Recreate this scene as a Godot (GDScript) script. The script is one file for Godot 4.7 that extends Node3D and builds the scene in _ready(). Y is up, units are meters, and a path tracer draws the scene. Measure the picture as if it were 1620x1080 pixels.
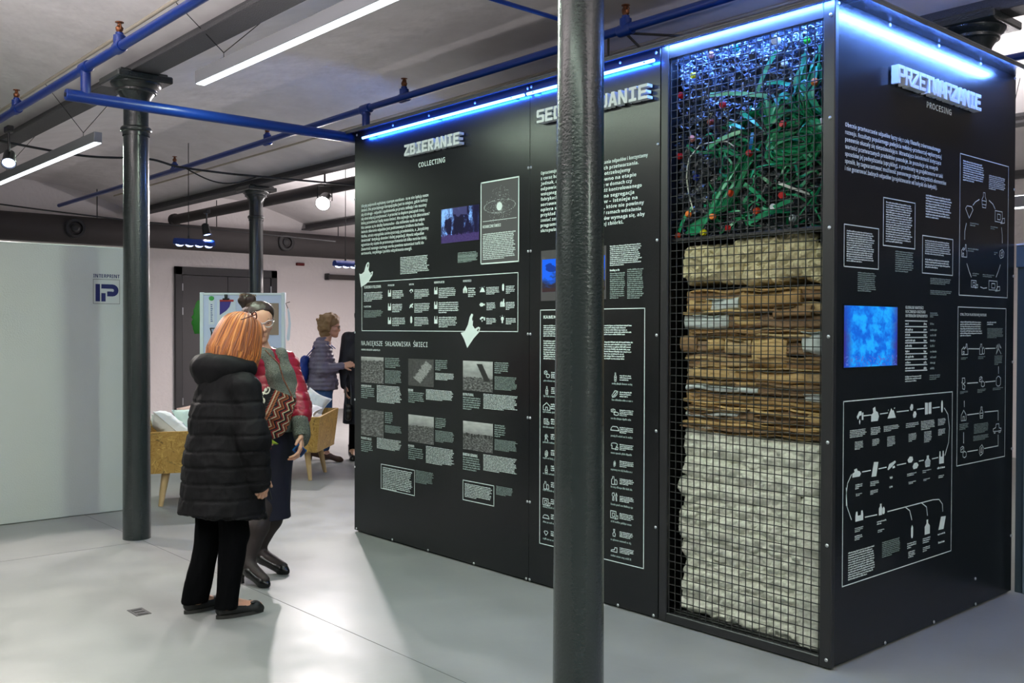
extends Node3D
# An exhibition about waste in a vaulted factory hall. x runs along the short side of the exhibit, z towards the viewer along its long side.

var M := {}
var seen := {}
var O := Vector3.ZERO          # base of the thing being built: shapes are given in the hall's axes and stored about it
var rng := RandomNumberGenerator.new()

func _ready() -> void:
	# ---- camera
	var cam := Camera3D.new()
	cam.name = "camera"
	cam.fov = rad_to_deg(2.0 * atan(540.0 / 1531.0))
	cam.near = 0.05
	cam.far = 120.0
	var yaw := deg_to_rad(41.456)
	var pit := deg_to_rad(0.734)
	var rol := deg_to_rad(-0.175)
	var fwd := Vector3(sin(yaw) * cos(pit), -sin(pit), -cos(yaw) * cos(pit))
	var rt := Vector3(cos(yaw), 0, sin(yaw))
	var dn := fwd.cross(rt)
	var r2 := rt * cos(rol) + dn * sin(rol)
	var d2 := dn * cos(rol) - rt * sin(rol)
	cam.transform = Transform3D(Basis(r2, -d2, -fwd), Vector3(0, 1.5, 0))
	add_child(cam)
	cam.current = true
	# ---- sky, exposure
	var we := WorldEnvironment.new()
	we.name = "world_environment"
	var env := Environment.new()
	env.background_mode = Environment.BG_COLOR
	env.background_color = Color(0.02, 0.02, 0.025)
	env.tonemap_mode = Environment.TONE_MAPPER_LINEAR
	env.tonemap_exposure = 1.0
	env.sdfgi_enabled = true
	env.ssao_enabled = true
	env.ssil_enabled = true
	we.environment = env
	add_child(we)
	# ---- the strong spotlight at the back of the hall
	rng.seed = 7
	materials()
	spot_source(Vector3(5.78, 2.95, -9.85))
	# ---- the hall
	hall()
	pillars()
	lamps()
	pipes()
	back_fittings()
	exhibit()
	cage_contents()
	furniture()
	people()

func numbered(called: String, parent: Node) -> String:
	var key := "%d/%s" % [parent.get_instance_id(), called]
	var k: int = seen.get(key, 0)
	seen[key] = k + 1
	return called if k == 0 else "%s_%03d" % [called, k]

func tag(o: Node, label: String, category := "", group := "", kind := "") -> void:
	if label:
		o.set_meta("label", label)
	if category:
		o.set_meta("category", category)
	if group:
		o.set_meta("group", group)
	if kind:
		o.set_meta("kind", kind)

func thing(called: String, label: String, category: String, at := Vector3.ZERO, group := "") -> Node3D:
	var o := Node3D.new()
	o.name = numbered(called, self)
	add_child(o, true)
	o.position = at
	tag(o, label, category, group)
	O = at
	return o

# a mesh as a part of a thing, or at top level
func part(called: String, m: Mesh, mat: Material, parent: Node3D = null, place := Transform3D.IDENTITY) -> MeshInstance3D:
	var o := MeshInstance3D.new()
	var p: Node3D = parent if parent else self
	o.name = numbered(called, p)
	o.mesh = m
	o.material_override = mat
	o.transform = place
	p.add_child(o, true)
	return o

func struct_(called: String, m: Mesh, mat: Material) -> MeshInstance3D:
	var o := part(called, m, mat)
	o.set_meta("kind", "structure")
	return o

func copy_of(o: Node3D, at: Vector3, turn: float, label: String, group := "") -> Node3D:
	var c: Node3D = o.duplicate()
	var base := String(o.name)
	c.name = numbered(base, self)
	add_child(c, true)
	c.position = at
	c.rotation.y = turn
	tag(c, label, "", group)
	return c

# ---------------------------------------------------------------- shapes
class Shape:
	var v := PackedVector3Array()
	var n := PackedVector3Array()
	var t := PackedVector2Array()
	var c := PackedColorArray()
	var ix := PackedInt32Array()
	var tint := Color.WHITE

	func vert(p: Vector3, nn: Vector3, uv := Vector2.ZERO) -> int:
		v.append(p)
		n.append(nn)
		t.append(uv)
		c.append(tint)
		return v.size() - 1

	# corners run counter-clockwise seen from outside
	func quad(a: Vector3, b: Vector3, d: Vector3, e: Vector3, u0 := Vector2.ZERO, u1 := Vector2.ONE) -> void:
		var nn := (b - a).cross(d - a).normalized()
		if nn.length() < 0.5:
			nn = (d - a).cross(e - a).normalized()
		var i := vert(a, nn, Vector2(u0.x, u1.y))
		vert(b, nn, u1)
		vert(d, nn, Vector2(u1.x, u0.y))
		vert(e, nn, u0)
		ix.append_array([i, i + 2, i + 1, i, i + 3, i + 2])

	func tri(a: Vector3, b: Vector3, d: Vector3) -> void:
		var nn := (b - a).cross(d - a).normalized()
		var i := vert(a, nn)
		vert(b, nn)
		vert(d, nn)
		ix.append_array([i, i + 2, i + 1])

	func box(ce: Vector3, size: Vector3, bev := 0.0, bs := Basis.IDENTITY) -> void:
		var h := size * 0.5
		var b := minf(bev, minf(h.x, minf(h.y, h.z)) * 0.9)
		var ax := [Vector3(1, 0, 0), Vector3(0, 1, 0), Vector3(0, 0, 1)]
		for k in 3:
			for s in [-1.0, 1.0]:
				var w: Vector3 = ax[k] * s
				var p: Vector3 = ax[(k + 1) % 3]
				var q: Vector3 = ax[(k + 2) % 3] * s
				var hp: float = h[(k + 1) % 3] - b
				var hq: float = h[(k + 2) % 3] - b
				var o: Vector3 = w * h[k]
				quad(ce + bs * (o - p * hp - q * hq), ce + bs * (o + p * hp - q * hq), ce + bs * (o + p * hp + q * hq), ce + bs * (o - p * hp + q * hq))
		if b <= 0.0:
			return
		for k in 3:
			var k1 := (k + 1) % 3
			var k2 := (k + 2) % 3
			for s1 in [-1.0, 1.0]:
				for s2 in [-1.0, 1.0]:
					var a0: Vector3 = ax[k1] * (s1 * h[k1]) + ax[k2] * (s2 * (h[k2] - b))
					var a1: Vector3 = ax[k1] * (s1 * (h[k1] - b)) + ax[k2] * (s2 * h[k2])
					var l: Vector3 = ax[k] * (h[k] - b)
					if s1 * s2 > 0:
						quad(ce + bs * (a0 - l), ce + bs * (a1 - l), ce + bs * (a1 + l), ce + bs * (a0 + l))
					else:
						quad(ce + bs * (a1 - l), ce + bs * (a0 - l), ce + bs * (a0 + l), ce + bs * (a1 + l))
		for sx in [-1.0, 1.0]:
			for sy in [-1.0, 1.0]:
				for sz in [-1.0, 1.0]:
					var pa := ce + bs * Vector3(sx * h.x, sy * (h.y - b), sz * (h.z - b))
					var pb := ce + bs * Vector3(sx * (h.x - b), sy * h.y, sz * (h.z - b))
					var pc := ce + bs * Vector3(sx * (h.x - b), sy * (h.y - b), sz * h.z)
					if sx * sy * sz > 0:
						tri(pa, pb, pc)
					else:
						tri(pa, pc, pb)

	# a box by its two corners
	func bar(a: Vector3, b: Vector3, bev := 0.0) -> void:
		box((a + b) * 0.5, (b - a).abs(), bev)

	# a tapering beam between two points with a rectangular section
	func beam(a: Vector3, b: Vector3, wa: float, wb: float, bev := 0.0) -> void:
		tube([a, b], [wa, wb], 4, true, PI / 4)

	func ring(ce: Vector3, x: Vector3, y: Vector3, sides: int, turn := 0.0) -> PackedVector3Array:
		var r := PackedVector3Array()
		for k in sides:
			var a := turn + TAU * k / sides
			r.append(ce + x * cos(a) + y * sin(a))
		return r

	# rings of equal count joined into a skin; smooth normals; optional end caps
	func loft(rings: Array, caps := true, closed := true) -> void:
		var m: int = rings[0].size()
		var start := v.size()
		for i in rings.size():
			var r: PackedVector3Array = rings[i]
			for j in m:
				vert(r[j], Vector3.ZERO, Vector2(float(j) / m, float(i) / maxf(1, rings.size() - 1)))
		var first := ix.size()
		for i in rings.size() - 1:
			for j in (m if closed else m - 1):
				var a := start + i * m + j
				var b := start + i * m + (j + 1) % m
				ix.append_array([a, a + m, b, b, a + m, b + m])
		smooth(start, first)
		if caps:
			for e in [0, rings.size() - 1]:
				var r: PackedVector3Array = rings[e]
				var ce := Vector3.ZERO
				for p in r:
					ce += p
				ce /= m
				for j in m:
					if e == 0:
						tri(ce, r[(j + 1) % m], r[j])
					else:
						tri(ce, r[j], r[(j + 1) % m])

	func smooth(start: int, first: int) -> void:
		for k in range(first, ix.size(), 3):
			var a := v[ix[k]]
			var f := (v[ix[k + 2]] - a).cross(v[ix[k + 1]] - a)
			n[ix[k]] += f
			n[ix[k + 1]] += f
			n[ix[k + 2]] += f
		for k in range(start, v.size()):
			n[k] = n[k].normalized()

	func tube(path: Array, radii, sides := 8, caps := true, turn := 0.0, squash := 1.0) -> void:
		var rings := []
		var up := Vector3.UP
		var d0: Vector3 = (path[1] - path[0]).normalized()
		if absf(d0.dot(up)) > 0.95:
			up = Vector3.RIGHT
		var x := d0.cross(up).normalized()
		for i in path.size():
			var d: Vector3 = (path[mini(i + 1, path.size() - 1)] - path[maxi(i - 1, 0)]).normalized()
			x = (x - d * x.dot(d)).normalized()
			var y := d.cross(x)
			var r: float = radii[i] if radii is Array else radii
			rings.append(ring(path[i], x * r, y * (r * squash), sides, turn))
		loft(rings, caps)

	# profile of (radius, height) pairs turned about an axis
	func lathe(prof: Array, at: Vector3, sides := 20, bs := Basis.IDENTITY, sharp := true) -> void:
		for i in prof.size() - 1:
			if not sharp:
				break
			var ra := PackedVector3Array()
			var rb := PackedVector3Array()
			for k in sides:
				var a := TAU * k / sides
				var d := Vector3(cos(a), 0, -sin(a))
				ra.append(at + bs * (d * prof[i].x + Vector3(0, prof[i].y, 0)))
				rb.append(at + bs * (d * prof[i + 1].x + Vector3(0, prof[i + 1].y, 0)))
			loft([ra, rb], false)
		if not sharp:
			var rs := []
			for i in prof.size():
				var ra := PackedVector3Array()
				for k in sides:
					var a := TAU * k / sides
					ra.append(at + bs * (Vector3(cos(a), 0, -sin(a)) * prof[i].x + Vector3(0, prof[i].y, 0)))
				rs.append(ra)
			loft(rs, false)

	# a flat outline (counter-clockwise in x, y) given thickness along z
	func prism(poly: PackedVector2Array, depth: float, tf: Transform3D) -> void:
		var p := poly
		if Geometry2D.is_polygon_clockwise(p):
			p.reverse()
		var tr := Geometry2D.triangulate_polygon(p)
		for k in range(0, tr.size(), 3):
			var a := Vector3(p[tr[k]].x, p[tr[k]].y, depth)
			var b := Vector3(p[tr[k + 1]].x, p[tr[k + 1]].y, depth)
			var d := Vector3(p[tr[k + 2]].x, p[tr[k + 2]].y, depth)
			if (b - a).cross(d - a).z < 0:
				var s := b
				b = d
				d = s
			tri(tf * a, tf * b, tf * d)
			if depth > 0.0:
				var z := Vector3(0, 0, depth)
				tri(tf * (a - z), tf * (d - z), tf * (b - z))
		if depth > 0.0:
			for k in p.size():
				var a := Vector3(p[k].x, p[k].y, 0)
				var b := Vector3(p[(k + 1) % p.size()].x, p[(k + 1) % p.size()].y, 0)
				var z := Vector3(0, 0, depth)
				quad(tf * a, tf * b, tf * (b + z), tf * (a + z))

	func stroke(a: Vector2, b: Vector2, w: float, tf: Transform3D) -> void:
		var d := (b - a).normalized() * w * 0.5
		var s := Vector2(-d.y, d.x)
		flat(tf, a - s - d, b - s + d, b + s + d, a + s - d)

	func flat(tf: Transform3D, a: Vector2, b: Vector2, d: Vector2, e: Vector2) -> void:
		quad(tf * Vector3(a.x, a.y, 0), tf * Vector3(b.x, b.y, 0), tf * Vector3(d.x, d.y, 0), tf * Vector3(e.x, e.y, 0))

	func mesh_in(m: Mesh, tf: Transform3D) -> void:
		for s in m.get_surface_count():
			var ar := m.surface_get_arrays(s)
			var vv: PackedVector3Array = ar[Mesh.ARRAY_VERTEX]
			var nn: PackedVector3Array = ar[Mesh.ARRAY_NORMAL]
			var ii: PackedInt32Array = ar[Mesh.ARRAY_INDEX] if ar[Mesh.ARRAY_INDEX] != null else PackedInt32Array(range(vv.size()))
			var start := v.size()
			for k in vv.size():
				vert(tf * vv[k], (tf.basis * nn[k]).normalized())
			for k in ii:
				ix.append(start + k)

	func done(about := Vector3.ZERO) -> ArrayMesh:
		var m := ArrayMesh.new()
		if v.is_empty():
			return m
		var ar := []
		ar.resize(Mesh.ARRAY_MAX)
		var p := v
		if about != Vector3.ZERO:
			for k in p.size():
				p[k] -= about
		ar[Mesh.ARRAY_VERTEX] = p
		ar[Mesh.ARRAY_NORMAL] = n
		ar[Mesh.ARRAY_TEX_UV] = t
		ar[Mesh.ARRAY_COLOR] = c
		ar[Mesh.ARRAY_INDEX] = ix
		m.add_surface_from_arrays(Mesh.PRIMITIVE_TRIANGLES, ar)
		return m

func shp() -> Shape:
	return Shape.new()

# ---------------------------------------------------------------- materials
func mat(key: String, col: Color, rough := 0.6, metal := 0.0) -> StandardMaterial3D:
	var m := StandardMaterial3D.new()
	m.resource_name = key
	m.albedo_color = col
	m.roughness = rough
	m.metallic = metal
	M[key] = m
	return m

func noise_image(size: int, freq: float, kind := FastNoiseLite.TYPE_SIMPLEX_SMOOTH, oct := 4, sd := 1) -> Image:
	var f := FastNoiseLite.new()
	f.seed = sd
	f.noise_type = kind
	f.frequency = freq
	f.fractal_octaves = oct
	return f.get_seamless_image(size, size)

func tinted(im: Image, a: Color, b: Color) -> ImageTexture:
	var s := im.get_width()
	var out := Image.create(s, im.get_height(), false, Image.FORMAT_RGB8)
	for y in im.get_height():
		for x in s:
			out.set_pixel(x, y, a.lerp(b, im.get_pixel(x, y).r))
	return ImageTexture.create_from_image(out)

func relief(m: StandardMaterial3D, im: Image, strength: float, scale: float) -> void:
	var b: Image = im.duplicate()
	b.bump_map_to_normal_map(6.0)
	m.normal_enabled = true
	m.normal_texture = ImageTexture.create_from_image(b)
	m.normal_scale = strength
	m.uv1_triplanar = true
	m.uv1_world_triplanar = true
	m.uv1_scale = Vector3.ONE * scale

func glow(key: String, col: Color, k: float) -> StandardMaterial3D:
	var m := mat(key, Color(0.8, 0.8, 0.8), 0.5)
	m.emission_enabled = true
	m.emission = col
	m.emission_energy_multiplier = k
	return m

func materials() -> void:
	var n1 := noise_image(512, 0.012, FastNoiseLite.TYPE_SIMPLEX_SMOOTH, 5, 3)
	var n2 := noise_image(256, 0.05, FastNoiseLite.TYPE_SIMPLEX_SMOOTH, 4, 9)
	var n3 := noise_image(256, 0.12, FastNoiseLite.TYPE_SIMPLEX_SMOOTH, 3, 21)
	var fl := mat("floor", Color.WHITE, 0.46)
	fl.metallic_specular = 0.35
	fl.albedo_texture = tinted(n1, Color(0.50, 0.505, 0.50), Color(0.55, 0.555, 0.55))
	relief(fl, n1, 0.04, 0.35)
	fl.roughness_texture = tinted(n1, Color(0.7, 0.7, 0.7), Color(1, 1, 1))
	var ce := mat("plaster", Color.WHITE, 0.85)
	ce.albedo_texture = tinted(n1, Color(0.87, 0.85, 0.85), Color(0.93, 0.91, 0.915))
	relief(ce, n2, 0.12, 0.35)
	var wa := mat("wall", Color(0.90, 0.875, 0.87), 0.8)
	relief(wa, n2, 0.15, 0.8)
	var pw := mat("partition", Color(0.74, 0.765, 0.74), 0.55)
	relief(pw, n3, 0.05, 2.0)
	mat("dark_trim", Color(0.16, 0.16, 0.17), 0.6)
	var ir := mat("iron", Color(0.135, 0.165, 0.168), 0.27)
	ir.clearcoat_enabled = true
	ir.clearcoat = 0.5
	ir.clearcoat_roughness = 0.18
	relief(ir, n2, 0.35, 5.0)
	var st := mat("steel_beam", Color(0.30, 0.30, 0.31), 0.5)
	relief(st, n3, 0.4, 3.0)
	mat("blue_paint", Color(0.03, 0.185, 0.50), 0.35)
	mat("brass", Color(0.5, 0.32, 0.22), 0.4, 0.8)
	mat("duct", Color(0.235, 0.22, 0.22), 0.75)
	mat("joint", Color(0.34, 0.34, 0.34), 0.7)
	mat("cable", Color(0.13, 0.13, 0.14), 0.6)
	mat("conduit", Color(0.70, 0.66, 0.60), 0.6)
	mat("lamp_housing", Color(0.60, 0.61, 0.63), 0.45, 0.3)
	mat("wire", Color(0.2, 0.2, 0.2), 0.4, 0.7)
	var pn := mat("panel", Color(0.075, 0.08, 0.092), 0.27)
	relief(pn, n3, 0.03, 4.0)
	mat("panel_dark", Color(0.08, 0.08, 0.085), 0.45)
	mat("cage", Color(0.13, 0.13, 0.14), 0.4)
	mat("cage_wire", Color(0.12, 0.12, 0.125), 0.45)
	mat("bolt", Color(0.75, 0.76, 0.78), 0.3, 0.9)
	mat("hood", Color(0.45, 0.46, 0.48), 0.25, 0.6)
	mat("print", Color(0.86, 0.91, 0.91), 0.6)
	mat("print_dim", Color(0.55, 0.62, 0.61), 0.6)
	mat("print_grey", Color(0.27, 0.265, 0.275), 0.6)
	mat("letter", Color(0.88, 0.90, 0.92), 0.5)
	mat("white_plastic", Color(0.85, 0.85, 0.85), 0.4)
	mat("black_plastic", Color(0.10, 0.10, 0.105), 0.35)
	glow("tube_glow", Color(0.94, 0.98, 1.0), 5.0)
	glow("led_glow", Color(0.42, 0.62, 1.0), 380.0)
	glow("reflection_tube_glow", Color(0.42, 0.66, 1.0), 6.0)  # glow of the tube that imitates a reflected strip
	glow("spot_glow", Color(1.0, 0.98, 0.97), 60.0)
	glow("pendant_glow", Color(0.75, 0.82, 1.0), 3.0)
	mat("wood", Color(0.76, 0.64, 0.46), 0.5)
	var os := mat("osb", Color.WHITE, 0.5)
	os.albedo_texture = osb_texture()
	os.uv1_triplanar = true
	os.uv1_scale = Vector3.ONE * 1.6

func osb_texture() -> ImageTexture:
	var s := 384
	var im := Image.create(s, s, false, Image.FORMAT_RGB8)
	im.fill(Color(0.68, 0.53, 0.27))
	var r := RandomNumberGenerator.new()
	r.seed = 5
	for k in 900:
		var a := r.randf() * PI
		var l := r.randf_range(14, 46)
		var w := r.randf_range(2, 7)
		var c := Color(0.60, 0.44, 0.18).lerp(Color(0.82, 0.68, 0.38), r.randf())
		if r.randf() < 0.08:
			c = c.darkened(0.35)
		var p := Vector2(r.randf() * s, r.randf() * s)
		var d := Vector2(cos(a), sin(a))
		var q := Vector2(-d.y, d.x)
		for i in range(int(-l / 2), int(l / 2)):
			for j in range(int(-w / 2), int(w / 2) + 1):
				var x := p + d * i + q * j
				im.set_pixel(posmod(int(x.x), s), posmod(int(x.y), s), c if absf(j) < w / 2 - 0.6 else c.darkened(0.12))
	return ImageTexture.create_from_image(im)

# ---------------------------------------------------------------- the hall
const BEAMS := [-3.74, -0.58, 2.56, 5.70, 8.86, 12.0]

func hall() -> void:
	var s := shp()
	s.bar(Vector3(-7.2, -0.2, -16.2), Vector3(12.4, 0, 6.4))
	tag(struct_("floor", s.done(), M.floor), "smooth pale grey coated concrete floor with dull reflections")
	# shallow vaults of plastered masonry between the girders
	s = shp()
	var z0 := -15.8
	var z1 := 6.2
	var xs := [-7.0]
	xs.append_array(BEAMS)
	for i in xs.size() - 1:
		var a: float = xs[i]
		var b: float = xs[i + 1]
		var lo := []
		for k in 13:
			var f := k / 12.0
			lo.append(Vector2(lerpf(a, b, f), 3.38 + 0.34 * sin(PI * f)))
		for k in 12:
			var p: Vector2 = lo[k]
			var q: Vector2 = lo[k + 1]
			var st := s.v.size()
			s.quad(Vector3(p.x, p.y, z0), Vector3(q.x, q.y, z0), Vector3(q.x, q.y, z1), Vector3(p.x, p.y, z1))
			for e in 4:
				var w := s.v[st + e]
				var ff := (w.x - a) / (b - a)
				s.n[st + e] = Vector3(0.34 * PI * cos(PI * ff) / (b - a), -1, 0).normalized()
			s.quad(Vector3(p.x, 4.0, z1), Vector3(q.x, 4.0, z1), Vector3(q.x, 4.0, z0), Vector3(p.x, 4.0, z0))
	tag(struct_("ceiling", s.done(), M.plaster), "rough white plastered ceiling of shallow vaults")
	for w in [["wall_back", Vector3(-7.2, 0, -15.95), Vector3(12.4, 4.0, -15.7), "pale pinkish white wall at the far end of the hall"], ["wall_front", Vector3(-7.2, 0, 6.0), Vector3(12.4, 4.0, 6.25), "white wall behind the viewer"], ["wall_left", Vector3(-7.25, 0, -16), Vector3(-7.0, 4.0, 6.2), "white wall at the left side of the hall"], ["wall_right", Vector3(12.0, 0, -16), Vector3(12.25, 4.0, 6.2), "white wall at the right side of the hall"]]:
		s = shp()
		s.bar(w[1], w[2])
		tag(struct_(w[0], s.done(), M.wall), w[3])
	# rolled steel girders carrying the vaults
	for x in BEAMS:
		s = shp()
		s.bar(Vector3(x - 0.095, 3.28, -15.7), Vector3(x + 0.095, 3.305, 6.0), 0.004)
		s.bar(Vector3(x - 0.012, 3.305, -15.7), Vector3(x + 0.012, 3.46, 6.0))
		if x in [2.56, 5.70]:
			tag(struct_("trim_1" if x == 2.56 else "trim_2", s.done(), M.steel_beam), "dark grey steel girder above the iron columns, left row" if x == 2.56 else "dark grey steel girder above the iron columns, right row")
		else:
			struct_("trim_%d" % (3 + BEAMS.find(x)), s.done(), M.steel_beam)
	# expansion joints cut in the floor: thin dark strips of sealant lying flush
	s = shp()
	s.bar(Vector3(2.559, -0.001, -15.6), Vector3(2.562, 0.0008, -7.05))
	struct_("trim_20", s.done(), M.joint)
	s = shp()
	s.bar(Vector3(2.559, -0.001, -6.83), Vector3(2.562, 0.0008, -2.65))
	struct_("trim_21", s.done(), M.joint)
	s = shp()
	s.bar(Vector3(-6.9, -0.001, -6.801), Vector3(2.46, 0.0008, -6.799))
	struct_("trim_22", s.done(), M.joint)
	# white partition wall with a printed emblem
	O = Vector3.ZERO
	s = shp()
	s.bar(Vector3(-4.0, 0.004, -8.17), Vector3(2.96, 2.155, -8.055), 0.003)
	tag(struct_("wall_partition", s.done(), M.partition), "white free-standing partition wall behind the left column")
	emblem()
	# grey panelled screen beside the exhibit, at the right edge
	var t := thing("metal_screen", "grey metal panel screen with a pale top rail at the right edge of the exhibit", "partition", Vector3(5.86, 0, -2.2))
	s = shp()
	s.bar(Vector3(5.835, 0.0, -2.24), Vector3(5.865, 1.86, 0.9), 0.003)
	part("sheet", s.done(O), mat("screen_sheet", Color(0.22, 0.27, 0.29), 0.4), t)
	s = shp()
	s.bar(Vector3(5.825, 1.86, -2.245), Vector3(5.875, 1.985, 0.9), 0.004)
	part("top_rail", s.done(O), mat("screen_rail", Color(0.30, 0.36, 0.40), 0.4), t)
	s = shp()
	s.bar(Vector3(5.82, 1.985, -2.245), Vector3(5.88, 1.995, 0.9), 0.002)
	part("cap_strip", s.done(O), M.white_plastic, t)
	for z in [-2.18, -1.2, -0.2, 0.85]:
		s = shp()
		s.bar(Vector3(5.822, 0.0, z - 0.012), Vector3(5.836, 1.86, z + 0.012), 0.002)
		part("post", s.done(O), mat("screen_post", Color(0.42, 0.47, 0.49), 0.4), t)

func emblem() -> void:
	var t := thing("wall_emblem", "blue letters over a framed square emblem on the white partition", "sign", Vector3(2.73, 1.72, -8.054))
	var w := text_shape("INTERPRINT", Vector3(2.627, 1.905, -8.0535), Vector3(1, 0, 0), Vector3.UP, 0.028, 0.208, true)
	var navy := mat("navy_print", Color(0.02, 0.07, 0.33), 0.5)
	part("lettering", w.done(O), navy, t)
	var tf := Transform3D(Basis.IDENTITY, Vector3(2.627, 1.695, -8.0535))
	var s := shp()
	for q in [[0, 0, 0.207, 0], [0, 0.196, 0.207, 0.196], [0, 0, 0, 0.196], [0.207, 0, 0.207, 0.196]]:
		s.stroke(Vector2(q[0], q[1]), Vector2(q[2], q[3]), 0.003, tf)
	part("emblem_frame", s.done(O), mat("frame_print", Color(0.25, 0.27, 0.25), 0.6), t)
	s = shp()
	s.flat(tf, Vector2(0.017, 0.018), Vector2(0.052, 0.018), Vector2(0.052, 0.158), Vector2(0.017, 0.158))
	s.flat(tf, Vector2(0.062, 0.018), Vector2(0.096, 0.018), Vector2(0.096, 0.086), Vector2(0.062, 0.086))
	s.flat(tf, Vector2(0.062, 0.122), Vector2(0.150, 0.122), Vector2(0.150, 0.158), Vector2(0.062, 0.158))
	s.flat(tf, Vector2(0.108, 0.070), Vector2(0.150, 0.070), Vector2(0.150, 0.100), Vector2(0.108, 0.100))
	s.flat(tf, Vector2(0.108, 0.060), Vector2(0.15, 0.060), Vector2(0.15, 0.07), Vector2(0.108, 0.07))
	for k in 8:
		var a0 := -PI / 2 + PI * k / 8
		var a1 := -PI / 2 + PI * (k + 1) / 8
		var c := Vector2(0.150, 0.109)
		s.flat(tf, c + Vector2(cos(a0), sin(a0)) * 0.012, c + Vector2(cos(a0), sin(a0)) * 0.049, c + Vector2(cos(a1), sin(a1)) * 0.049, c + Vector2(cos(a1), sin(a1)) * 0.012)
	part("emblem_mark", s.done(O), navy, t)

# flat lettering as real outlines: base at the left of the baseline, wide enough to end at width when given
func text_shape(text: String, at: Vector3, right: Vector3, up: Vector3, height: float, width := 0.0, bold := false, depth := 0.0, mono := false) -> Shape:
	var s := shp()
	text_into(s, text, at, right, up, height, width, bold, depth, mono)
	return s

var fonts := {}

func text_into(s: Shape, text: String, at: Vector3, right: Vector3, up: Vector3, height: float, width := 0.0, bold := false, depth := 0.0, mono := false) -> void:
	var key := "%s%s" % [bold, mono]
	if not fonts.has(key):
		var f := SystemFont.new()
		f.font_names = PackedStringArray(["Droid Sans Mono" if mono else "Droid Sans"])
		f.font_weight = 700 if bold else 400
		fonts[key] = f
	var tm := TextMesh.new()
	tm.font = fonts[key]
	tm.font_size = 32
	tm.pixel_size = 0.01
	tm.curve_step = 3.0 if height < 0.05 else 1.0
	tm.depth = depth * 0.229 / height if depth > 0 else 0.0
	tm.horizontal_alignment = HORIZONTAL_ALIGNMENT_LEFT
	tm.vertical_alignment = VERTICAL_ALIGNMENT_BOTTOM
	tm.text = text
	if tm.get_surface_count() == 0:
		return
	var bb := tm.get_aabb()
	var k := height / 0.229          # cap height of 32 px letters at 0.01
	var kx := width / maxf(bb.size.x, 0.001) if width > 0.0 else k
	var base := 0.0
	if not fonts.has("base" + key):
		var ref := TextMesh.new()
		ref.font = tm.font
		ref.font_size = 32
		ref.pixel_size = 0.01
		ref.horizontal_alignment = HORIZONTAL_ALIGNMENT_LEFT
		ref.vertical_alignment = VERTICAL_ALIGNMENT_BOTTOM
		ref.text = "H"
		fonts["base" + key] = ref.get_aabb().position.y
	base = fonts["base" + key]
	var out := right.cross(up)
	s.mesh_in(tm, Transform3D(Basis(right * kx, up * k, out * k), at - right * bb.position.x * kx - up * base * k))

func column(at: Vector2, label: String) -> void:
	var t := thing("iron_column", label, "column", Vector3(at.x, 0, at.y), "")
	var p := Vector3(at.x, 0, at.y)
	var s := shp()
	s.lathe([Vector2(0.096, 0.0), Vector2(0.0955, 0.2), Vector2(0.0915, 1.3), Vector2(0.085, 2.86)], p, 40, Basis.IDENTITY, false)
	part("shaft", s.done(O), M.iron, t)
	s = shp()
	var ringp := []
	for k in 9:
		var a := -PI / 2 + PI * k / 8
		ringp.append(Vector2(0.086 + 0.020 * cos(a), 2.905 + 0.022 * sin(a)))
	s.lathe(ringp, p, 40, Basis.IDENTITY, false)
	s.lathe([Vector2(0.092, 2.86), Vector2(0.092, 2.884)], p, 40)
	part("astragal", s.done(O), M.iron, t)
	s = shp()
	s.lathe([Vector2(0.085, 2.92), Vector2(0.0845, 3.04), Vector2(0.088, 3.085), Vector2(0.100, 3.125), Vector2(0.124, 3.160)], p, 40, Basis.IDENTITY, false)
	s.lathe([Vector2(0.124, 3.160), Vector2(0.137, 3.163), Vector2(0.140, 3.172), Vector2(0.137, 3.181), Vector2(0.141, 3.186), Vector2(0.158, 3.200), Vector2(0.170, 3.216), Vector2(0.172, 3.226)], p, 40, Basis.IDENTITY, false)
	part("capital", s.done(O), M.iron, t)
	s = shp()
	s.box(p + Vector3(0, 3.250, 0), Vector3(0.385, 0.05, 0.385), 0.008)
	s.box(p + Vector3(0, 3.2775, 0), Vector3(0.33, 0.03, 0.33), 0.004)
	part("abacus", s.done(O), M.iron, t)

func pillars() -> void:
	column(Vector2(2.575, -2.535), "large dark iron column in the foreground, in front of the exhibit")
	column(Vector2(2.56, -6.94), "dark iron column with moulded capital beside the white partition")
	column(Vector2(5.70, -11.36), "distant dark iron column in front of the grey doors")
	column(Vector2(5.70, -2.44), "iron column rising through the top of the exhibit, only its capital in view")

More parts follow.
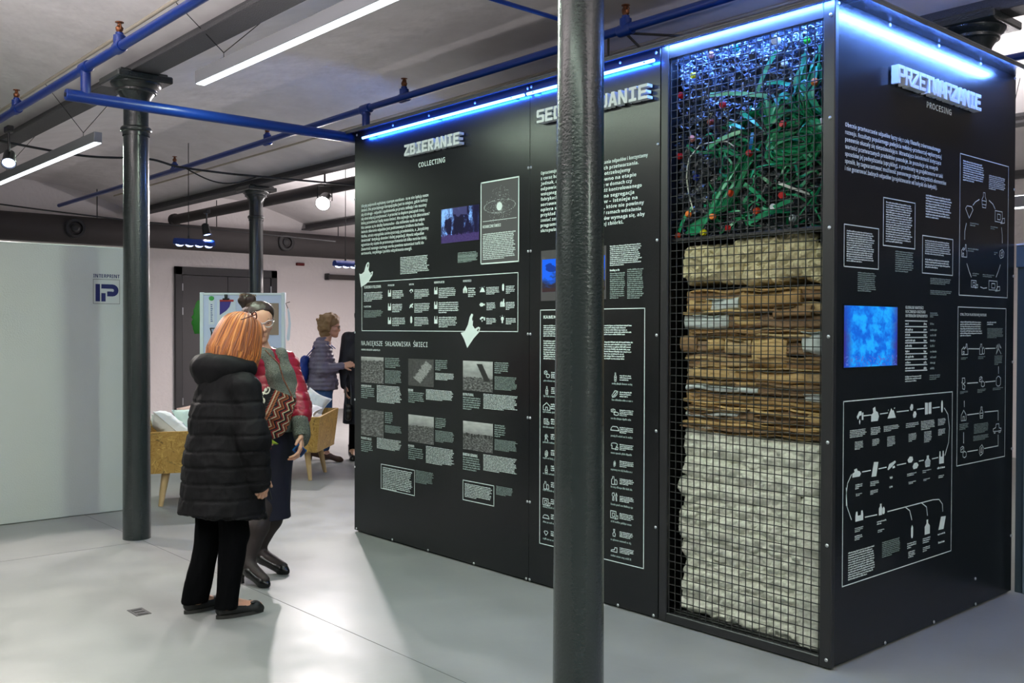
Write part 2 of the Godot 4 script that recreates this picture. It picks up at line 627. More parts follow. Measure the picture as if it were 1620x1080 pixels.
# ---------------------------------------------------------------- lamps
func linear_lamp(at: Vector3, length: float, label: String, power := 5.5, tint := Color(0.90, 1.0, 0.90), indirect := 0.0) -> void:
	var t := thing("linear_lamp", label, "lamp", at, "")
	var h := length / 2
	var s := shp()
	s.bar(at + Vector3(-0.032, 0.004, -h), at + Vector3(0.032, 0.085, h), 0.004)
	part("housing", s.done(O), M.lamp_housing, t)
	s = shp()
	s.bar(at + Vector3(-0.027, -0.003, -h + 0.01), at + Vector3(0.027, 0.004, h - 0.01), 0.002)
	part("diffuser", s.done(O), M.tube_glow, t)
	for z in [-h + 0.35, h - 0.35]:
		for side in [-1.0, 1.0]:
			s = shp()
			s.tube([at + Vector3(0, 0.085, z), at + Vector3(0, 0.13, z), at + Vector3(side * 0.27, 3.45 - at.y, z + side * 0.08)], 0.0028, 5)
			part("hanging_wire", s.done(O), M.wire, t)
		s = shp()
		s.box(at + Vector3(0, 0.09, z), Vector3(0.03, 0.014, 0.05), 0.003)
		part("clip", s.done(O), M.wire, t)
	var l := AreaLight3D.new()
	l.name = numbered("lamp_light", t)
	l.area_size = Vector2(0.054, length - 0.02)
	l.light_color = tint
	l.light_energy = power
	l.shadow_enabled = true
	l.rotation = Vector3(-PI / 2, 0, 0)
	l.position = Vector3(0, -0.006, 0)
	t.add_child(l, true)
	if indirect > 0.0:  # only the unseen lamps shine upwards, to brighten the ceiling
		s = shp()
		s.bar(at + Vector3(-0.027, 0.085, -h + 0.01), at + Vector3(0.027, 0.089, h - 0.01), 0.001)
		part("unseen_upper_diffuser", s.done(O), M.tube_glow, t)
		l = l.duplicate()
		l.name = "lamp_light_up"
		l.light_energy = indirect
		l.light_color = Color(1.0, 0.97, 0.97)
		l.rotation = Vector3(PI / 2, 0, 0)
		l.position = Vector3(0, 0.094, 0)
		t.add_child(l, true)

func lamps() -> void:
	linear_lamp(Vector3(2.602, 3.05, -4.46), 3.0, "bright linear fluorescent lamp hanging above, nearest, left of the near column")
	linear_lamp(Vector3(2.60, 2.95, -9.35), 3.0, "bright linear fluorescent lamp hanging over the white partition")
	var green := Color(0.91, 1.0, 0.92)
	linear_lamp(Vector3(2.60, 2.5, 1.6), 3.0, "unseen linear lamp behind the viewer, lighting the ceiling and floor", 7.0, green, 22.0)  # out of view, placed to lift the ceiling and the near floor
	linear_lamp(Vector3(0.70, 3.05, -1.2), 3.0, "unseen linear lamp over the viewer, lighting the cage", 6.0, green)  # out of view, placed to light what the cage holds
	linear_lamp(Vector3(-0.58, 2.5, -4.4), 3.0, "unseen linear lamp left of the viewer, lighting the ceiling and front panels", 3.5, green, 27.0)  # out of view, brightens the left vaults and the front panels
	linear_lamp(Vector3(8.5, 2.25, -11.0), 3.0, "unseen linear lamp behind the exhibit, lighting the far wall and ceiling", 24.0, Color(1.0, 0.95, 0.94), 20.0)  # kept hidden by the exhibit, brightens the far wall and vaults
	linear_lamp(Vector3(7.5, 2.4, -4.2), 3.0, "unseen linear lamp beyond the exhibit, lighting the vault above it", 3.0, green, 7.0)  # kept hidden by the exhibit, lights the vault over it
	# a small spotlight at the left edge, beside the end of the lamp
	spot_head(at_spot(0), Vector3(-0.25, -0.75, 0.75), "small black spotlight at the left edge below the end of the linear lamp", 9.0)
	spot_head(at_spot(1), Vector3(0.1, -1, 0.3), "small clear spotlight above the blue pendant lamp")
	pendant(Vector3(4.735, 2.50, -11.0), Vector3(0.235, 0, 0.0), "blue hanging lamp with four round lights in front of the grey doors")
	pendant(Vector3(6.86, 2.345, -11.0), Vector3(0.235, 0, 0), "blue hanging lamp with round lights half hidden by the exhibit")

func at_spot(k: int) -> Vector3:
	return [Vector3(2.06, 2.80, -8.25), Vector3(4.885, 2.64, -11.0)][k]

func spot_head(at: Vector3, dir: Vector3, label: String, power := 1.2) -> void:
	var t := thing("spotlight", label, "spotlight", at, "")
	var d := dir.normalized()
	var x := d.cross(Vector3.UP).normalized()
	var bs := Basis(x, -d, x.cross(-d))
	var s := shp()
	s.lathe([Vector2(0.0, 0.10), Vector2(0.03, 0.10), Vector2(0.042, 0.085), Vector2(0.05, -0.03), Vector2(0.056, -0.045), Vector2(0.050, -0.045), Vector2(0.045, -0.02)], at, 20, bs)
	part("shade", s.done(O), M.black_plastic, t)
	s = shp()
	s.lathe([Vector2(0.0, -0.03), Vector2(0.046, -0.03)], at, 20, bs)
	part("lamp_face", s.done(O), M.pendant_glow, t)
	s = shp()
	s.tube([at + Vector3(0, 0.07, 0), at + Vector3(0, 0.22, 0.0)], 0.01, 8)
	s.box(at + Vector3(0, 0.24, 0), Vector3(0.05, 0.05, 0.10), 0.006)
	part("bracket", s.done(O), M.black_plastic, t)
	var l := SpotLight3D.new()
	l.name = "lamp_light"
	l.light_energy = power
	l.light_color = Color(1.0, 0.94, 0.92)
	l.spot_angle_attenuation = 0.9
	l.spot_angle = 40
	l.light_size = 0.045
	l.spot_range = 30
	l.spot_attenuation = 2
	l.shadow_enabled = true
	l.basis = Basis.looking_at(d, Vector3.RIGHT)
	l.position = d * 0.06
	t.add_child(l, true)

# the strong spotlight that throws the long shadows towards the viewer
func spot_source(at: Vector3) -> void:
	var t := thing("stage_spotlight", "glaring white spotlight fixed under the far girder", "spotlight", at)
	var d := Vector3(-0.68, -0.52, 0.73).normalized()
	var x := d.cross(Vector3.UP).normalized()
	var bs := Basis(x, -d, x.cross(-d))
	var s := shp()
	s.lathe([Vector2(0.0, 0.20), Vector2(0.05, 0.20), Vector2(0.07, 0.17), Vector2(0.08, 0.0), Vector2(0.09, -0.02), Vector2(0.082, -0.02), Vector2(0.074, 0.01)], at, 24, bs)
	part("housing", s.done(O), M.black_plastic, t)
	s = shp()
	s.lathe([Vector2(0.0, 0.0), Vector2(0.075, 0.0)], at, 24, bs)
	part("lens", s.done(O), M.spot_glow, t)
	s = shp()
	s.tube([at - d * 0.10 + Vector3(0.095, 0, 0), at - d * 0.10 + Vector3(0.095, 0.16, 0), at - d * 0.10 + Vector3(-0.095, 0.16, 0), at - d * 0.10 + Vector3(-0.095, 0, 0)], 0.008, 6)
	s.tube([at - d * 0.10 + Vector3(0, 0.16, 0), at - d * 0.10 + Vector3(0, 0.36, 0)], 0.012, 8)
	part("yoke", s.done(O), M.black_plastic, t)
	var l := SpotLight3D.new()
	l.name = "spot_light"
	l.light_color = Color(1.0, 0.965, 0.97)
	l.light_energy = 11.5
	l.spot_angle = 40
	l.spot_angle_attenuation = 0.85
	l.light_size = 0.05
	l.spot_range = 40
	l.spot_attenuation = 2
	l.shadow_enabled = true
	l.basis = Basis.looking_at(d, Vector3.UP)
	l.position = d * 0.03
	t.add_child(l, true)

func pendant(at: Vector3, half: Vector3, label: String) -> void:
	var t := thing("pendant_lamp", label, "lamp", at, "")
	var s := shp()
	var rings := []
	for k in 25:
		var f := k / 24.0
		var c := at + half * (f * 2 - 1)
		var dip := 0.018 * absf(sin(f * PI * 4))
		var pr := PackedVector3Array()
		for q in [Vector2(-0.055, -0.02 - dip), Vector2(0.055, -0.02 - dip), Vector2(0.05, 0.02), Vector2(0.02, 0.045), Vector2(-0.02, 0.045), Vector2(-0.05, 0.02)]:
			pr.append(c + Vector3(0, q.y, -q.x))
		rings.append(pr)
	s.loft(rings)
	part("shade", s.done(O), M.blue_paint, t)
	for k in 4:
		s = shp()
		var c := at + half * ((k + 0.5) / 2.0 - 1.0) + Vector3(0, -0.025, 0)
		s.lathe([Vector2(0.0, -0.026), Vector2(0.028, -0.022), Vector2(0.044, -0.008), Vector2(0.047, 0.004), Vector2(0.0, 0.006)], c, 16, Basis.IDENTITY, false)
		part("bulb", s.done(O), M.pendant_glow, t)
	s = shp()
	s.tube([at + Vector3(-half.x * 0.3, 0.04, 0), at + Vector3(-half.x * 0.3, 3.66 - at.y, 0)], 0.005, 5)
	part("cord", s.done(O), M.cable, t)
	s = shp()
	s.box(at + Vector3(-half.x * 0.3, 0.06, 0), Vector3(0.02, 0.05, 0.02), 0.003)
	part("cord_grip", s.done(O), M.wire, t)
	var l := AreaLight3D.new()
	l.name = "lamp_light"
	l.area_size = Vector2(half.x * 2, 0.08)
	l.light_energy = 0.35
	l.light_color = Color(0.8, 0.86, 1.0)
	l.shadow_enabled = true
	l.rotation = Vector3(-PI / 2, 0, 0)
	l.position = Vector3(0, -0.06, 0)
	t.add_child(l, true)

# ---------------------------------------------------------------- pipes and cables
func sprinkler(t: Node3D, at: Vector3, up := true) -> void:
	var d := 1.0 if up else -1.0
	var s := shp()
	s.lathe([Vector2(0.034, -0.012), Vector2(0.034, 0.045), Vector2(0.022, 0.05), Vector2(0.022, 0.062)], at, 12)
	part("sprinkler_socket", s.done(O), M.blue_paint, t)
	s = shp()
	s.lathe([Vector2(0.012, 0.06), Vector2(0.020, 0.075), Vector2(0.022, 0.09), Vector2(0.012, 0.10), Vector2(0.010, 0.115), Vector2(0.024, 0.118), Vector2(0.024, 0.122), Vector2(0.0, 0.123)], at, 12)
	for e in [-1.0, 1.0]:
		s.tube([at + Vector3(0, 0.078, e * 0.018), at + Vector3(0, 0.1, e * 0.024), at + Vector3(0, 0.118, e * 0.01)], 0.004, 5)
	part("sprinkler_head", s.done(O), M.brass, t)

func pipe_collar(t: Node3D, at: Vector3, axis: Vector3, r: float, l: float) -> void:
	var s := shp()
	s.tube([at - axis * l, at - axis * (l - 0.008), at + axis * (l - 0.008), at + axis * l], [r * 0.9, r, r, r * 0.9], 16)
	part("collar", s.done(O), M.blue_paint, t)

func pipes() -> void:
	# left run
	var t := thing("sprinkler_pipe", "thick blue sprinkler pipe along the ceiling, left of the girder", "pipe", Vector3(1.98, 3.095, -6.2))
	var s := shp()
	s.tube([Vector3(1.98, 3.095, -9.6), Vector3(1.98, 3.095, -6.2), Vector3(1.98, 3.095, 2.0)], 0.027, 16)
	part("run", s.done(O), M.blue_paint, t)
	pipe_collar(t, O, Vector3(0, 0, 1), 0.036, 0.06)
	s = shp()
	s.tube([O, O + Vector3(0, -0.17, 0)], 0.030, 16)
	part("drop", s.done(O), M.blue_paint, t)
	for z in [-5.62, -7.72]:
		pipe_collar(t, Vector3(1.98, 3.095, z), Vector3(0, 0, 1), 0.035, 0.05)
		sprinkler(t, Vector3(1.98, 3.115, z))
	# right run
	t = thing("sprinkler_pipe", "blue sprinkler pipe running over the exhibit to the far end of the hall", "pipe", Vector3(4.005, 3.15, -6.2))
	s = shp()
	s.tube([Vector3(4.03, 3.13, -13.7), Vector3(4.02, 3.13, -9.8), Vector3(4.005, 3.152, -6.2), Vector3(4.03, 3.165, -3.0), Vector3(4.03, 3.165, 2.0)], 0.025, 16)
	part("run", s.done(O), M.blue_paint, t)
	pipe_collar(t, O, Vector3(0, 0, 1), 0.036, 0.06)
	s = shp()
	s.tube([O, O + Vector3(0, -0.24, 0)], 0.030, 16)
	part("drop", s.done(O), M.blue_paint, t)
	pipe_collar(t, O + Vector3(0, -0.035, 0), Vector3.UP, 0.036, 0.012)
	for z in [-5.74, -7.82, -3.62, -9.85]:
		var p := Vector3(4.03, 3.14 if z < -6 else 3.158, z)
		pipe_collar(t, p, Vector3(0, 0, 1), 0.034, 0.05)
		sprinkler(t, p + Vector3(0, 0.015, 0))
	# cross pipe under them, dead end at the left
	t = thing("cross_pipe", "thick blue pipe crossing from the left column to the exhibit", "pipe", Vector3(1.87, 2.905, -6.2))
	s = shp()
	s.tube([Vector3(1.862, 2.912, -6.2), Vector3(1.866, 2.912, -6.2), Vector3(4.35, 2.918, -6.2)], [0.030, 0.036, 0.036], 20)
	part("run", s.done(O), M.blue_paint, t)
	s = shp()
	s.tube([Vector3(1.858, 2.912, -6.2), Vector3(1.8625, 2.912, -6.2)], 0.014, 12)
	part("end_stub", s.done(O), M.wire, t)
	# small dark pipe crossing overhead
	t = thing("thin_pipe", "thin dark blue pipe crossing the ceiling behind the near column", "pipe", Vector3(3.2, 3.2, -3.83))
	s = shp()
	s.tube([Vector3(2.7, 3.2, -3.82), Vector3(4.03, 3.2, -3.83)], 0.012, 10)
	part("run", s.done(O), M.blue_paint, t)
	t = thing("cross_pipe", "short blue pipe seen beyond the right end of the exhibit", "pipe", Vector3(6.42, 3.22, -2.4))
	s = shp()
	s.tube([Vector3(6.42, 3.22, -5.5), Vector3(6.42, 3.22, 1.5)], 0.026, 12)
	part("run", s.done(O), M.blue_paint, t)
	t = thing("pipe_brace", "thin dark struts under the blue pipe above the exhibit", "bracket", Vector3(4.03, 3.1, -3.7))
	for q in [[Vector3(4.03, 3.14, -3.75), Vector3(4.03, 2.97, -3.75)], [Vector3(4.03, 3.14, -3.62), Vector3(4.3, 2.9, -3.5)], [Vector3(4.03, 3.14, -3.62), Vector3(4.6, 3.1, -3.1)]]:
		s = shp()
		s.tube(q, 0.007, 6)
		part("strut", s.done(O), M.cable, t)
	# black cable strung across
	var pts := []
	for q in [Vector3(2.1, 3.08, -9), Vector3(2.84, 3.03, -9), Vector3(3.43, 3.07, -9), Vector3(3.72, 3.03, -9), Vector3(4.2, 3.02, -9), Vector3(4.62, 3.028, -9), Vector3(5.66, 3.05, -9)]:
		pts.append(q)
	tag(cable("hanging_cable", pts, 0.011), "black cable sagging across the hall below the ceiling", "cable")
	pts = []
	for k in 9:
		pts.append(Vector3(3.8 + k * 0.09, 3.02 - 0.10 * sin(PI * k / 8.0), -9.0))
	tag(cable("hanging_cable", pts, 0.007), "short drooping loop of black cable below the blue pipe", "cable")
	tag(cable("hanging_cable", [Vector3(2.2, 2.96, -12.2), Vector3(3.6, 2.9, -12.4), Vector3(5.2, 2.86, -12.6), Vector3(7.6, 2.8, -12.6)], 0.010), "dark thin line strung in front of the big black duct", "cable")
	for q in [[1.55, -6.9, "left"], [2.95, -6.9, "right"]]:
		tag(cable("conduit", [Vector3(2.25, 3.375, -15.0), Vector3(2.25, 3.40, 2.0)] if q[2] == "left" else [Vector3(5.2, 3.50, -15.0), Vector3(5.2, 3.50, 2.0)], 0.012, M.conduit), "cream conduit fixed along the ceiling beside the %s girder" % q[2], "conduit")

func cable(called: String, pts: Array, r: float, m: Material = null) -> MeshInstance3D:
	var c := Curve3D.new()
	for k in pts.size():
		var d: Vector3 = (pts[mini(k + 1, pts.size() - 1)] - pts[maxi(k - 1, 0)]) * 0.16
		c.add_point(pts[k], -d, d)
	c.bake_interval = 0.08
	var path := []
	for p in c.get_baked_points():
		path.append(p)
	var s := shp()
	O = pts[0]
	s.tube(path, r, 6)
	var o := part(called, s.done(O), m if m else M.cable)
	o.position = O
	return o

# ---------------------------------------------------------------- the far end
func back_fittings() -> void:
	var t := thing("air_duct", "big round black ventilation duct spanning the far end of the hall", "duct", Vector3(6.0, 2.96, -15.1))
	var s := shp()
	s.tube([Vector3(-6.9, 2.96, -15.15), Vector3(11.9, 2.96, -15.15)], 0.205, 28)
	part("tube", s.done(O), M.duct, t)
	for x in [4.62, 8.05]:
		s = shp()
		var bs := Basis(Vector3.RIGHT, Vector3(0, 0, 1), Vector3(0, -1, 0))
		s.lathe([Vector2(0.15, -0.03), Vector2(0.15, 0.03), Vector2(0.135, 0.04), Vector2(0.10, 0.04), Vector2(0.09, 0.0), Vector2(0.085, -0.02), Vector2(0.06, -0.02), Vector2(0.06, 0.035), Vector2(0.035, 0.045), Vector2(0.0, 0.045)], Vector3(x, 2.965, -14.955), 24, bs)
		part("nozzle", s.done(O), mat("nozzle", Color(0.12, 0.12, 0.125), 0.4), t)
	for x in [3.2, 5.0, 6.9, 9.2]:
		s = shp()
		s.tube([Vector3(x, 3.1, -15.15), Vector3(x, 3.6, -15.15)], 0.008, 6)
		part("hanger", s.done(O), M.wire, t)
	t = thing("air_duct", "slim black round duct under the far girder, above the distant column", "duct", Vector3(6.1, 3.2, -12.0))
	s = shp()
	s.tube([Vector3(6.1, 3.20, -14.9), Vector3(6.1, 3.20, -6.3)], 0.075, 18)
	part("tube", s.done(O), M.duct, t)
	s = shp()
	s.tube([Vector3(6.1, 3.20, -14.95), Vector3(6.1, 3.20, -14.88)], 0.095, 18)
	part("end_ring", s.done(O), M.duct, t)
	# double doors
	t = thing("double_doors", "tall dark grey double doors in a grey frame in the far wall", "door", Vector3(7.33, 0, -15.7))
	for q in [[6.41, 6.53, 0.0, 2.52], [8.14, 8.255, 0.0, 2.52], [6.41, 8.255, 2.385, 2.52]]:
		s = shp()
		s.bar(Vector3(q[0], q[2], -15.72), Vector3(q[1], q[3], -15.64), 0.006)
		part("frame", s.done(O), mat("door_frame", Color(0.20, 0.20, 0.21), 0.5), t)
	for k in 2:
		s = shp()
		var x0 := 6.535 + k * 0.802
		s.bar(Vector3(x0, 0.01, -15.71), Vector3(x0 + 0.798, 2.38, -15.665), 0.004)
		var leaf := part("leaf", s.done(O), mat("door_leaf", Color(0.255, 0.25, 0.26), 0.5), t)
		for y in [2.18, 1.78, 0.28]:
			s = shp()
			var hx := 6.533 if k == 0 else 8.137
			s.tube([Vector3(hx, y - 0.06, -15.655), Vector3(hx, y + 0.06, -15.655)], 0.014, 8)
			part("hinge", s.done(O), M.bolt, leaf)
		if k == 0:
			s = shp()
			var hp := Vector3(x0 + 0.73, 1.05, -15.65)
			s.tube([hp, hp + Vector3(0, 0, 0.05), hp + Vector3(-0.12, 0, 0.055)], 0.010, 8)
			s.box(hp + Vector3(0, -0.03, 0), Vector3(0.04, 0.2, 0.01), 0.003)
			part("handle", s.done(O), M.bolt, leaf)
	# wall things
	t = thing("wall_socket", "small dark wall socket low on the far wall", "socket", Vector3(8.86, 0.28, -15.69))
	s = shp()
	s.box(O, Vector3(0.10, 0.10, 0.02), 0.005)
	part("plate", s.done(O), M.dark_trim, t)
	s = shp()
	s.lathe([Vector2(0.035, 0.0), Vector2(0.038, 0.008), Vector2(0.0, 0.008)], O + Vector3(0, 0, 0.006), 12, Basis(Vector3.RIGHT, Vector3(0, 0, 1), Vector3(0, -1, 0)))
	part("insert", s.done(O), M.black_plastic, t)
	t = thing("wall_rail", "short dark rail on the far wall below the blue lamp", "rail", Vector3(9.7, 2.45, -15.66))
	s = shp()
	s.bar(Vector3(9.26, 2.41, -15.70), Vector3(10.4, 2.50, -15.62), 0.01)
	part("body", s.done(O), mat("rail", Color(0.25, 0.23, 0.22), 0.5), t)
	s = shp()
	s.bar(Vector3(9.24, 2.395, -15.70), Vector3(9.30, 2.515, -15.60), 0.01)
	part("end_block", s.done(O), M.black_plastic, t)
	t = thing("alarm_light", "tiny red alarm box on the far wall below the duct", "alarm", Vector3(8.73, 2.66, -15.68))
	s = shp()
	s.box(O, Vector3(0.16, 0.05, 0.05), 0.008)
	part("body", s.done(O), mat("alarm_red", Color(0.4, 0.04, 0.04), 0.4), t)
	t = thing("floor_plate", "small dark metal plate set in the floor left of the women", "floor plate", Vector3(1.90, 0, -5.12))
	s = shp()
	s.bar(Vector3(1.86, -0.004, -5.19), Vector3(1.94, 0.002, -5.05), 0.001)
	part("plate", s.done(O), M.dark_trim, t)
	s = shp()
	for k in 3:
		s.bar(Vector3(1.875, 0.002, -5.17 + 0.045 * k), Vector3(1.925, 0.0035, -5.15 + 0.045 * k), 0.0005)
	part("rib", s.done(O), M.wire, t)
const FRONT_PRINT := [
	["text", 0.797, 2.588, 0.033, 0.295, "COLLECTING", 1],
	["text", 0.626, 2.687, 0.077, 0.615, "ZBIERANIE", 1, "title"],
	["screen1", 1.049, 2.053, 1.45, 2.287],
	["poster", 1.462, 1.906, 1.815, 2.41],
	["text", 1.479, 2.127, 0.017, 0.172, "KOSMICZNE ŚMIECI", 1],
	["greek", 1.48, 1.929, 1.793, 2.094, 15, "print"],
	["greek", 1.23, 1.923, 1.435, 1.992, 7, "dim"],
	["greek", 1.227, 1.925, 1.434, 1.98, 8, "dim"],
	["greek", 0.586, 1.876, 0.924, 1.997, 11, "print"],
	["frame", 0.099, 1.485, 1.81, 1.838],
	["text", 0.126, 1.791, 0.02, 0.222, "TOREBKA FOLIOWA", 1],
	["greek", 0.127, 1.696, 0.374, 1.765, 6, "print"],
	["text", 0.127, 1.654, 0.012, 0.093, "PLASTIC BAG", 1],
	["greek", 0.127, 1.58, 0.374, 1.635, 6, "dim"],
	["text", 0.435, 1.799, 0.012, 0.077, "PROBLEM", 1],
	["text", 0.69, 1.797, 0.012, 0.057, "WPŁYW", 1],
	["text", 0.977, 1.8, 0.014, 0.111, "MIKROPLASTIK", 1],
	["text", 1.284, 1.799, 0.013, 0.082, "KORZYŚCI", 1],
	["icon", 0.436, 1.726, 0.475, 1.773, "bag"],
	["icon", 0.436, 1.629, 0.475, 1.678, "bag"],
	["icon", 0.436, 1.533, 0.475, 1.581, "bag"],
	["icon", 0.695, 1.742, 0.738, 1.774, "tap"],
	["icon", 0.695, 1.64, 0.741, 1.674, "leaf"],
	["icon", 0.702, 1.538, 0.732, 1.586, "tube"],
	["icon", 0.977, 1.729, 1.013, 1.776, "bag"],
	["icon", 0.977, 1.632, 1.013, 1.68, "bag"],
	["icon", 0.978, 1.535, 1.014, 1.584, "bag"],
	["icon", 1.284, 1.729, 1.326, 1.775, "house"],
	["icon", 1.45, 1.73, 1.503, 1.77, "hill"],
	["icon", 1.663, 1.732, 1.686, 1.776, "tube"],
	["icon", 1.447, 1.637, 1.504, 1.667, "fish"],
	["icon", 1.647, 1.636, 1.69, 1.684, "works"],
	["icon", 1.451, 1.543, 1.504, 1.58, "tap"],
	["icon", 1.647, 1.536, 1.69, 1.585, "bulb"],
	["greek", 0.489, 1.71, 0.628, 1.77, 5, "print"],
	["greek", 0.489, 1.614, 0.614, 1.675, 5, "print"],
	["greek", 0.49, 1.518, 0.65, 1.58, 5, "print"],
	["greek", 0.752, 1.704, 0.925, 1.769, 6, "print"],
	["greek", 0.753, 1.609, 0.932, 1.675, 6, "print"],
	["greek", 0.753, 1.518, 0.922, 1.581, 6, "print"],
	["greek", 1.026, 1.702, 1.215, 1.771, 6, "print"],
	["greek", 1.026, 1.602, 1.246, 1.678, 6, "print"],
	["greek", 1.027, 1.509, 1.228, 1.582, 6, "print"],
	["greek", 1.336, 1.701, 1.412, 1.763, 5, "print"],
	["greek", 1.515, 1.713, 1.643, 1.762, 5, "print"],
	["greek", 1.7, 1.714, 1.783, 1.764, 5, "print"],
	["greek", 1.518, 1.616, 1.605, 1.666, 5, "print"],
	["greek", 1.7, 1.615, 1.783, 1.666, 5, "print"],
	["greek", 1.516, 1.529, 1.616, 1.57, 4, "print"],
	["greek", 1.701, 1.528, 1.794, 1.568, 4, "print"],
	["bagpic", 0.063, 1.803, 0.246, 1.981, 0],
	["bagpic", 1.261, 1.379, 1.46, 1.597, 1],
	["text", 0.093, 1.378, 0.031, 0.811, "NAJWIĘKSZE SKŁADOWISKA ŚMIECI", 1, "mono"],
	["text", 0.093, 1.341, 0.012, 0.243, "WORLD BIGGEST LANDFILLS", 1],
	["photo", 0.09, 1.109, 0.382, 1.296, 0],
	["photo", 0.684, 1.112, 0.975, 1.296, 1],
	["photo", 1.285, 1.109, 1.579, 1.298, 2],
	["photo", 0.091, 0.724, 0.383, 0.913, 3],
	["photo", 0.685, 0.729, 0.976, 0.914, 4],
	["photo", 1.287, 0.733, 1.582, 0.914, 5],
	["greek", 0.399, 1.224, 0.587, 1.298, 6, "dim"],
	["greek", 0.399, 1.114, 0.607, 1.21, 10, "dim"],
	["greek", 0.09, 0.993, 0.274, 1.076, 6, "dim"],
	["greek", 0.296, 0.974, 0.608, 1.099, 12, "print"],
	["greek", 0.991, 1.225, 1.125, 1.298, 6, "dim"],
	["greek", 0.992, 1.163, 1.201, 1.211, 6, "print"],
	["greek", 0.685, 0.995, 0.869, 1.072, 6, "dim"],
	["greek", 0.888, 1.026, 1.194, 1.098, 9, "print"],
	["greek", 1.596, 1.227, 1.729, 1.299, 6, "dim"],
	["greek", 1.597, 1.127, 1.807, 1.211, 10, "dim"],
	["greek", 1.286, 0.985, 1.469, 1.07, 6, "dim"],
	["greek", 1.49, 1.003, 1.812, 1.099, 11, "print"],
	["greek", 0.4, 0.832, 0.505, 0.915, 6, "dim"],
	["greek", 0.4, 0.766, 0.608, 0.821, 7, "dim"],
	["greek", 0.091, 0.602, 0.248, 0.687, 6, "dim"],
	["greek", 0.297, 0.644, 0.604, 0.723, 9, "print"],
	["greek", 0.993, 0.844, 1.108, 0.915, 6, "dim"],
	["greek", 0.993, 0.753, 1.198, 0.831, 9, "dim"],
	["greek", 0.686, 0.606, 0.862, 0.692, 6, "dim"],
	["greek", 0.889, 0.601, 1.199, 0.718, 12, "print"],
	["greek", 1.598, 0.836, 1.703, 0.916, 6, "dim"],
	["greek", 1.599, 0.755, 1.811, 0.825, 9, "dim"],
	["greek", 1.287, 0.599, 1.466, 0.688, 6, "dim"],
	["greek", 1.491, 0.618, 1.809, 0.721, 12, "print"],
	["greek", 0.373, 0.364, 0.736, 0.521, 13, "print"],
	["greek", 0.77, 0.455, 0.977, 0.543, 9, "dim"],
	["greek", 1.306, 0.428, 1.577, 0.518, 9, "print"],
	["greek", 1.614, 0.483, 1.771, 0.539, 7, "dim"],
	["text", 0.09, 1.077, 0.014, 0.135, "AGBOGBLOSHIE", 1],
	["text", 0.684, 1.072, 0.017, 0.056, "DEONAR", 1],
	["text", 1.286, 1.075, 0.016, 0.107, "ESTRUTURAL", 1],
	["text", 0.091, 0.693, 0.017, 0.135, "PUENTE HILLS", 1],
	["text", 0.685, 0.692, 0.015, 0.068, "BORDO", 1],
	["text", 1.287, 0.691, 0.018, 0.145, "BANTAR GEBANG", 1],
	["frame", 0.353, 0.363, 0.758, 0.536],
	["frame", 1.288, 0.408, 1.593, 0.533],
	["text", 1.965, 2.702, 0.076, 0.852, "SEGREGOWANIE", 1, "title"],
	["screen2", 2.012, 1.664, 2.529, 1.955],
	["greek", 2.555, 1.841, 2.781, 1.954, 11, "print"],
	["greek", 2.555, 1.811, 2.631, 1.827, 1, "print"],
	["greek", 2.556, 1.665, 2.669, 1.807, 13, "dim"],
	["greek", 2.681, 1.662, 2.796, 1.823, 15, "dim"],
	["frame", 2.007, 0.249, 2.803, 1.611],
	["text", 2.034, 1.561, 0.018, 0.185, "KAMIKATSU", 1],
	["greek", 2.034, 1.456, 2.724, 1.527, 6, "print"],
	["greek", 2.035, 1.324, 2.727, 1.438, 9, "print"],
	["iconl", 2.042, 1.219, 2.086, 1.259, "cells"],
	["iconl", 2.052, 1.122, 2.076, 1.168, "bottle"],
	["iconl", 2.034, 1.031, 2.091, 1.074, "house"],
	["iconl", 2.042, 0.947, 2.084, 0.98, "card"],
	["iconl", 2.046, 0.853, 2.078, 0.891, "tools"],
	["iconl", 2.047, 0.76, 2.078, 0.798, "pods"],
	["iconl", 2.05, 0.661, 2.074, 0.707, "bottle"],
	["iconl", 2.041, 0.572, 2.083, 0.615, "jug"],
	["iconl", 2.034, 0.475, 2.094, 0.516, "card"],
	["iconl", 2.034, 0.4, 2.087, 0.421, "cap"],
	["iconl", 2.045, 0.303, 2.078, 0.328, "cone"],
	["iconl", 2.59, 1.221, 2.607, 1.267, "bottle"],
	["iconl", 2.574, 1.133, 2.617, 1.171, "leafl"],
	["iconl", 2.569, 1.038, 2.622, 1.071, "cells"],
	["iconl", 2.566, 0.954, 2.626, 0.977, "cap"],
	["iconl", 2.57, 0.853, 2.619, 0.888, "shirt"],
	["iconl", 2.587, 0.761, 2.604, 0.792, "pods"],
	["iconl", 2.574, 0.664, 2.614, 0.706, "jug"],
	["iconl", 2.578, 0.578, 2.615, 0.619, "spoons"],
	["iconl", 2.568, 0.478, 2.621, 0.52, "card"],
	["iconl", 2.583, 0.385, 2.606, 0.422, "vase"],
	["iconl", 2.573, 0.301, 2.616, 0.325, "shoe"],
	["greek", 2.099, 1.216, 2.218, 1.257, 4, "print"],
	["greek", 2.036, 1.194, 2.206, 1.21, 1, "dim"],
	["greek", 2.1, 1.127, 2.219, 1.168, 4, "print"],
	["greek", 2.036, 1.105, 2.206, 1.121, 1, "dim"],
	["greek", 2.63, 1.225, 2.717, 1.259, 3, "print"],
	["greek", 2.573, 1.201, 2.728, 1.217, 1, "dim"],
	["greek", 2.63, 1.137, 2.718, 1.17, 3, "print"],
	["greek", 2.573, 1.113, 2.729, 1.129, 1, "dim"],
	["greek", 2.098, 1.037, 2.244, 1.074, 3, "print"],
	["greek", 2.031, 1.013, 2.217, 1.029, 1, "dim"],
	["greek", 2.099, 0.95, 2.244, 0.986, 3, "print"],
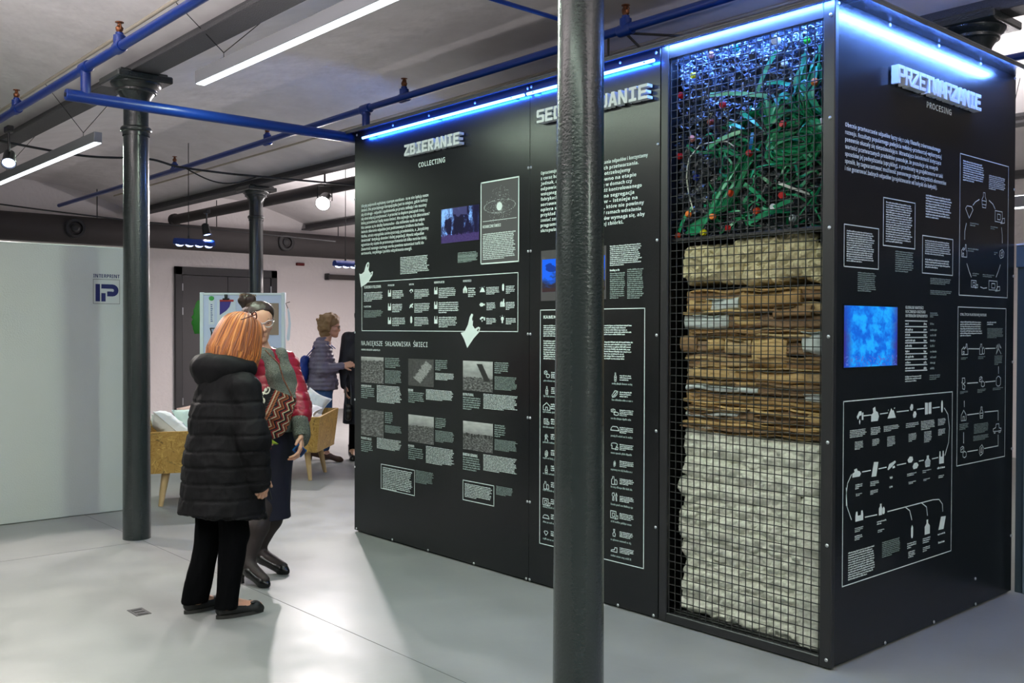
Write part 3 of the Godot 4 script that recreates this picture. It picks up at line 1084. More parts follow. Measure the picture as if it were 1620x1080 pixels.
	["greek", 2.032, 0.925, 2.217, 0.941, 1, "dim"],
	["greek", 2.099, 0.863, 2.245, 0.899, 3, "print"],
	["greek", 2.032, 0.837, 2.218, 0.853, 1, "dim"],
	["greek", 2.1, 0.771, 2.245, 0.806, 3, "print"],
	["greek", 2.033, 0.745, 2.218, 0.761, 1, "dim"],
	["greek", 2.1, 0.682, 2.246, 0.716, 3, "print"],
	["greek", 2.033, 0.655, 2.219, 0.671, 1, "dim"],
	["greek", 2.101, 0.587, 2.246, 0.621, 3, "print"],
	["greek", 2.034, 0.559, 2.219, 0.575, 1, "dim"],
	["greek", 2.101, 0.49, 2.247, 0.523, 3, "print"],
	["greek", 2.034, 0.461, 2.22, 0.477, 1, "dim"],
	["greek", 2.102, 0.403, 2.247, 0.435, 3, "print"],
	["greek", 2.035, 0.373, 2.22, 0.389, 1, "dim"],
	["greek", 2.102, 0.306, 2.248, 0.338, 3, "print"],
	["greek", 2.035, 0.275, 2.221, 0.291, 1, "dim"],
	["greek", 2.63, 1.036, 2.732, 1.073, 4, "print"],
	["greek", 2.567, 1.013, 2.727, 1.029, 1, "dim"],
	["greek", 2.631, 0.944, 2.733, 0.98, 4, "print"],
	["greek", 2.567, 0.919, 2.727, 0.935, 1, "dim"],
	["greek", 2.632, 0.852, 2.733, 0.888, 4, "print"],
	["greek", 2.568, 0.827, 2.728, 0.843, 1, "dim"],
	["greek", 2.632, 0.763, 2.734, 0.799, 4, "print"],
	["greek", 2.568, 0.737, 2.728, 0.753, 1, "dim"],
	["greek", 2.633, 0.67, 2.735, 0.704, 4, "print"],
	["greek", 2.569, 0.643, 2.729, 0.659, 1, "dim"],
	["greek", 2.633, 0.577, 2.735, 0.611, 4, "print"],
	["greek", 2.569, 0.549, 2.73, 0.565, 1, "dim"],
	["greek", 2.634, 0.484, 2.736, 0.518, 4, "print"],
	["greek", 2.57, 0.456, 2.73, 0.472, 1, "dim"],
	["greek", 2.634, 0.387, 2.736, 0.42, 4, "print"],
	["greek", 2.57, 0.358, 2.731, 0.374, 1, "dim"],
	["greek", 2.635, 0.301, 2.737, 0.334, 4, "print"],
	["greek", 2.571, 0.272, 2.731, 0.288, 1, "dim"],
	["para1", 0.09, 2.384, 0.019, 0.821, "Ukryty pojemnik wyłożony czarnym workiem - to w nim lądują nasze", 1],
	["para1", 0.09, 2.353, 0.019, 0.812, "śmieci. Dla przeciętnego Europejczyka jest to miejsce, gdzie kończy", 1],
	["para1", 0.09, 2.321, 0.019, 0.801, "się ich droga - odpadki i opakowania po prostu znikają i nie musimy", 1],
	["para1", 0.09, 2.29, 0.019, 0.78, "się nimi więcej przejmować. A przecież to dopiero początek trasy,", 1],
	["para1", 0.09, 2.259, 0.019, 0.834, "którą przemierzać będą nasze śmieci. Kto zajmuje się ich zbieraniem?", 1],
	["para1", 0.09, 2.227, 0.019, 0.778, "Nie zawsze są to służby komunalne - dla milionów osób na całym", 1],
	["para1", 0.09, 2.196, 0.019, 0.772, "świecie zbieranie odpadów jest podstawowym źródłem dochodu.", 1],
	["para1", 0.09, 2.164, 0.019, 0.824, "Walka, utrata wysypiska zanieczyszczają przedmieścia, a „brzydzimy", 1],
	["para1", 0.09, 2.133, 0.019, 0.772, "śmietnisk” dotykają domów i dużej populacji. Wywóz odpadów", 1],
	["para1", 0.09, 2.102, 0.019, 0.804, "ogranicza się często do przetransportowania ich kilka metrów dalej.", 1],
	["para1", 0.09, 2.07, 0.019, 0.769, "Zawartość naszego czarnego worka powinna natomiast trafić do", 1],
	["para1", 0.09, 2.039, 0.019, 0.633, "sortowania, recyklingu i punktu odzyskiwania energii.", 1],
	["para2", 2.007, 2.398, 0.018, 0.812, "Opracowujemy wciąż nowe sposoby wytwarzania odpadów i korzystamy", 1],
	["para2", 2.007, 2.367, 0.018, 0.749, "z coraz bardziej złożonych technik ich przetwarzania.", 1],
	["para2", 2.007, 2.337, 0.018, 0.692, "Jednak, aby były one skuteczne, potrzebujemy", 1],
	["para2", 2.007, 2.306, 0.018, 0.733, "odpowiedzialnych decyzji - zarówno na etapie", 1],
	["para2", 2.007, 2.276, 0.018, 0.704, "wstępnego sortowania dziejącego się w domach czy", 1],
	["para2", 2.007, 2.246, 0.018, 0.771, "fabrykach, jak i na miejscu albo bądź kontrolowanego", 1],
	["para2", 2.007, 2.215, 0.018, 0.719, "sortowania ręcznego. Selektywna segregacja", 1],
	["para2", 2.007, 2.185, 0.018, 0.742, "opiera się na podziale odpadów – istnieje na", 1],
	["para2", 2.007, 2.155, 0.018, 0.787, "przykład wiele rzeczy zmieszanych, które nie powinny", 1],
	["para2", 2.007, 2.124, 0.018, 0.767, "zostać zmarnowane w spalarniach. W ramach wdrażania", 1],
	["para2", 2.007, 2.094, 0.018, 0.793, "programu od wszystkich uczestników wymaga się, aby", 1],
	["para2", 2.007, 2.064, 0.018, 0.644, "skrupulatnie przestrzegali pewnej zbiórki.", 1],
]
const RIGHT_PRINT := [
	["text", 0.858, 2.604, 0.03, 0.273, "PROCESING", 1],
	["text", 0.574, 2.702, 0.085, 0.921, "PRZETWARZANIE", 1, "title"],
	["para3", 0.087, 2.402, 0.019, 0.925, "Obecnie przetwarzanie odpadów łączy się z całą filozofią zrównoważonego", 1],
	["para3", 0.087, 2.369, 0.019, 0.936, "rozwoju. Rezultaty popularnego podejścia redukuj–przetwarzaj–wykorzystaj", 1],
	["para3", 0.087, 2.337, 0.019, 0.93, "ponownie okazały się niezadowalające. Wzrastająca świadomość dotycząca", 1],
	["para3", 0.087, 2.305, 0.019, 0.896, "wartości przetwarzanych produktów powoduje, że poszukuje się nowych", 1],
	["para3", 0.087, 2.273, 0.019, 0.951, "sposobów jej podwyższania (upcykling), a przedmioty są projektowane w taki", 1],
	["para3", 0.087, 2.241, 0.019, 0.991, "sposób, by zagwarantować możliwość ponownego użycia wszystkich elementów", 1],
	["para3", 0.087, 2.209, 0.019, 0.89, "i nie generować żadnych odpadów (projektowanie od kołyski do kołyski).", 1],
	["frame", 0.085, 1.783, 0.391, 1.97],
	["frame", 0.434, 1.897, 0.746, 2.12],
	["frame", 0.826, 1.784, 1.16, 1.969],
	["frame", 1.238, 1.685, 1.852, 2.423],
	["greek", 0.107, 1.805, 0.354, 1.948, 14, "print"],
	["greek", 0.205, 1.675, 0.374, 1.765, 10, "dim"],
	["greek", 0.459, 1.914, 0.722, 2.107, 17, "print"],
	["greek", 0.552, 1.778, 0.737, 1.881, 10, "dim"],
	["greek", 0.857, 2.059, 1.145, 2.178, 9, "print"],
	["greek", 0.854, 1.877, 1.14, 1.952, 7, "print"],
	["greek", 0.856, 1.81, 1.142, 1.859, 4, "print"],
	["greek", 0.913, 1.731, 1.154, 1.765, 4, "dim"],
	["greek", 0.914, 1.679, 1.155, 1.704, 3, "dim"],
	["greek", 1.273, 2.286, 1.533, 2.396, 9, "print"],
	["greek", 1.593, 2.272, 1.811, 2.353, 8, "print"],
	["iconl", 1.499, 2.166, 1.57, 2.247, "bottle"],
	["iconl", 1.306, 2.095, 1.396, 2.158, "cone"],
	["iconl", 1.677, 2.096, 1.804, 2.162, "card"],
	["iconl", 1.264, 1.887, 1.326, 1.952, "works"],
	["iconl", 1.732, 1.902, 1.809, 1.953, "pods"],
	["iconl", 1.384, 1.727, 1.463, 1.767, "card"],
	["iconl", 1.605, 1.718, 1.749, 1.773, "card"],
	["greek", 1.362, 2.054, 1.485, 2.077, 2, "dim"],
	["greek", 1.62, 2.055, 1.719, 2.076, 2, "dim"],
	["greek", 1.337, 1.917, 1.472, 1.94, 2, "dim"],
	["greek", 1.669, 1.918, 1.715, 1.937, 2, "dim"],
	["greek", 1.397, 1.79, 1.484, 1.81, 2, "dim"],
	["greek", 1.525, 1.79, 1.683, 1.809, 2, "dim"],
	["line", 1.396, 2.168, 1.424, 2.187, 1.471, 2.204],
	["line", 1.598, 2.21, 1.647, 2.195, 1.675, 2.172],
	["line", 1.317, 2.064, 1.299, 2.022, 1.298, 1.98],
	["line", 1.764, 2.073, 1.774, 2.035, 1.777, 1.991],
	["line", 1.328, 1.852, 1.354, 1.816, 1.382, 1.785],
	["line", 1.752, 1.865, 1.729, 1.832, 1.699, 1.797],
	["line", 1.499, 1.735, 1.537, 1.729, 1.577, 1.733],
	["screen3", 0.082, 1.327, 0.581, 1.616],
	["text", 0.657, 1.604, 0.014, 0.185, "GLOBALNE WARTOŚCI", 1],
	["text", 0.658, 1.584, 0.014, 0.205, "ROCZNEGO ODZYSKU", 1],
	["text", 0.658, 1.564, 0.014, 0.226, "MATERIAŁÓW ODPADOWYCH", 1],
	["greek", 0.914, 1.564, 1.005, 1.592, 3, "dim"],
	["line", 0.656, 1.546, 0.881, 1.546],
	["greek", 0.656, 1.524, 0.695, 1.54, 1, "print"],
	["greek", 0.846, 1.525, 0.879, 1.541, 1, "print"],
	["greek", 0.915, 1.525, 0.963, 1.541, 1, "dim"],
	["line", 0.656, 1.518, 0.881, 1.518],
	["greek", 0.657, 1.496, 0.742, 1.512, 1, "print"],
	["greek", 0.847, 1.497, 0.88, 1.513, 1, "print"],
	["greek", 0.915, 1.495, 0.994, 1.511, 1, "dim"],
	["line", 0.657, 1.491, 0.882, 1.491],
	["greek", 0.657, 1.47, 0.713, 1.486, 1, "print"],
	["greek", 0.847, 1.469, 0.88, 1.485, 1, "print"],
	["greek", 0.916, 1.468, 0.986, 1.484, 1, "dim"],
	["line", 0.657, 1.465, 0.882, 1.465],
	["greek", 0.658, 1.443, 0.76, 1.459, 1, "print"],
	["greek", 0.848, 1.442, 0.881, 1.458, 1, "print"],
	["greek", 0.916, 1.441, 0.977, 1.457, 1, "dim"],
	["line", 0.658, 1.439, 0.883, 1.439],
	["greek", 0.658, 1.417, 0.732, 1.433, 1, "print"],
	["greek", 0.848, 1.416, 0.881, 1.432, 1, "print"],
	["greek", 0.917, 1.414, 0.968, 1.43, 1, "dim"],
	["line", 0.658, 1.412, 0.883, 1.411],
	["greek", 0.659, 1.391, 0.704, 1.407, 1, "print"],
	["greek", 0.849, 1.388, 0.882, 1.404, 1, "print"],
	["greek", 0.917, 1.386, 0.999, 1.402, 1, "dim"],
	["line", 0.659, 1.386, 0.884, 1.385],
	["greek", 0.659, 1.364, 0.75, 1.38, 1, "print"],
	["greek", 0.849, 1.361, 0.882, 1.377, 1, "print"],
	["greek", 0.918, 1.358, 0.99, 1.374, 1, "dim"],
	["line", 0.659, 1.358, 0.884, 1.357],
	["greek", 0.66, 1.336, 0.722, 1.352, 1, "print"],
	["greek", 0.85, 1.333, 0.883, 1.349, 1, "print"],
	["greek", 0.918, 1.33, 0.982, 1.346, 1, "dim"],
	["line", 0.66, 1.332, 0.885, 1.33],
	["greek", 0.66, 1.309, 0.769, 1.325, 1, "print"],
	["greek", 0.85, 1.305, 0.883, 1.321, 1, "print"],
	["greek", 0.919, 1.302, 0.973, 1.318, 1, "dim"],
	["line", 0.66, 1.304, 0.885, 1.302],
	["greek", 0.659, 1.248, 0.831, 1.281, 3, "print"],
	["greek", 0.913, 1.251, 1.032, 1.279, 3, "dim"],
	["frame", 1.228, 0.791, 1.836, 1.623],
	["frame", 0.09, 0.356, 1.17, 1.182],
	["text", 1.254, 1.578, 0.013, 0.322, "CYKL ŻYCIA PLASTIKOWEJ BUTELKI", 1],
	["greek", 1.256, 1.468, 1.534, 1.551, 7, "print"],
	["greek", 1.588, 1.529, 1.706, 1.551, 2, "print"],
	["greek", 1.59, 1.458, 1.801, 1.515, 8, "dim"],
	["iconl", 1.277, 1.373, 1.349, 1.428, "works"],
	["iconl", 1.495, 1.371, 1.555, 1.426, "jug"],
	["iconl", 1.702, 1.37, 1.782, 1.424, "tools"],
	["iconl", 1.274, 1.189, 1.33, 1.249, "hook"],
	["iconl", 1.495, 1.194, 1.559, 1.25, "cells"],
	["iconl", 1.706, 1.191, 1.778, 1.245, "tube"],
	["greek", 1.268, 1.346, 1.354, 1.36, 2, "dim"],
	["greek", 1.477, 1.345, 1.569, 1.363, 2, "dim"],
	["greek", 1.688, 1.309, 1.795, 1.363, 6, "dim"],
	["greek", 1.26, 1.166, 1.358, 1.182, 3, "dim"],
	["greek", 1.473, 1.163, 1.58, 1.185, 3, "dim"],
	["greek", 1.67, 1.169, 1.812, 1.185, 2, "dim"],
	["line", 1.356, 1.403, 1.488, 1.401],
	["line", 1.568, 1.402, 1.694, 1.402],
	["line", 1.741, 1.298, 1.742, 1.262],
	["line", 1.348, 1.22, 1.474, 1.219],
	["line", 1.572, 1.219, 1.698, 1.22],
	["iconl", 1.277, 1.024, 1.334, 1.079, "house"],
	["iconl", 1.499, 1.025, 1.551, 1.085, "bottle"],
	["iconl", 1.68, 0.931, 1.784, 0.98, "truck"],
	["iconl", 1.274, 0.827, 1.341, 0.889, "cells"],
	["iconl", 1.496, 0.821, 1.561, 0.879, "pods"],
	["greek", 1.256, 0.976, 1.368, 1.011, 4, "dim"],
	["greek", 1.433, 0.945, 1.624, 0.999, 7, "dim"],
	["greek", 1.426, 0.906, 1.625, 0.935, 4, "dim"],
	["line", 1.311, 1.126, 1.312, 1.098],
	["line", 1.352, 1.052, 1.491, 1.052],
	["line", 1.568, 1.055, 1.742, 1.053, 1.743, 1.001],
	["line", 1.307, 0.96, 1.308, 0.906],
	["line", 1.356, 0.856, 1.481, 0.855],
	["line", 1.567, 0.856, 1.746, 0.857, 1.745, 0.917],
	["icon", 0.205, 1.07, 0.265, 1.138, "tap"],
	["icon", 0.335, 1.078, 0.407, 1.145, "jar"],
	["icon", 0.488, 1.083, 0.569, 1.139, "hill"],
	["icon", 0.709, 1.071, 0.779, 1.141, "pods2"],
	["icon", 0.867, 1.079, 0.935, 1.14, "fence"],
	["icon", 1.041, 1.082, 1.065, 1.143, "tube"],
	["icon", 0.171, 0.835, 0.247, 0.874, "jar"],
	["icon", 0.342, 0.822, 0.405, 0.889, "cardf"],
	["icon", 0.492, 0.838, 0.574, 0.878, "leaf"],
	["icon", 0.689, 0.819, 0.804, 0.885, "pods2"],
	["icon", 0.863, 0.817, 0.939, 0.874, "bottle"],
	["icon", 1.027, 0.82, 1.079, 0.884, "bag"],
	["greek", 0.147, 1.015, 0.297, 1.052, 5, "print"],
	["greek", 0.19, 0.958, 0.267, 0.997, 6, "print"],
	["greek", 0.333, 1.015, 0.427, 1.052, 5, "print"],
	["greek", 0.348, 0.964, 0.418, 0.997, 5, "print"],
	["greek", 0.454, 1.022, 0.607, 1.051, 4, "print"],
	["greek", 0.488, 0.95, 0.567, 0.998, 7, "print"],
	["greek", 0.67, 1.026, 0.806, 1.051, 3, "print"],
	["greek", 0.699, 0.956, 0.782, 0.998, 6, "print"],
	["greek", 0.827, 1.005, 0.98, 1.052, 6, "print"],
	["greek", 0.861, 0.941, 0.943, 0.997, 8, "print"],
	["greek", 1.01, 1.016, 1.097, 1.052, 5, "print"],
	["greek", 1.014, 0.965, 1.095, 0.999, 5, "print"],
	["greek", 0.198, 0.778, 0.266, 0.803, 3, "print"],
	["greek", 0.204, 0.746, 0.26, 0.76, 2, "print"],
	["greek", 0.332, 0.778, 0.415, 0.802, 3, "print"],
	["greek", 0.333, 0.739, 0.408, 0.76, 4, "print"],
	["greek", 0.516, 0.793, 0.544, 0.809, 1, "print"],
	["greek", 0.512, 0.75, 0.552, 0.766, 1, "print"],
	["greek", 0.686, 0.789, 0.793, 0.805, 2, "print"],
	["greek", 0.703, 0.749, 0.779, 0.763, 2, "print"],
	["greek", 0.847, 0.789, 0.948, 0.806, 2, "print"],
	["greek", 0.858, 0.749, 0.932, 0.761, 2, "print"],
	["greek", 1.006, 0.792, 1.099, 0.808, 1, "print"],
	["greek", 1.021, 0.747, 1.089, 0.763, 2, "print"],
	["line", 0.269, 1.109, 0.335, 1.109],
	["line", 0.419, 1.109, 0.49, 1.11],
	["line", 0.579, 1.11, 0.695, 1.11],
	["line", 0.785, 1.111, 0.856, 1.112],
	["line", 0.951, 1.109, 1.025, 1.11],
	["line", 1.082, 1.101, 1.121, 1.067, 1.139, 0.997, 1.131, 0.922, 1.091, 0.86],
	["line", 1.013, 0.854, 0.95, 0.853],
	["line", 0.856, 0.854, 0.81, 0.854],
	["line", 0.673, 0.855, 0.586, 0.854],
	["line", 0.48, 0.854, 0.411, 0.853],
	["line", 0.333, 0.853, 0.259, 0.853],
	["line", 0.162, 0.849, 0.129, 0.813, 0.118, 0.76, 0.12, 0.716],
	["icon", 0.2, 0.632, 0.269, 0.677, "bag"],
	["icon", 0.413, 0.634, 0.469, 0.687, "jug"],
	["icon", 0.729, 0.482, 0.755, 0.545, "tube"],
	["icon", 0.875, 0.479, 0.93, 0.552, "bottlef"],
	["icon", 1.024, 0.483, 1.107, 0.548, "cardf"],
	["greek", 0.196, 0.583, 0.276, 0.606, 3, "print"],
	["greek", 0.196, 0.546, 0.269, 0.57, 3, "print"],
	["greek", 0.396, 0.59, 0.488, 0.611, 2, "print"],
	["greek", 0.405, 0.553, 0.471, 0.568, 2, "print"],
	["greek", 0.694, 0.434, 0.794, 0.465, 3, "print"],
	["greek", 0.706, 0.388, 0.779, 0.422, 4, "print"],
	["greek", 0.855, 0.437, 0.946, 0.466, 3, "print"],
	["greek", 0.858, 0.395, 0.941, 0.421, 3, "print"],
	["greek", 1.018, 0.455, 1.104, 0.467, 1, "print"],
	["greek", 1.025, 0.41, 1.097, 0.426, 1, "print"],
	["greek", 0.141, 0.373, 0.38, 0.504, 12, "print"],
	["greek", 0.448, 0.429, 0.629, 0.506, 9, "dim"],
	["line", 0.118, 0.794, 0.126, 0.709, 0.165, 0.647],
	["line", 0.288, 0.642, 0.395, 0.64],
	["line", 0.498, 0.642, 0.963, 0.645, 1.029, 0.639, 1.067, 0.611, 1.072, 0.574],
	["line", 0.668, 0.644, 0.716, 0.62, 0.738, 0.573],
	["line", 0.842, 0.642, 0.892, 0.617, 0.903, 0.574],
]

# ---------------------------------------------------------------- the exhibit: a tall black box with printed panels and a wire cage
const FX := 3.863
const FZ := -6.13
const RZ := -2.247
const TOP := 2.945

const ICONS := {
	"bag": ["0 0 0 .62 .08 1 .25 1 .3 .55 .7 .55 .75 1 .92 1 1 .62 1 0"],
	"tap": ["0 .55 .35 .9 .7 .9 .7 .62 .4 .6 .2 .35", ".45 0 .35 .2 .45 .4 .55 .2", ".75 .3 1 .3 1 .8 .75 .8"],
	"leaf": ["0 .1 .2 .7 .9 1 1 .8 .5 .3 .1 0", ".6 .1 .9 .15 .85 .4 .6 .35"],
	"leafl": [".1 0 0 .3 .5 1 1 .9 .9 .5 .5 .1", ".2 .15 .8 .8", ".1 .4 .5 .9", ".4 .1 .95 .6"],
	"tube": [".3 0 .1 .2 .1 .8 .4 1 .6 1 .9 .8 .9 .2 .7 0"],
	"house": ["0 0 0 .55 .5 1 1 .55 1 0", ".35 0 .35 .4 .65 .4 .65 0"],
	"hill": ["0 0 .45 .85 .6 .6 .7 .7 1 0", ".05 .6 .15 .7 .1 .8", ".75 .8 .9 .9 .85 .75"],
	"fish": ["0 .5 .25 .9 .6 .85 .85 .55 1 .8 .95 .5 1 .2 .85 .45 .6 .15 .25 .1"],
	"works": ["0 0 0 .5 .35 .75 .35 .5 .65 .75 .65 .55 .7 1 .85 1 .9 .5 1 .5 1 0", ".2 .12 .4 .12 .4 .3 .2 .3"],
	"bulb": [".35 0 .35 .3 .15 .5 .25 .75 .5 .82 .75 .75 .85 .5 .65 .3 .65 0", ".45 .9 .55 .9 .55 1 .45 1", "0 .8 .1 .85 .05 .92", ".9 .9 1 .8 .93 .78"],
	"cells": [".0 .55 .0 .9 .3 1 .55 .9 .55 .6 .3 .5", ".4 .1 .4 .4 .7 .55 1 .4 1 .1 .7 0", ".1 .7 .3 .75 .4 .85"],
	"bottle": [".2 0 .1 .5 .35 .75 .35 1 .65 1 .65 .75 .9 .5 .8 0", ".15 .2 .85 .2", ".15 .45 .85 .45"],
	"bottlef": ["0 0 0 .55 .35 .75 .35 1 .65 1 .65 .75 1 .55 1 0"],
	"card": ["0 .1 0 1 .75 1 .75 .1", ".25 .3 .25 .75 .55 .75 .55 .3", ".6 0 1 .1 1 .5 .8 .45"],
	"cardf": ["0 0 .35 1 1 .95 .7 -.02"],
	"tools": [".1 0 .5 .6 .4 1", ".9 0 .45 .55", ".6 1 .7 .7 .9 .6", ".1 .6 .2 .9"],
	"pods": [".3 0 .1 .3 .2 .8 .6 1 .9 .7 .8 .2", ".35 .3 .45 .7 .65 .75 .6 .3"],
	"pods2": [".1 .55 0 .75 .2 1 .45 .95 .5 .7 .35 .52", ".55 0 .45 .2 .6 .45 .85 .45 1 .25 .85 .02"],
	"jug": ["0 0 0 .6 .2 .8 .2 1 .45 1 .45 .8 .55 .6 .55 0", ".6 .1 .6 .5 .8 .7 1 .5 1 .1 .8 0"],
	"jar": ["0 .0 .0 .45 .25 .6 .2 .9 .5 1 .6 .7 .85 .6 1 .3 .85 0"],
	"cap": ["0 .1 .1 .7 .25 1 .75 1 .9 .7 1 .1"],
	"cone": ["0 .75 .2 1 .8 1 1 .75 .5 0"],
	"shirt": [".1 .1 .15 .6 0 .55 .05 .9 .3 1 .7 1 .95 .85 .85 .5 .75 .55 .75 .1", ".6 0 1 .05 1 .4 .7 .35"],
	"spoons": [".1 0 .2 .5 0 .7 .1 .95 .4 1 .5 .7 .35 .5 .4 0", ".8 0 .7 .6 .85 1 1 .7 .9 .5 .95 0"],
	"vase": [".2 0 .1 .35 .4 .6 .3 1 .7 1 .6 .6 .9 .35 .8 0"],
	"shoe": ["0 0 .05 .3 .55 .45 .65 1 1 1 1 0"],
	"hook": [".2 1 .7 1 .8 .6 .4 .5 .8 .3 .7 0 .3 .05", ".1 .6 .3 .8"],
	"truck": ["0 .2 0 .5 .3 .6 .35 1 .7 1 .75 .5 1 .45 1 .15", ".1 0 .25 0 .25 .2 .1 .2", ".7 0 .9 0 .9 .2 .7 .2"],
	"fence": ["0 .05 0 1 .45 .97 .45 .1 .35 0 .25 .1 .15 0", ".55 .08 .55 .97 1 1 1 .1 .9 0 .8 .12 .7 .02"],
}

func poly(text: String) -> PackedVector2Array:
	var f := text.split_floats(" ")
	var p := PackedVector2Array()
	for k in range(0, f.size(), 2):
		p.append(Vector2(f[k], f[k + 1]))
	return p

# printed lines of lettering too small to read: strips as long as words, as tall as the letters
func small_print(s: Shape, tf: Transform3D, u0: float, v0: float, u1: float, v1: float, lines: int, r: RandomNumberGenerator) -> void:
	var pitch := (v1 - v0) / lines
	for k in lines:
		var y := v1 - pitch * (k + 0.82)
		var h := pitch * 0.58
		var x := u0
		var stop := u1 - (u1 - u0) * (r.randf() * 0.10 if k < lines - 1 or lines == 1 else 0.2 + r.randf() * 0.4)
		while x < stop - h * 0.3:
			var letters := r.randi_range(2, 9)
			for q in letters:
				var w := h * r.randf_range(0.40, 0.72)
				if x + w > stop:
					break
				var tall := r.randf()
				var a := y - (h * 0.28 if tall < 0.10 else 0.0)
				var b := y + h * (1.15 if tall > 0.75 else 0.80)
				s.flat(tf, Vector2(x, a), Vector2(x + w * 0.80, a), Vector2(x + w * 0.80, b), Vector2(x, b))
				x += w
			x += h * 0.42

func print_rows(rows: Array, tf: Transform3D, panel_of: Callable) -> void:
	var r := RandomNumberGenerator.new()
	r.seed = 11
	var right := tf.basis.x
	var paras := {}
	for row in rows:
		var k: String = row[0]
		var home: Node3D = panel_of.call(float(row[1]))
		var s := shp()
		if k.begins_with("para"):
			if not paras.has(k):
				paras[k] = [shp(), home]
			text_into(paras[k][0], row[5], tf * Vector3(row[1], row[2], 0), right, Vector3.UP, row[3], row[4], true)
		elif k == "text":
			if row.size() > 7 and row[7] == "title":
				continue
			text_into(s, row[5], tf * Vector3(row[1], row[2], 0), right, Vector3.UP, row[3], row[4], true, 0.0, row.size() > 7)
			part("printed_heading", s.done(O), M.print, home)
		elif k == "greek":
			small_print(s, tf, row[1], row[2], row[3], row[4], row[5], r)
			part("printed_text", s.done(O), M.print if row[6] == "print" else M.print_dim, home)
		elif k == "frame":
			var w := 0.0046
			var a := Vector2(row[1], row[2])
			var b := Vector2(row[3], row[4])
			for e in [[a, Vector2(b.x, a.y)], [Vector2(a.x, b.y), b], [a, Vector2(a.x, b.y)], [Vector2(b.x, a.y), b]]:
				s.stroke(e[0], e[1], w, tf)
			part("printed_frame", s.done(O), M.print, home)
		elif k == "line":
			for q in range(1, row.size() - 3, 2):
				s.stroke(Vector2(row[q], row[q + 1]), Vector2(row[q + 2], row[q + 3]), 0.005, tf)
			part("printed_line", s.done(O), M.print, home)
		elif k == "icon" or k == "iconl":
			var a := Vector2(row[1], row[2])
			var sz := Vector2(row[3], row[4]) - a
			for text in ICONS[row[5]]:
				var p := poly(text)
				for q in p.size():
					p[q] = a + p[q] * sz
				if k == "icon" and p.size() > 2:
					s.prism(p, 0.0, tf)
				else:
					for q in p.size() - (1 if p.size() == 2 else 0):
						s.stroke(p[q], p[(q + 1) % p.size()], 0.004, tf)
			part("pictogram", s.done(O), M.print, home)
		elif k == "bagpic":
			var a := Vector2(row[1], row[2])
			var sz := Vector2(row[3], row[4]) - a
			var p := poly("0.14 0 0 .57 .1 .54 .2 .55 .36 .62 .50 .9 .60 .99 .69 1 .74 .94 .72 .8 .68 .69 .75 .6 .82 .56 .95 .62 1 .59 .95 .45 .84 .36 .7 .22 .5 .12" if row[5] == 0 else "0.34 0 .18 .25 0 .44 .12 .46 .2 .47 .37 .68 .46 .9 .55 1 .63 .98 .64 .85 .61 .66 .72 .56 .9 .62 .99 .59 .93 .46 .84 .40 .66 .28 .5 .14")
			for q in p.size():
				p[q] = a + p[q] * sz
			s.prism(p, 0.0, tf.translated_local(Vector3(0, 0, 0.0006)))
			part("bag_picture", s.done(O), M.print, home)
			s = shp()
			for hole in ["0.60 .78 .58 .86 .63 .95 .67 .93 .67 .84", "0.82 .51 .9 .57 .93 .55 .88 .48"]:
				p = poly(hole)
				for q in p.size():
					p[q] = a + p[q] * sz
				s.prism(p, 0.0, tf.translated_local(Vector3(0, 0, 0.0009)))
			part("bag_handle_hole", s.done(O), M.panel_dark, home)
		elif k.begins_with("screen"):
			screen(k, row, tf, home)
		elif k == "poster":
			s.flat(tf.translated_local(Vector3(0, 0, -0.0004)), Vector2(row[1], row[2]), Vector2(row[3], row[2]), Vector2(row[3], row[4]), Vector2(row[1], row[4]))
			var post := part("poster", s.done(O), M.print_grey, home)
			s = shp()
			var t2 := tf.translated_local(Vector3(0, 0, 0.0006))
			var a := Vector2(row[1], row[2])
			var b := Vector2(row[3], row[4])
			for e in [[a, Vector2(b.x, a.y)], [Vector2(a.x, b.y), b], [a, Vector2(a.x, b.y)], [Vector2(b.x, a.y), b]]:
				s.stroke(e[0], e[1], 0.008, t2)
			s.stroke(Vector2(a.x + 0.02, a.y + 0.262), Vector2(b.x - 0.02, a.y + 0.262), 0.003, t2)
			part("poster_border", s.done(O), M.print, post)
			s = shp()
			var ce := Vector2(lerpf(a.x, b.x, 0.5), b.y - 0.16)
			for q in 24:
				var a0 := TAU * q / 24
				var a1 := TAU * (q + 1) / 24
				s.flat(t2, ce, ce + Vector2(cos(a0), sin(a0)) * 0.026, ce + Vector2(cos(a1), sin(a1)) * 0.026, ce)
			for q in 420:
				var an := r.randf() * TAU
				var ra := 0.028 + 0.10 * pow(r.randf(), 1.6)
				if q > 260:
					ra = 0.145 + r.randf_range(-0.004, 0.004)
				var p := ce + Vector2(cos(an) * ra, sin(an) * ra * (1.0 if q <= 260 else 0.28))
				s.flat(t2, p, p + Vector2(0.0022, 0), p + Vector2(0.0022, 0.0022), p + Vector2(0, 0.0022))
			part("globe_picture", s.done(O), M.print, post).set_meta("kind", "stuff")
		elif k == "photo":
			s.flat(tf, Vector2(row[1], row[2]), Vector2(row[3], row[2]), Vector2(row[3], row[4]), Vector2(row[1], row[4]))
			part("photograph", s.done(O), photo_mat(row[5]), home)
	for k in paras:
		part("printed_paragraph", paras[k][0].done(O), M.print, paras[k][1])

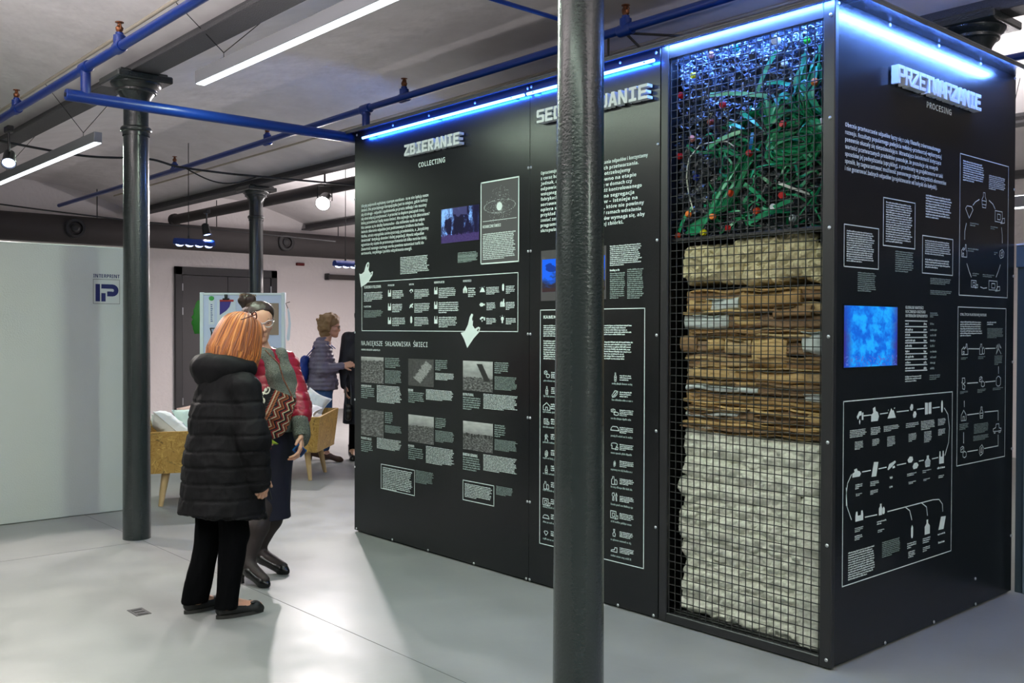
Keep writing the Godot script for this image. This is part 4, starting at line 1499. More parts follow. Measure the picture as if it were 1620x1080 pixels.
# grainy black and white pictures of heaped ground under a pale sky
func photo_mat(k: int) -> StandardMaterial3D:
	var im := Image.create(96, 96, false, Image.FORMAT_RGB8)
	var f := FastNoiseLite.new()
	f.seed = 40 + k
	f.frequency = 0.09
	f.fractal_octaves = 4
	var g := FastNoiseLite.new()
	g.seed = 60 + k
	g.frequency = 0.22
	var sky: float = [0.14, 0.0, 0.55, 0.1, 0.38, 0.42][k]
	for y in 96:
		for x in 96:
			var ny := y / 96.0
			var v := 0.30 + 0.30 * f.get_noise_2d(x, y * 1.6) + 0.16 * g.get_noise_2d(x, y)
			var edge := sky + 0.05 * f.get_noise_2d(x * 0.7, 300.0)
			if ny < edge:
				v = 0.50 + 0.16 * (1.0 - ny / maxf(edge, 0.01)) + 0.08 * f.get_noise_2d(x * 0.3, y * 0.5)
			elif k == 5 and ny < edge + 0.12 and g.get_noise_2d(x * 0.45, 9.0) > 0.12:
				v = 0.12
			if k == 1:
				var d := absf((x - 55) * 0.75 + (y - 45) * 0.55)
				v = 0.24 + 0.08 * f.get_noise_2d(x, y) + (0.38 if d < 14 + 6 * g.get_noise_2d(x * 0.5, y * 0.5) and absf((x - 55) * 0.55 - (y - 45) * 0.75) < 36 else 0.0) * (0.7 + 0.5 * g.get_noise_2d(x, y))
			if k == 2:
				var d := absf((x - 66) * 0.9 - (y - 36) * 0.42)
				if d < 8 and y > 8 and y < 64:
					v = 0.10 + 0.1 * g.get_noise_2d(x, y)
			if k == 0 and ny > 0.3:
				v += 0.3 * maxf(0.0, g.get_noise_2d(x * 0.9, y * 0.25))
			if k == 3:
				v = 0.34 + 0.25 * f.get_noise_2d(x * 0.6 + y * 0.5, y) + 0.15 * g.get_noise_2d(x, y)
			v = clampf((v - 0.36) * 1.1 + 0.40, 0.12, 0.75)
			im.set_pixel(x, y, Color(v * 0.98, v, v))
	var m := mat("photo_%d" % k, Color.WHITE, 0.6)
	m.albedo_texture = ImageTexture.create_from_image(im)
	return m

func screen(k: String, row: Array, tf: Transform3D, home: Node3D) -> void:
	var a := Vector2(row[1], row[2])
	var b := Vector2(row[3], row[4])
	var s := shp()
	s.flat(tf.translated_local(Vector3(0, 0, 0.0004)), a, Vector2(b.x, a.y), b, Vector2(a.x, b.y))
	var bez := part("screen_border", s.done(O), mat("border_" + k, Color(0.30, 0.29, 0.30) if k == "screen2" else Color(0.05, 0.05, 0.06), 0.3), home)
	var im := Image.create(160, 128, false, Image.FORMAT_RGB8)
	var f := FastNoiseLite.new()
	f.seed = 71
	f.frequency = 0.025
	f.fractal_octaves = 4
	f.domain_warp_enabled = true
	f.domain_warp_amplitude = 25
	var g := FastNoiseLite.new()
	g.seed = 5
	g.frequency = 0.12
	for y in 128:
		for x in 160:
			var n := f.get_noise_2d(x, y)
			var n2 := g.get_noise_2d(x, y)
			var c: Color
			if k == "screen1":
				# a dark street of heaped bags, cold highlights
				var streak := maxf(0.0, f.get_noise_2d(x * 1.5, y * 0.45) * 1.7 + 0.5 * n2)
				var hot := exp(-pow((x - 26) / 26.0, 2.0)) * 1.5 + 0.9 * exp(-pow((x - 112) / 20.0, 2.0)) + 0.15
				c = Color(0.08, 0.07, 0.20).lerp(Color(0.50, 0.72, 1.0), clampf(streak * hot * 1.3, 0, 1))
				if x < 50 and y < 46 - x * 0.3:
					c = c.lerp(Color(0.55, 0.76, 1.0), 0.6 + 0.3 * n)
				if absf(x - 76 + 18 * n) < 22 and y > 36:
					c = c.lerp(Color(0.06, 0.05, 0.16), 0.75)
				if y < 30 + 12 * n and absf(x - 80) < 30:
					c = c.lerp(Color(0.30, 0.32, 0.50), 0.7)
				if y > 98 + 10 * n2:
					c = Color(0.20, 0.15, 0.33).lerp(Color(0.30, 0.26, 0.46), 0.5 + 0.5 * n2)
			elif k == "screen2":
				c = Color(0.04, 0.30, 0.75).lerp(Color(0.12, 0.10, 0.14), clampf((y - 62 + n * 50) / 40.0, 0, 1))
				if y < 50 and Vector2((x - 24) * 1.2, y - 34).length() < 16 + 10 * n:
					c = Color(0.03, 0.16, 0.45)
				if y > 112:
					c = Color(0.16, 0.10, 0.10)
			else:
				c = Color(0.12, 0.63, 0.95).lerp(Color(0.06, 0.36, 0.80), clampf(0.5 + n * 1.4 + 0.35 * n2, 0, 1))
				var e := maxf(absf(x - 80) / 80.0 - 0.72 - 0.15 * n, 0.0) * 3.0 * clampf(0.6 + y / 128.0 * 0.6, 0, 1)
				c = c.lerp(Color(0.22, 0.10, 0.42), clampf(e, 0, 0.8))
				if y > 104 and n2 > 0.25:
					c = Color(0.30, 0.40, 0.75)
			im.set_pixel(x, y, c)
	var m := mat("picture_" + k, Color(0.01, 0.01, 0.01), 0.25)
	m.emission_enabled = true
	m.emission = Color.WHITE
	m.emission_operator = BaseMaterial3D.EMISSION_OP_MULTIPLY
	m.emission_texture = ImageTexture.create_from_image(im)
	m.emission_energy_multiplier = 1.2 if k != "screen2" else 1.9
	var i0 := a + Vector2(0.006, 0.006)
	var i1 := b - Vector2(0.006, 0.006)
	if k == "screen2":
		i0 += Vector2(0.004, 0.045)
		i1 -= Vector2(0.004, 0.045)
	s = shp()
	s.flat(tf.translated_local(Vector3(0, 0, 0.0012)), i0, Vector2(i1.x, i0.y), i1, Vector2(i0.x, i1.y))
	part("lit_screen", s.done(O), m, bez)
	var l := AreaLight3D.new()
	l.name = numbered("screen_light", bez)
	l.area_size = i1 - i0
	l.light_color = Color(0.15, 0.45, 1.0)
	l.light_energy = 0.02
	l.shadow_enabled = true
	var ce := tf * Vector3((i0.x + i1.x) / 2, (i0.y + i1.y) / 2, 0.006)
	l.transform = Transform3D(Basis(-tf.basis.x, Vector3.UP, -tf.basis.z), ce - O)
	bez.add_child(l, true)

func bolt(tf: Transform3D, u: float, v: float, home: Node3D) -> void:
	var s := shp()
	var bs := Basis(tf.basis.x, tf.basis.z, -tf.basis.y)
	s.lathe([Vector2(0.0085, 0.0), Vector2(0.0085, 0.0015), Vector2(0.006, 0.004), Vector2(0.003, 0.005), Vector2(0.0, 0.0052)], tf * Vector3(u, v, 0), 10, bs, false)
	part("bolt", s.done(O), M.bolt, home)

const LETTERS := {
	"Z": ["0 .8 1 .8 1 1 0 1", "0 0 1 0 1 .2 0 .2", "0 .2 .34 .2 1 .8 .66 .8"],
	"B": ["0 0 .28 0 .28 1 0 1", ".28 .81 .86 .81 .86 1 .28 1", ".28 .42 .86 .42 .86 .6 .28 .6", ".28 0 .88 0 .88 .19 .28 .19", ".68 .6 .96 .6 .96 .92 .86 1 .68 .92", ".72 .08 .88 0 1 .1 1 .42 .72 .5"],
	"I": [".36 .2 .64 .2 .64 .8 .36 .8", ".1 .8 .9 .8 .9 1 .1 1", ".1 0 .9 0 .9 .2 .1 .2"],
	"E": ["0 0 .28 0 .28 1 0 1", ".28 .8 1 .8 1 1 .28 1", ".28 .4 .86 .4 .86 .6 .28 .6", ".28 0 1 0 1 .2 .28 .2"],
	"R": ["0 0 .28 0 .28 1 0 1", ".28 .81 .86 .81 .86 1 .28 1", ".28 .38 .86 .38 .86 .56 .28 .56", ".7 .46 .97 .5 .97 .9 .86 1 .7 .9", ".42 .38 .72 .38 1 0 .69 0"],
	"A": ["0 0 .29 0 .6 1 .33 1", ".71 0 1 0 .67 1 .4 1", ".2 .2 .8 .2 .74 .38 .26 .38"],
	"N": ["0 0 .27 0 .27 1 0 1", ".73 0 1 0 1 1 .73 1", "0 1 .3 1 1 0 .7 0"],
	"S": [".08 .81 .96 .81 .96 1 .08 1", "0 .5 .28 .5 .28 .9 .08 1 0 .9", ".05 .41 .95 .41 .95 .59 .05 .59", ".72 .1 1 .1 1 .5 .72 .5", ".04 0 .92 0 1 .1 .92 .19 .04 .19"],
	"G": ["0 .08 .28 .08 .28 .92 0 .92", ".08 .81 .96 .81 .96 1 .08 1", ".08 0 1 0 1 .19 .08 .19", ".72 .19 1 .19 1 .52 .72 .52", ".5 .37 .72 .37 .72 .52 .5 .52"],
	"O": ["0 .08 .28 .08 .28 .92 0 .92", ".72 .08 1 .08 1 .92 .72 .92", ".08 .81 .92 .81 1 .92 .92 1 .08 1 0 .92", ".08 0 .92 0 1 .08 .92 .19 .08 .19 0 .08"],
	"W": ["0 .16 .25 .1 .25 1 0 1", ".75 .1 1 .16 1 1 .75 1", "0 .16 .12 0 .42 0 .5 .2 .25 .2", ".5 .2 .58 0 .88 0 1 .16 .75 .2", ".39 .1 .61 .1 .61 .74 .39 .74"],
	"P": ["0 0 .28 0 .28 1 0 1", ".28 .81 .88 .81 .88 1 .28 1", ".28 .36 .88 .36 .88 .55 .28 .55", ".72 .44 .88 .36 1 .48 1 .9 .88 1 .72 .9"],
	"T": ["0 .8 1 .8 1 1 0 1", ".36 0 .64 0 .64 .8 .36 .8"],
}

func raised_letters(text: String, tf: Transform3D, u: float, v: float, h: float, w: float, depth: float, gap: float, home: Node3D) -> void:
	var step := w / text.length()
	for k in text.length():
		var s := shp()
		var up := 0.0
		for q in LETTERS[text[k]]:
			var p := poly(q)
			up += 0.0007
			for e in p.size():
				p[e] = Vector2(u + step * (k + 0.04 + 0.92 * p[e].x), v + h * p[e].y)
			s.prism(p, depth + 2.0 * up, tf.translated_local(Vector3(0, 0, gap - up)))
		part("raised_letter", s.done(O), M.letter, home)

func led(t: Node3D, a: Vector3, b: Vector3, inward: Vector3, k: float) -> void:
	var s := shp()
	s.bar(a - Vector3(0.004, 0.003, 0.004), b + Vector3(0.004, 0.003, 0.004), 0.001)
	part("led_strip", s.done(O), M.led_glow, t)
	var l := AreaLight3D.new()
	l.name = numbered("led_light", t)
	var along := (b - a).normalized()
	l.area_size = Vector2(a.distance_to(b), 0.006)
	l.light_color = Color(0.10, 0.36, 1.0)
	l.light_energy = k
	l.shadow_enabled = true
	var z := -(inward * 0.75 + Vector3.DOWN * 0.66).normalized()
	l.transform = Transform3D(Basis(z.cross(along).cross(z).normalized(), z.cross(along), z).orthonormalized(), (a + b) / 2 + inward * 0.0075 - O)
	t.add_child(l, true)

# added glowing tube in place of a light strip reflected in the panel
func reflection_tube(t: Node3D, a: Vector3, b: Vector3) -> void:
	var s := shp()
	s.tube([a - Vector3(0, 0, 0.004), a, b, b + Vector3(0, 0, 0.004)], [0.005, 0.009, 0.009, 0.005], 12)
	part("led_reflection_band", s.done(O), M.reflection_tube_glow, t)
	for k in 3:
		s = shp()
		var p := a.lerp(b, 0.06 + 0.44 * k)
		s.bar(p + Vector3(-0.011, -0.003, -0.006), p + Vector3(0.0335, 0.003, 0.006), 0.001)
		part("clip", s.done(O), M.hood, t)  # clips added to carry the stand-in tube
	var l := AreaLight3D.new()
	l.name = numbered("reflection_tube_light", t)
	l.area_size = Vector2(a.distance_to(b), 0.008)
	l.light_color = Color(0.08, 0.34, 1.0)
	l.light_energy = 1.5 * a.distance_to(b)
	l.shadow_enabled = true
	l.transform = Transform3D(Basis(Vector3(0, 0, 1), Vector3.UP, Vector3(-1, 0, 0)), (a + b) / 2 + Vector3(0.0095, 0, 0) - O)
	t.add_child(l, true)

func exhibit() -> void:
	var t := thing("exhibit_cube", "tall black exhibition cube about waste with printed panels and a wire cage front", "exhibit", Vector3(FX, 0, RZ))
	var ff := Transform3D(Basis(Vector3(0, 0, 1), Vector3.UP, Vector3(-1, 0, 0)), Vector3(FX - 0.0008, 0, FZ))
	var rf := Transform3D(Basis(Vector3(1, 0, 0), Vector3.UP, Vector3(0, 0, 1)), Vector3(FX, 0, RZ + 0.0008))
	var s := shp()
	s.bar(Vector3(FX, 0.012, FZ), Vector3(FX + 0.012, TOP, FZ + 1.9095), 0.0015)
	var p1 := part("panel", s.done(O), M.panel, t)
	p1.set_meta("label", "black panel about collecting, with photographs")
	s = shp()
	s.bar(Vector3(FX, 0.012, FZ + 1.9125), Vector3(FX + 0.012, TOP, FZ + 2.9), 0.0015)
	var p2 := part("panel", s.done(O), M.panel, t)
	p2.set_meta("label", "black panel about sorting, behind the near column")
	s = shp()
	s.bar(Vector3(FX + 0.012, 0.012, RZ - 0.012), Vector3(FX + 1.945, TOP, RZ), 0.0015)
	var p3 := part("panel", s.done(O), M.panel, t)
	p3.set_meta("label", "black panel about processing, at the right")
	s = shp()
	s.bar(Vector3(FX + 0.012, 0.012, FZ), Vector3(FX + 1.945, TOP, FZ + 0.012), 0.0015)
	part("end_panel", s.done(O), M.panel, t)
	s = shp()
	s.bar(Vector3(FX + 1.933, 0.012, FZ + 0.012), Vector3(FX + 1.945, TOP, RZ - 0.012), 0.0015)
	part("back_panel", s.done(O), M.panel_dark, t)
	# foot rail
	s = shp()
	s.bar(Vector3(FX + 0.02, 0.0, FZ + 0.02), Vector3(FX + 0.06, 0.03, RZ - 0.02))
	s.bar(Vector3(FX + 0.02, 0.0, RZ - 0.06), Vector3(FX + 1.93, 0.03, RZ - 0.02))
	part("foot_rail", s.done(O), M.panel_dark, t)
	# bolts
	for v in [0.025, 0.478, 0.976, 1.471, 1.96, 2.452]:
		bolt(ff, 0.006 if v > 0.1 else 0.03, v, p1)
		if v > 0.1:
			bolt(ff, 1.900, v, p1)
			bolt(ff, 1.922, v, p2)
			bolt(ff, 2.884, v, p2)
			bolt(rf, 1.934, v - 0.15, p3)
	for u in [0.03, 0.494, 0.915, 1.40, 1.892]:
		bolt(ff, u, 2.921, p1)
		if u > 0.1:
			bolt(ff, u, 0.018, p1)
	for u in [1.922, 2.40, 2.624, 2.872]:
		bolt(ff, u, 2.924, p2)
		if u != 2.40:
			bolt(ff, u, 0.018, p2)
	for u in [0.024, 0.483, 0.982, 1.472, 1.928]:
		bolt(rf, u, 2.932, p3)
		if u > 0.1 and u < 1.9:
			bolt(rf, u, 0.022, p3)
	bolt(rf, 1.466, 0.16, p3)
	# print
	print_rows(FRONT_PRINT, ff, func(u): return p1 if u < 1.91 else p2)
	print_rows(RIGHT_PRINT, rf, func(_u): return p3)
	raised_letters("ZBIERANIE", ff, 0.690, 2.673, 0.076, 0.610, 0.035, 0.008, p1)
	raised_letters("SEGREGOWANIE", ff, 2.014, 2.688, 0.076, 0.842, 0.035, 0.008, p2)
	raised_letters("PRZETWARZANIE", rf, 0.481, 2.655, 0.086, 0.902, 0.035, 0.008, p3)
	# hood with a lip that hides the light strips
	var ov := 0.05
	var orr := 0.115
	var ol := 0.115
	var x0 := FX - ov
	var x1 := FX + 1.945 + 0.05
	var za := FZ - ol
	var zb := RZ + orr
	s = shp()
	s.bar(Vector3(x0, TOP + 0.001, za), Vector3(FX + 0.10, TOP + 0.013, zb), 0.002)
	var hood := part("hood", s.done(O), M.hood, t)
	for q in [[Vector3(FX + 0.1005, TOP + 0.001, RZ - 0.10), Vector3(x1, TOP + 0.013, zb)], [Vector3(FX + 0.1005, TOP + 0.001, za), Vector3(x1, TOP + 0.013, FZ + 0.10)], [Vector3(FX + 1.86, TOP + 0.001, FZ + 0.1005), Vector3(x1, TOP + 0.013, RZ - 0.1005)]]:
		s = shp()
		s.bar(q[0], q[1], 0.002)
		part("hood", s.done(O), M.hood, t)
	for q in [[Vector3(x0, TOP - 0.012, za), Vector3(x0 + 0.003, TOP + 0.001, zb)], [Vector3(x0 + 0.003, TOP - 0.014, zb - 0.003), Vector3(x1, TOP + 0.001, zb)]]:
		s = shp()
		s.bar(q[0], q[1])
		part("hood_lip", s.done(O), M.hood, t)
	led(t, Vector3(x0 + 0.011, TOP - 0.0025, RZ - 0.97), Vector3(x0 + 0.011, TOP - 0.0025, RZ + 0.02), Vector3(1, 0, 0), 0.4)
	for q in [[0.16, 1.895], [1.925, 2.885]]:
		reflection_tube(t, Vector3(FX - 0.034, 2.876, FZ + q[0]), Vector3(FX - 0.034, 2.876, FZ + q[1]))  # glowing tubes drawn where the panels reflect the hidden strips
	led(t, Vector3(FX + 0.02, TOP - 0.0025, zb - 0.012), Vector3(FX + 1.80, TOP - 0.0025, zb - 0.012), Vector3(0, 0, -1), 0.5)
	led(t, Vector3(FX - 0.02, TOP - 0.012, za + 0.02), Vector3(FX + 1.8, TOP - 0.012, za + 0.02), Vector3(0, 0, 1), 0.3)
	led(t, Vector3(FX + 0.05, TOP - 0.03, RZ - 0.93), Vector3(FX + 0.05, TOP - 0.03, RZ - 0.05), Vector3(1, 0, 0), 0.35)  # unseen strip behind the top bar, placed to light the contents blue
	# the wire cage
	var fr := Node3D.new()
	fr.name = "cage_front"
	t.add_child(fr)
	var c0 := RZ - 0.978
	for q in [[Vector3(FX - 0.002, 0.006, c0), Vector3(FX + 0.03, TOP, c0 + 0.050)], [Vector3(FX - 0.002, 0.006, RZ - 0.058), Vector3(FX + 0.03, TOP, RZ + 0.001)], [Vector3(FX - 0.002, 2.872, c0 + 0.0505), Vector3(FX + 0.03, TOP, RZ - 0.0585)], [Vector3(FX - 0.002, 0.006, c0 + 0.0505), Vector3(FX + 0.03, 0.052, RZ - 0.0585)]]:
		s = shp()
		s.bar(q[0], q[1], 0.004)
		part("frame_bar", s.done(O), M.cage, fr)
	for v in [0.043, 0.55, 1.005, 1.471, 1.95, 2.43, 2.88]:
		bolt(ff.translated_local(Vector3(0, 0, 0.002)), 3.862, v, fr)
	var wx := FX + 0.012
	var zz := -3.1665
	while zz < RZ - 0.06:
		s = shp()
		s.tube([Vector3(wx, 0.05, zz), Vector3(wx, 2.874, zz)], 0.0027, 6, false)
		part("upright_wire", s.done(O), M.cage_wire, fr)
		zz += 0.0387
	var y := 0.078
	while y < 2.87:
		s = shp()
		s.tube([Vector3(wx + 0.005, y, c0 + 0.048), Vector3(wx + 0.005, y, RZ - 0.056)], 0.0025, 6, false)
		part("cross_wire", s.done(O), M.cage_wire, fr)
		y += 0.0396
	# compartment behind the wires
	for q in [["compartment_side", Vector3(FX + 0.02, 0.02, c0 - 0.006), Vector3(FX + 0.60, TOP - 0.01, c0 + 0.004)], ["compartment_back", Vector3(FX + 0.60, 0.02, c0 - 0.006), Vector3(FX + 0.61, TOP - 0.01, RZ - 0.02)], ["compartment_floor", Vector3(FX + 0.035, 0.03, c0 + 0.006), Vector3(FX + 0.59, 0.06, RZ - 0.02)], ["shelf", Vector3(FX + 0.035, 1.948, c0 + 0.006), Vector3(FX + 0.59, 1.966, RZ - 0.02)]]:
		s = shp()
		s.bar(q[1], q[2], 0.002)
		part(q[0], s.done(O), M.panel_dark, t)

# ---------------------------------------------------------------- what the cage holds
# a crumpled front: a sheet from the back over the top edge down the front, y and z edges ragged
func crumple(z0: float, z1: float, y0: float, y1: float, xf: float, depth: float, nz: int, ny: int, lob: float, amp: float, f: FastNoiseLite, big: FastNoiseLite) -> ArrayMesh:
	var s := shp()
	var rows := []
	var hy := (y1 - y0) / 2
	for j in ny + 1:
		var row := PackedVector3Array()
		var a := PI * j / ny               # 0 top back .. PI bottom back
		var fy := -cos(a)                  # -1 top? (runs -1..1)
		for i in nz + 1:
			var u := float(i) / nz
			var z := lerpf(z0, z1, u)
			var edge := minf(minf(u, 1 - u) * (z1 - z0) / 0.05, 1.0)
			var rag := sqrt(maxf(0.0, 1.0 - (1.0 - edge) * (1.0 - edge)))
			var yc := (y0 + y1) / 2 + big.get_noise_2d(z * 9.0, y0 * 20) * hy * 0.30
			var y := yc - fy * hy * (0.75 + 0.25 * rag) * (1.0 + 0.10 * big.get_noise_2d(z * 30.0, y1 * 31))
			var b := pow(sin(a), 0.55) if sin(a) > 0 else 0.0
			var x := xf + lob - lob * b * (0.4 + 0.6 * rag) + (1.0 - b) * 0.02
			if j == 0 or j == ny:
				x = xf + depth
			var n := f.get_noise_3d(z * 80, y * 120, y0 * 50)
			x += amp * n * (1.0 if j > 0 and j < ny else 0.0)
			y += amp * 0.5 * f.get_noise_3d(y * 100, z * 100, 40)
			row.append(Vector3(x, y, z))
		rows.append(row)
	# rings run along z in each row; loft them open
	s.loft(rows, false, false)
	return s.done(O)

func noise3(sd: int, freq: float, ridged := true, oct := 3) -> FastNoiseLite:
	var f := FastNoiseLite.new()
	f.seed = sd
	f.frequency = freq
	f.noise_type = FastNoiseLite.TYPE_SIMPLEX_SMOOTH
	f.fractal_type = FastNoiseLite.FRACTAL_RIDGED if ridged else FastNoiseLite.FRACTAL_FBM
	f.fractal_octaves = oct
	return f

func board(called: String, label: String, z0: float, z1: float, y0: float, y1: float, m: Material, r: RandomNumberGenerator, group: String, tilt := 0.0, fold := 0.6) -> void:
	var zc := (z0 + z1) / 2
	var t := thing(called, label, "cardboard", Vector3(3.95, (y0 + y1) / 2, zc), group)
	var nz := maxi(6, int((z1 - z0) / 0.03))
	var rings := []
	var w1 := noise3(r.randi() % 1000, 0.03, false, 3)
	var xo := 3.915 + r.randf() * 0.03
	var h := (y1 - y0)
	for i in nz + 1:
		var u := float(i) / nz
		var z := lerpf(z0, z1, u)
		var bend := w1.get_noise_2d(z * 100, 0) * 0.016 + tilt * (u - 0.5)
		var hh := h * (0.85 + 0.35 * w1.get_noise_2d(z * 160, 50))
		var x := xo + 0.012 * w1.get_noise_2d(z * 220, 90) + (0.015 if i == 0 or i == nz else 0.0)
		var yc := (y0 + y1) / 2 + bend
		var pr := PackedVector3Array()
		for q in [Vector2(0.30, -0.5), Vector2(0.014 * fold, -0.5), Vector2(0.003, -0.28), Vector2(0.0, 0.0), Vector2(0.003, 0.30), Vector2(0.016 * fold, 0.5), Vector2(0.30, 0.5)]:
			pr.append(Vector3(x + q.x + (0.004 * w1.get_noise_2d(z * 500, q.y * 60) if q.x < 0.1 else 0.0), yc + q.y * hh, z))
		rings.append(pr)
	var s := shp()
	s.loft(rings)
	var o := part("sheet", s.done(O), m, t)
	if h > 0.03 and r.randf() < 0.8:
		# the loose top flap of the folded carton
		s = shp()
		rings = []
		var za := lerpf(z0, z1, 0.05 + 0.3 * r.randf())
		var zb := lerpf(z0, z1, 0.65 + 0.3 * r.randf())
		for i in 9:
			var z := lerpf(za, zb, i / 8.0)
			var y := y1 - 0.004 + 0.006 * w1.get_noise_2d(z * 100, 0) + w1.get_noise_2d(z * 100, 0) * 0.016 + tilt * ((z - z0) / (z1 - z0) - 0.5)
			var x := xo - 0.008 - 0.006 * r.randf()
			var pr := PackedVector3Array()
			for q in [Vector2(0.12, 0.003), Vector2(0.0, 0.001), Vector2(0.001, -0.004), Vector2(0.12, -0.003)]:
				pr.append(Vector3(x + q.x, y + q.y, z))
			rings.append(pr)
		s.loft(rings)
		part("flap", s.done(O), m, t)
	else:
		o.set_meta("label", "folded edge towards the wires")

func cage_contents() -> void:
	var r := RandomNumberGenerator.new()
	r.seed = 31
	var n3 := noise_image(256, 0.06, FastNoiseLite.TYPE_SIMPLEX_SMOOTH, 4, 77)
	# ---- crumpled plastic film, bottom
	var film := mat("film", Color.WHITE, 0.32)
	film.albedo_texture = tinted(n3, Color(0.76, 0.75, 0.69), Color(0.99, 0.99, 0.95))
	relief(film, n3, 0.5, 3.0)
	var t := thing("film_bale", "pale bale of crumpled clear plastic film at the bottom of the cage", "bale", Vector3(3.95, 0.06, -2.75))
	var edges := [0.062]
	while edges[-1] < 0.90:
		edges.append(edges[-1] + r.randf_range(0.055, 0.10))
	edges[-1] = 0.985
	var big := noise3(3, 0.012 * 10, false, 2)
	for k in edges.size() - 1:
		var f := noise3(100 + k, 0.08, true, 4)
		var z0 := -3.155 + r.randf_range(-0.012, 0.035)
		var z1 := -2.31 if edges[k] > 0.72 else -2.44 + r.randf_range(-0.02, 0.03)
		part("film_layer", crumple(z0, z1, edges[k] - 0.012, edges[k + 1] + 0.012, 3.905 + r.randf() * 0.02, 0.4, 130, 26, 0.045, 0.026, f, big), film, t)
	t = thing("film_bundle", "upright roll of pale plastic film in the lower right corner of the cage", "film", Vector3(3.93, 0.06, -2.39))
	var f2 := noise3(7, 0.05, true, 4)
	var rings := []
	for j in 46:
		var v := j / 45.0
		var pr := PackedVector3Array()
		for i in 26:
			var a := TAU * i / 26
			var rad := 0.078 * (0.92 + 0.22 * f2.get_noise_2d(v * 40, 3)) * (1.0 if v < 0.9 else sqrt(maxf(0.02, 1.0 - pow((v - 0.9) / 0.1, 2))))
			var rr := rad * (1.0 + 0.30 * f2.get_noise_3d(cos(a) * 22, v * 50, sin(a) * 22))
			pr.append(Vector3(3.985 + rr * cos(a), 0.062 + v * 0.70, -2.392 - rr * sin(a)))
		rings.append(pr)
	var s := shp()
	s.loft(rings)
	part("roll", s.done(O), film, t)
	# ---- cardboard sheets
	var cols := []
	var cn := noise_image(128, 0.09, FastNoiseLite.TYPE_SIMPLEX_SMOOTH, 3, 12)
	for c in [Color(0.70, 0.55, 0.33), Color(0.80, 0.66, 0.43), Color(0.60, 0.46, 0.30), Color(0.76, 0.64, 0.45), Color(0.52, 0.40, 0.28)]:
		var m := mat("cardboard_%d" % cols.size(), Color.WHITE, 0.75)
		m.albedo_texture = tinted(cn, c.darkened(0.12), c.lightened(0.12))
		relief(m, cn, 0.3, 6.0)
		m.uv1_scale = Vector3(3, 14, 3)
		cols.append(m)
	var white := mat("white_board", Color(0.80, 0.83, 0.83), 0.6)
	var g := "flattened cardboard sheets baled behind the wires"
	var special := [
		[-3.13, -2.865, 1.505, 1.578, 6, 0.0, "white carton sheet at the left below the kraft paper, the taller one"],
		[-3.02, -2.80, 1.590, 1.660, 6, 0.01, "white carton flap just below the kraft paper"],
		[-3.10, -2.93, 1.600, 1.655, 1, 0.0, "brown folded sheet at the left just below the kraft paper"],
		[-2.79, -2.46, 1.600, 1.690, 0, 0.015, "wide brown folded sheet at the right just below the kraft paper"],
		[-2.84, -2.66, 1.520, 1.570, 1, 0.0, "yellow brown folded carton beside the white sheet"],
		[-2.60, -2.40, 1.560, 1.615, 2, 0.015, "dark brown folded carton at the upper right"],
		[-3.155, -3.05, 1.37, 1.475, 2, 0.0, "brown rolled carton end at the left edge"],
		[-3.00, -2.89, 1.385, 1.465, 1, 0.0, "square light brown carton end, left of the middle"],
		[-2.88, -2.735, 1.375, 1.46, 3, 0.0, "light brown carton end in the middle of the bale"],
		[-2.725, -2.535, 1.315, 1.47, 1, 0.0, "largest light brown carton end, right of the middle"],
		[-2.45, -2.34, 1.39, 1.50, 6, 0.0, "crumpled white paper at the right edge"],
		[-3.05, -2.74, 1.320, 1.355, 3, 0.01, "pale brown folded sheet below the carton ends"],
		[-3.07, -2.86, 1.245, 1.315, 1, 0.0, "light brown folded carton at the left, lower row"],
		[-2.85, -2.70, 1.255, 1.310, 0, 0.0, "light brown folded carton in the middle, lower row"],
		[-2.69, -2.42, 1.240, 1.305, 1, 0.0, "long light brown folded carton at the right, lower row"],
		[-3.12, -2.69, 1.195, 1.225, 6, 0.005, "long white carton edge across the middle of the bale"],
		[-3.13, -2.80, 1.065, 1.09, 6, 0.012, "long white carton edge near the bottom of the bale"],
		[-2.44, -2.34, 1.16, 1.20, 6, 0.0, "small crumpled white paper at the right edge"],
		[-2.42, -2.33, 1.07, 1.12, 1, -0.01, "torn light brown carton corner at the lower right"],
	]
	for q in special:
		board("cardboard_sheet", q[6], q[0], q[1], q[2], q[3], white if q[4] == 6 else cols[q[4]], r, g, q[5])
	var lv := [1.685, 1.580, 1.490, 1.482, 1.470, 1.362, 1.350, 1.308, 1.235, 1.226, 1.188, 1.175, 1.160, 1.145, 1.128, 1.112, 1.098, 1.085, 1.062, 1.050, 1.038, 1.026, 1.013, 1.0, 0.992]
	var nth := ["first", "second", "third", "fourth", "fifth", "sixth", "seventh", "eighth", "ninth", "tenth", "eleventh", "twelfth", "thirteenth", "fourteenth", "fifteenth", "sixteenth", "seventeenth", "eighteenth", "nineteenth", "twentieth", "twenty-first", "twenty-second", "twenty-third", "twenty-fourth", "twenty-fifth"]
	for k in lv.size():
		var cuts := [[-3.14, -2.33]] if k % 3 == 0 else [[-3.14, -2.80 + 0.1 * r.randf()], [-2.79 + 0.1 * r.randf(), -2.33]]
		for c in cuts:
			var thin: String = "thin brown cardboard layer " + ("across the whole cage, " if cuts.size() == 1 else "in the left half of the cage, " if c == cuts[0] else "in the right half of the cage, ") + nth[k] + " layer from the top"
			board("cardboard_sheet", thin, c[0] + r.randf_range(-0.01, 0.05), c[1] + r.randf_range(-0.06, 0.01), lv[k], lv[k] + r.randf_range(0.007, 0.02), cols[r.randi() % 5], r, "thin cardboard layers in the bale", r.randf_range(-0.008, 0.008))
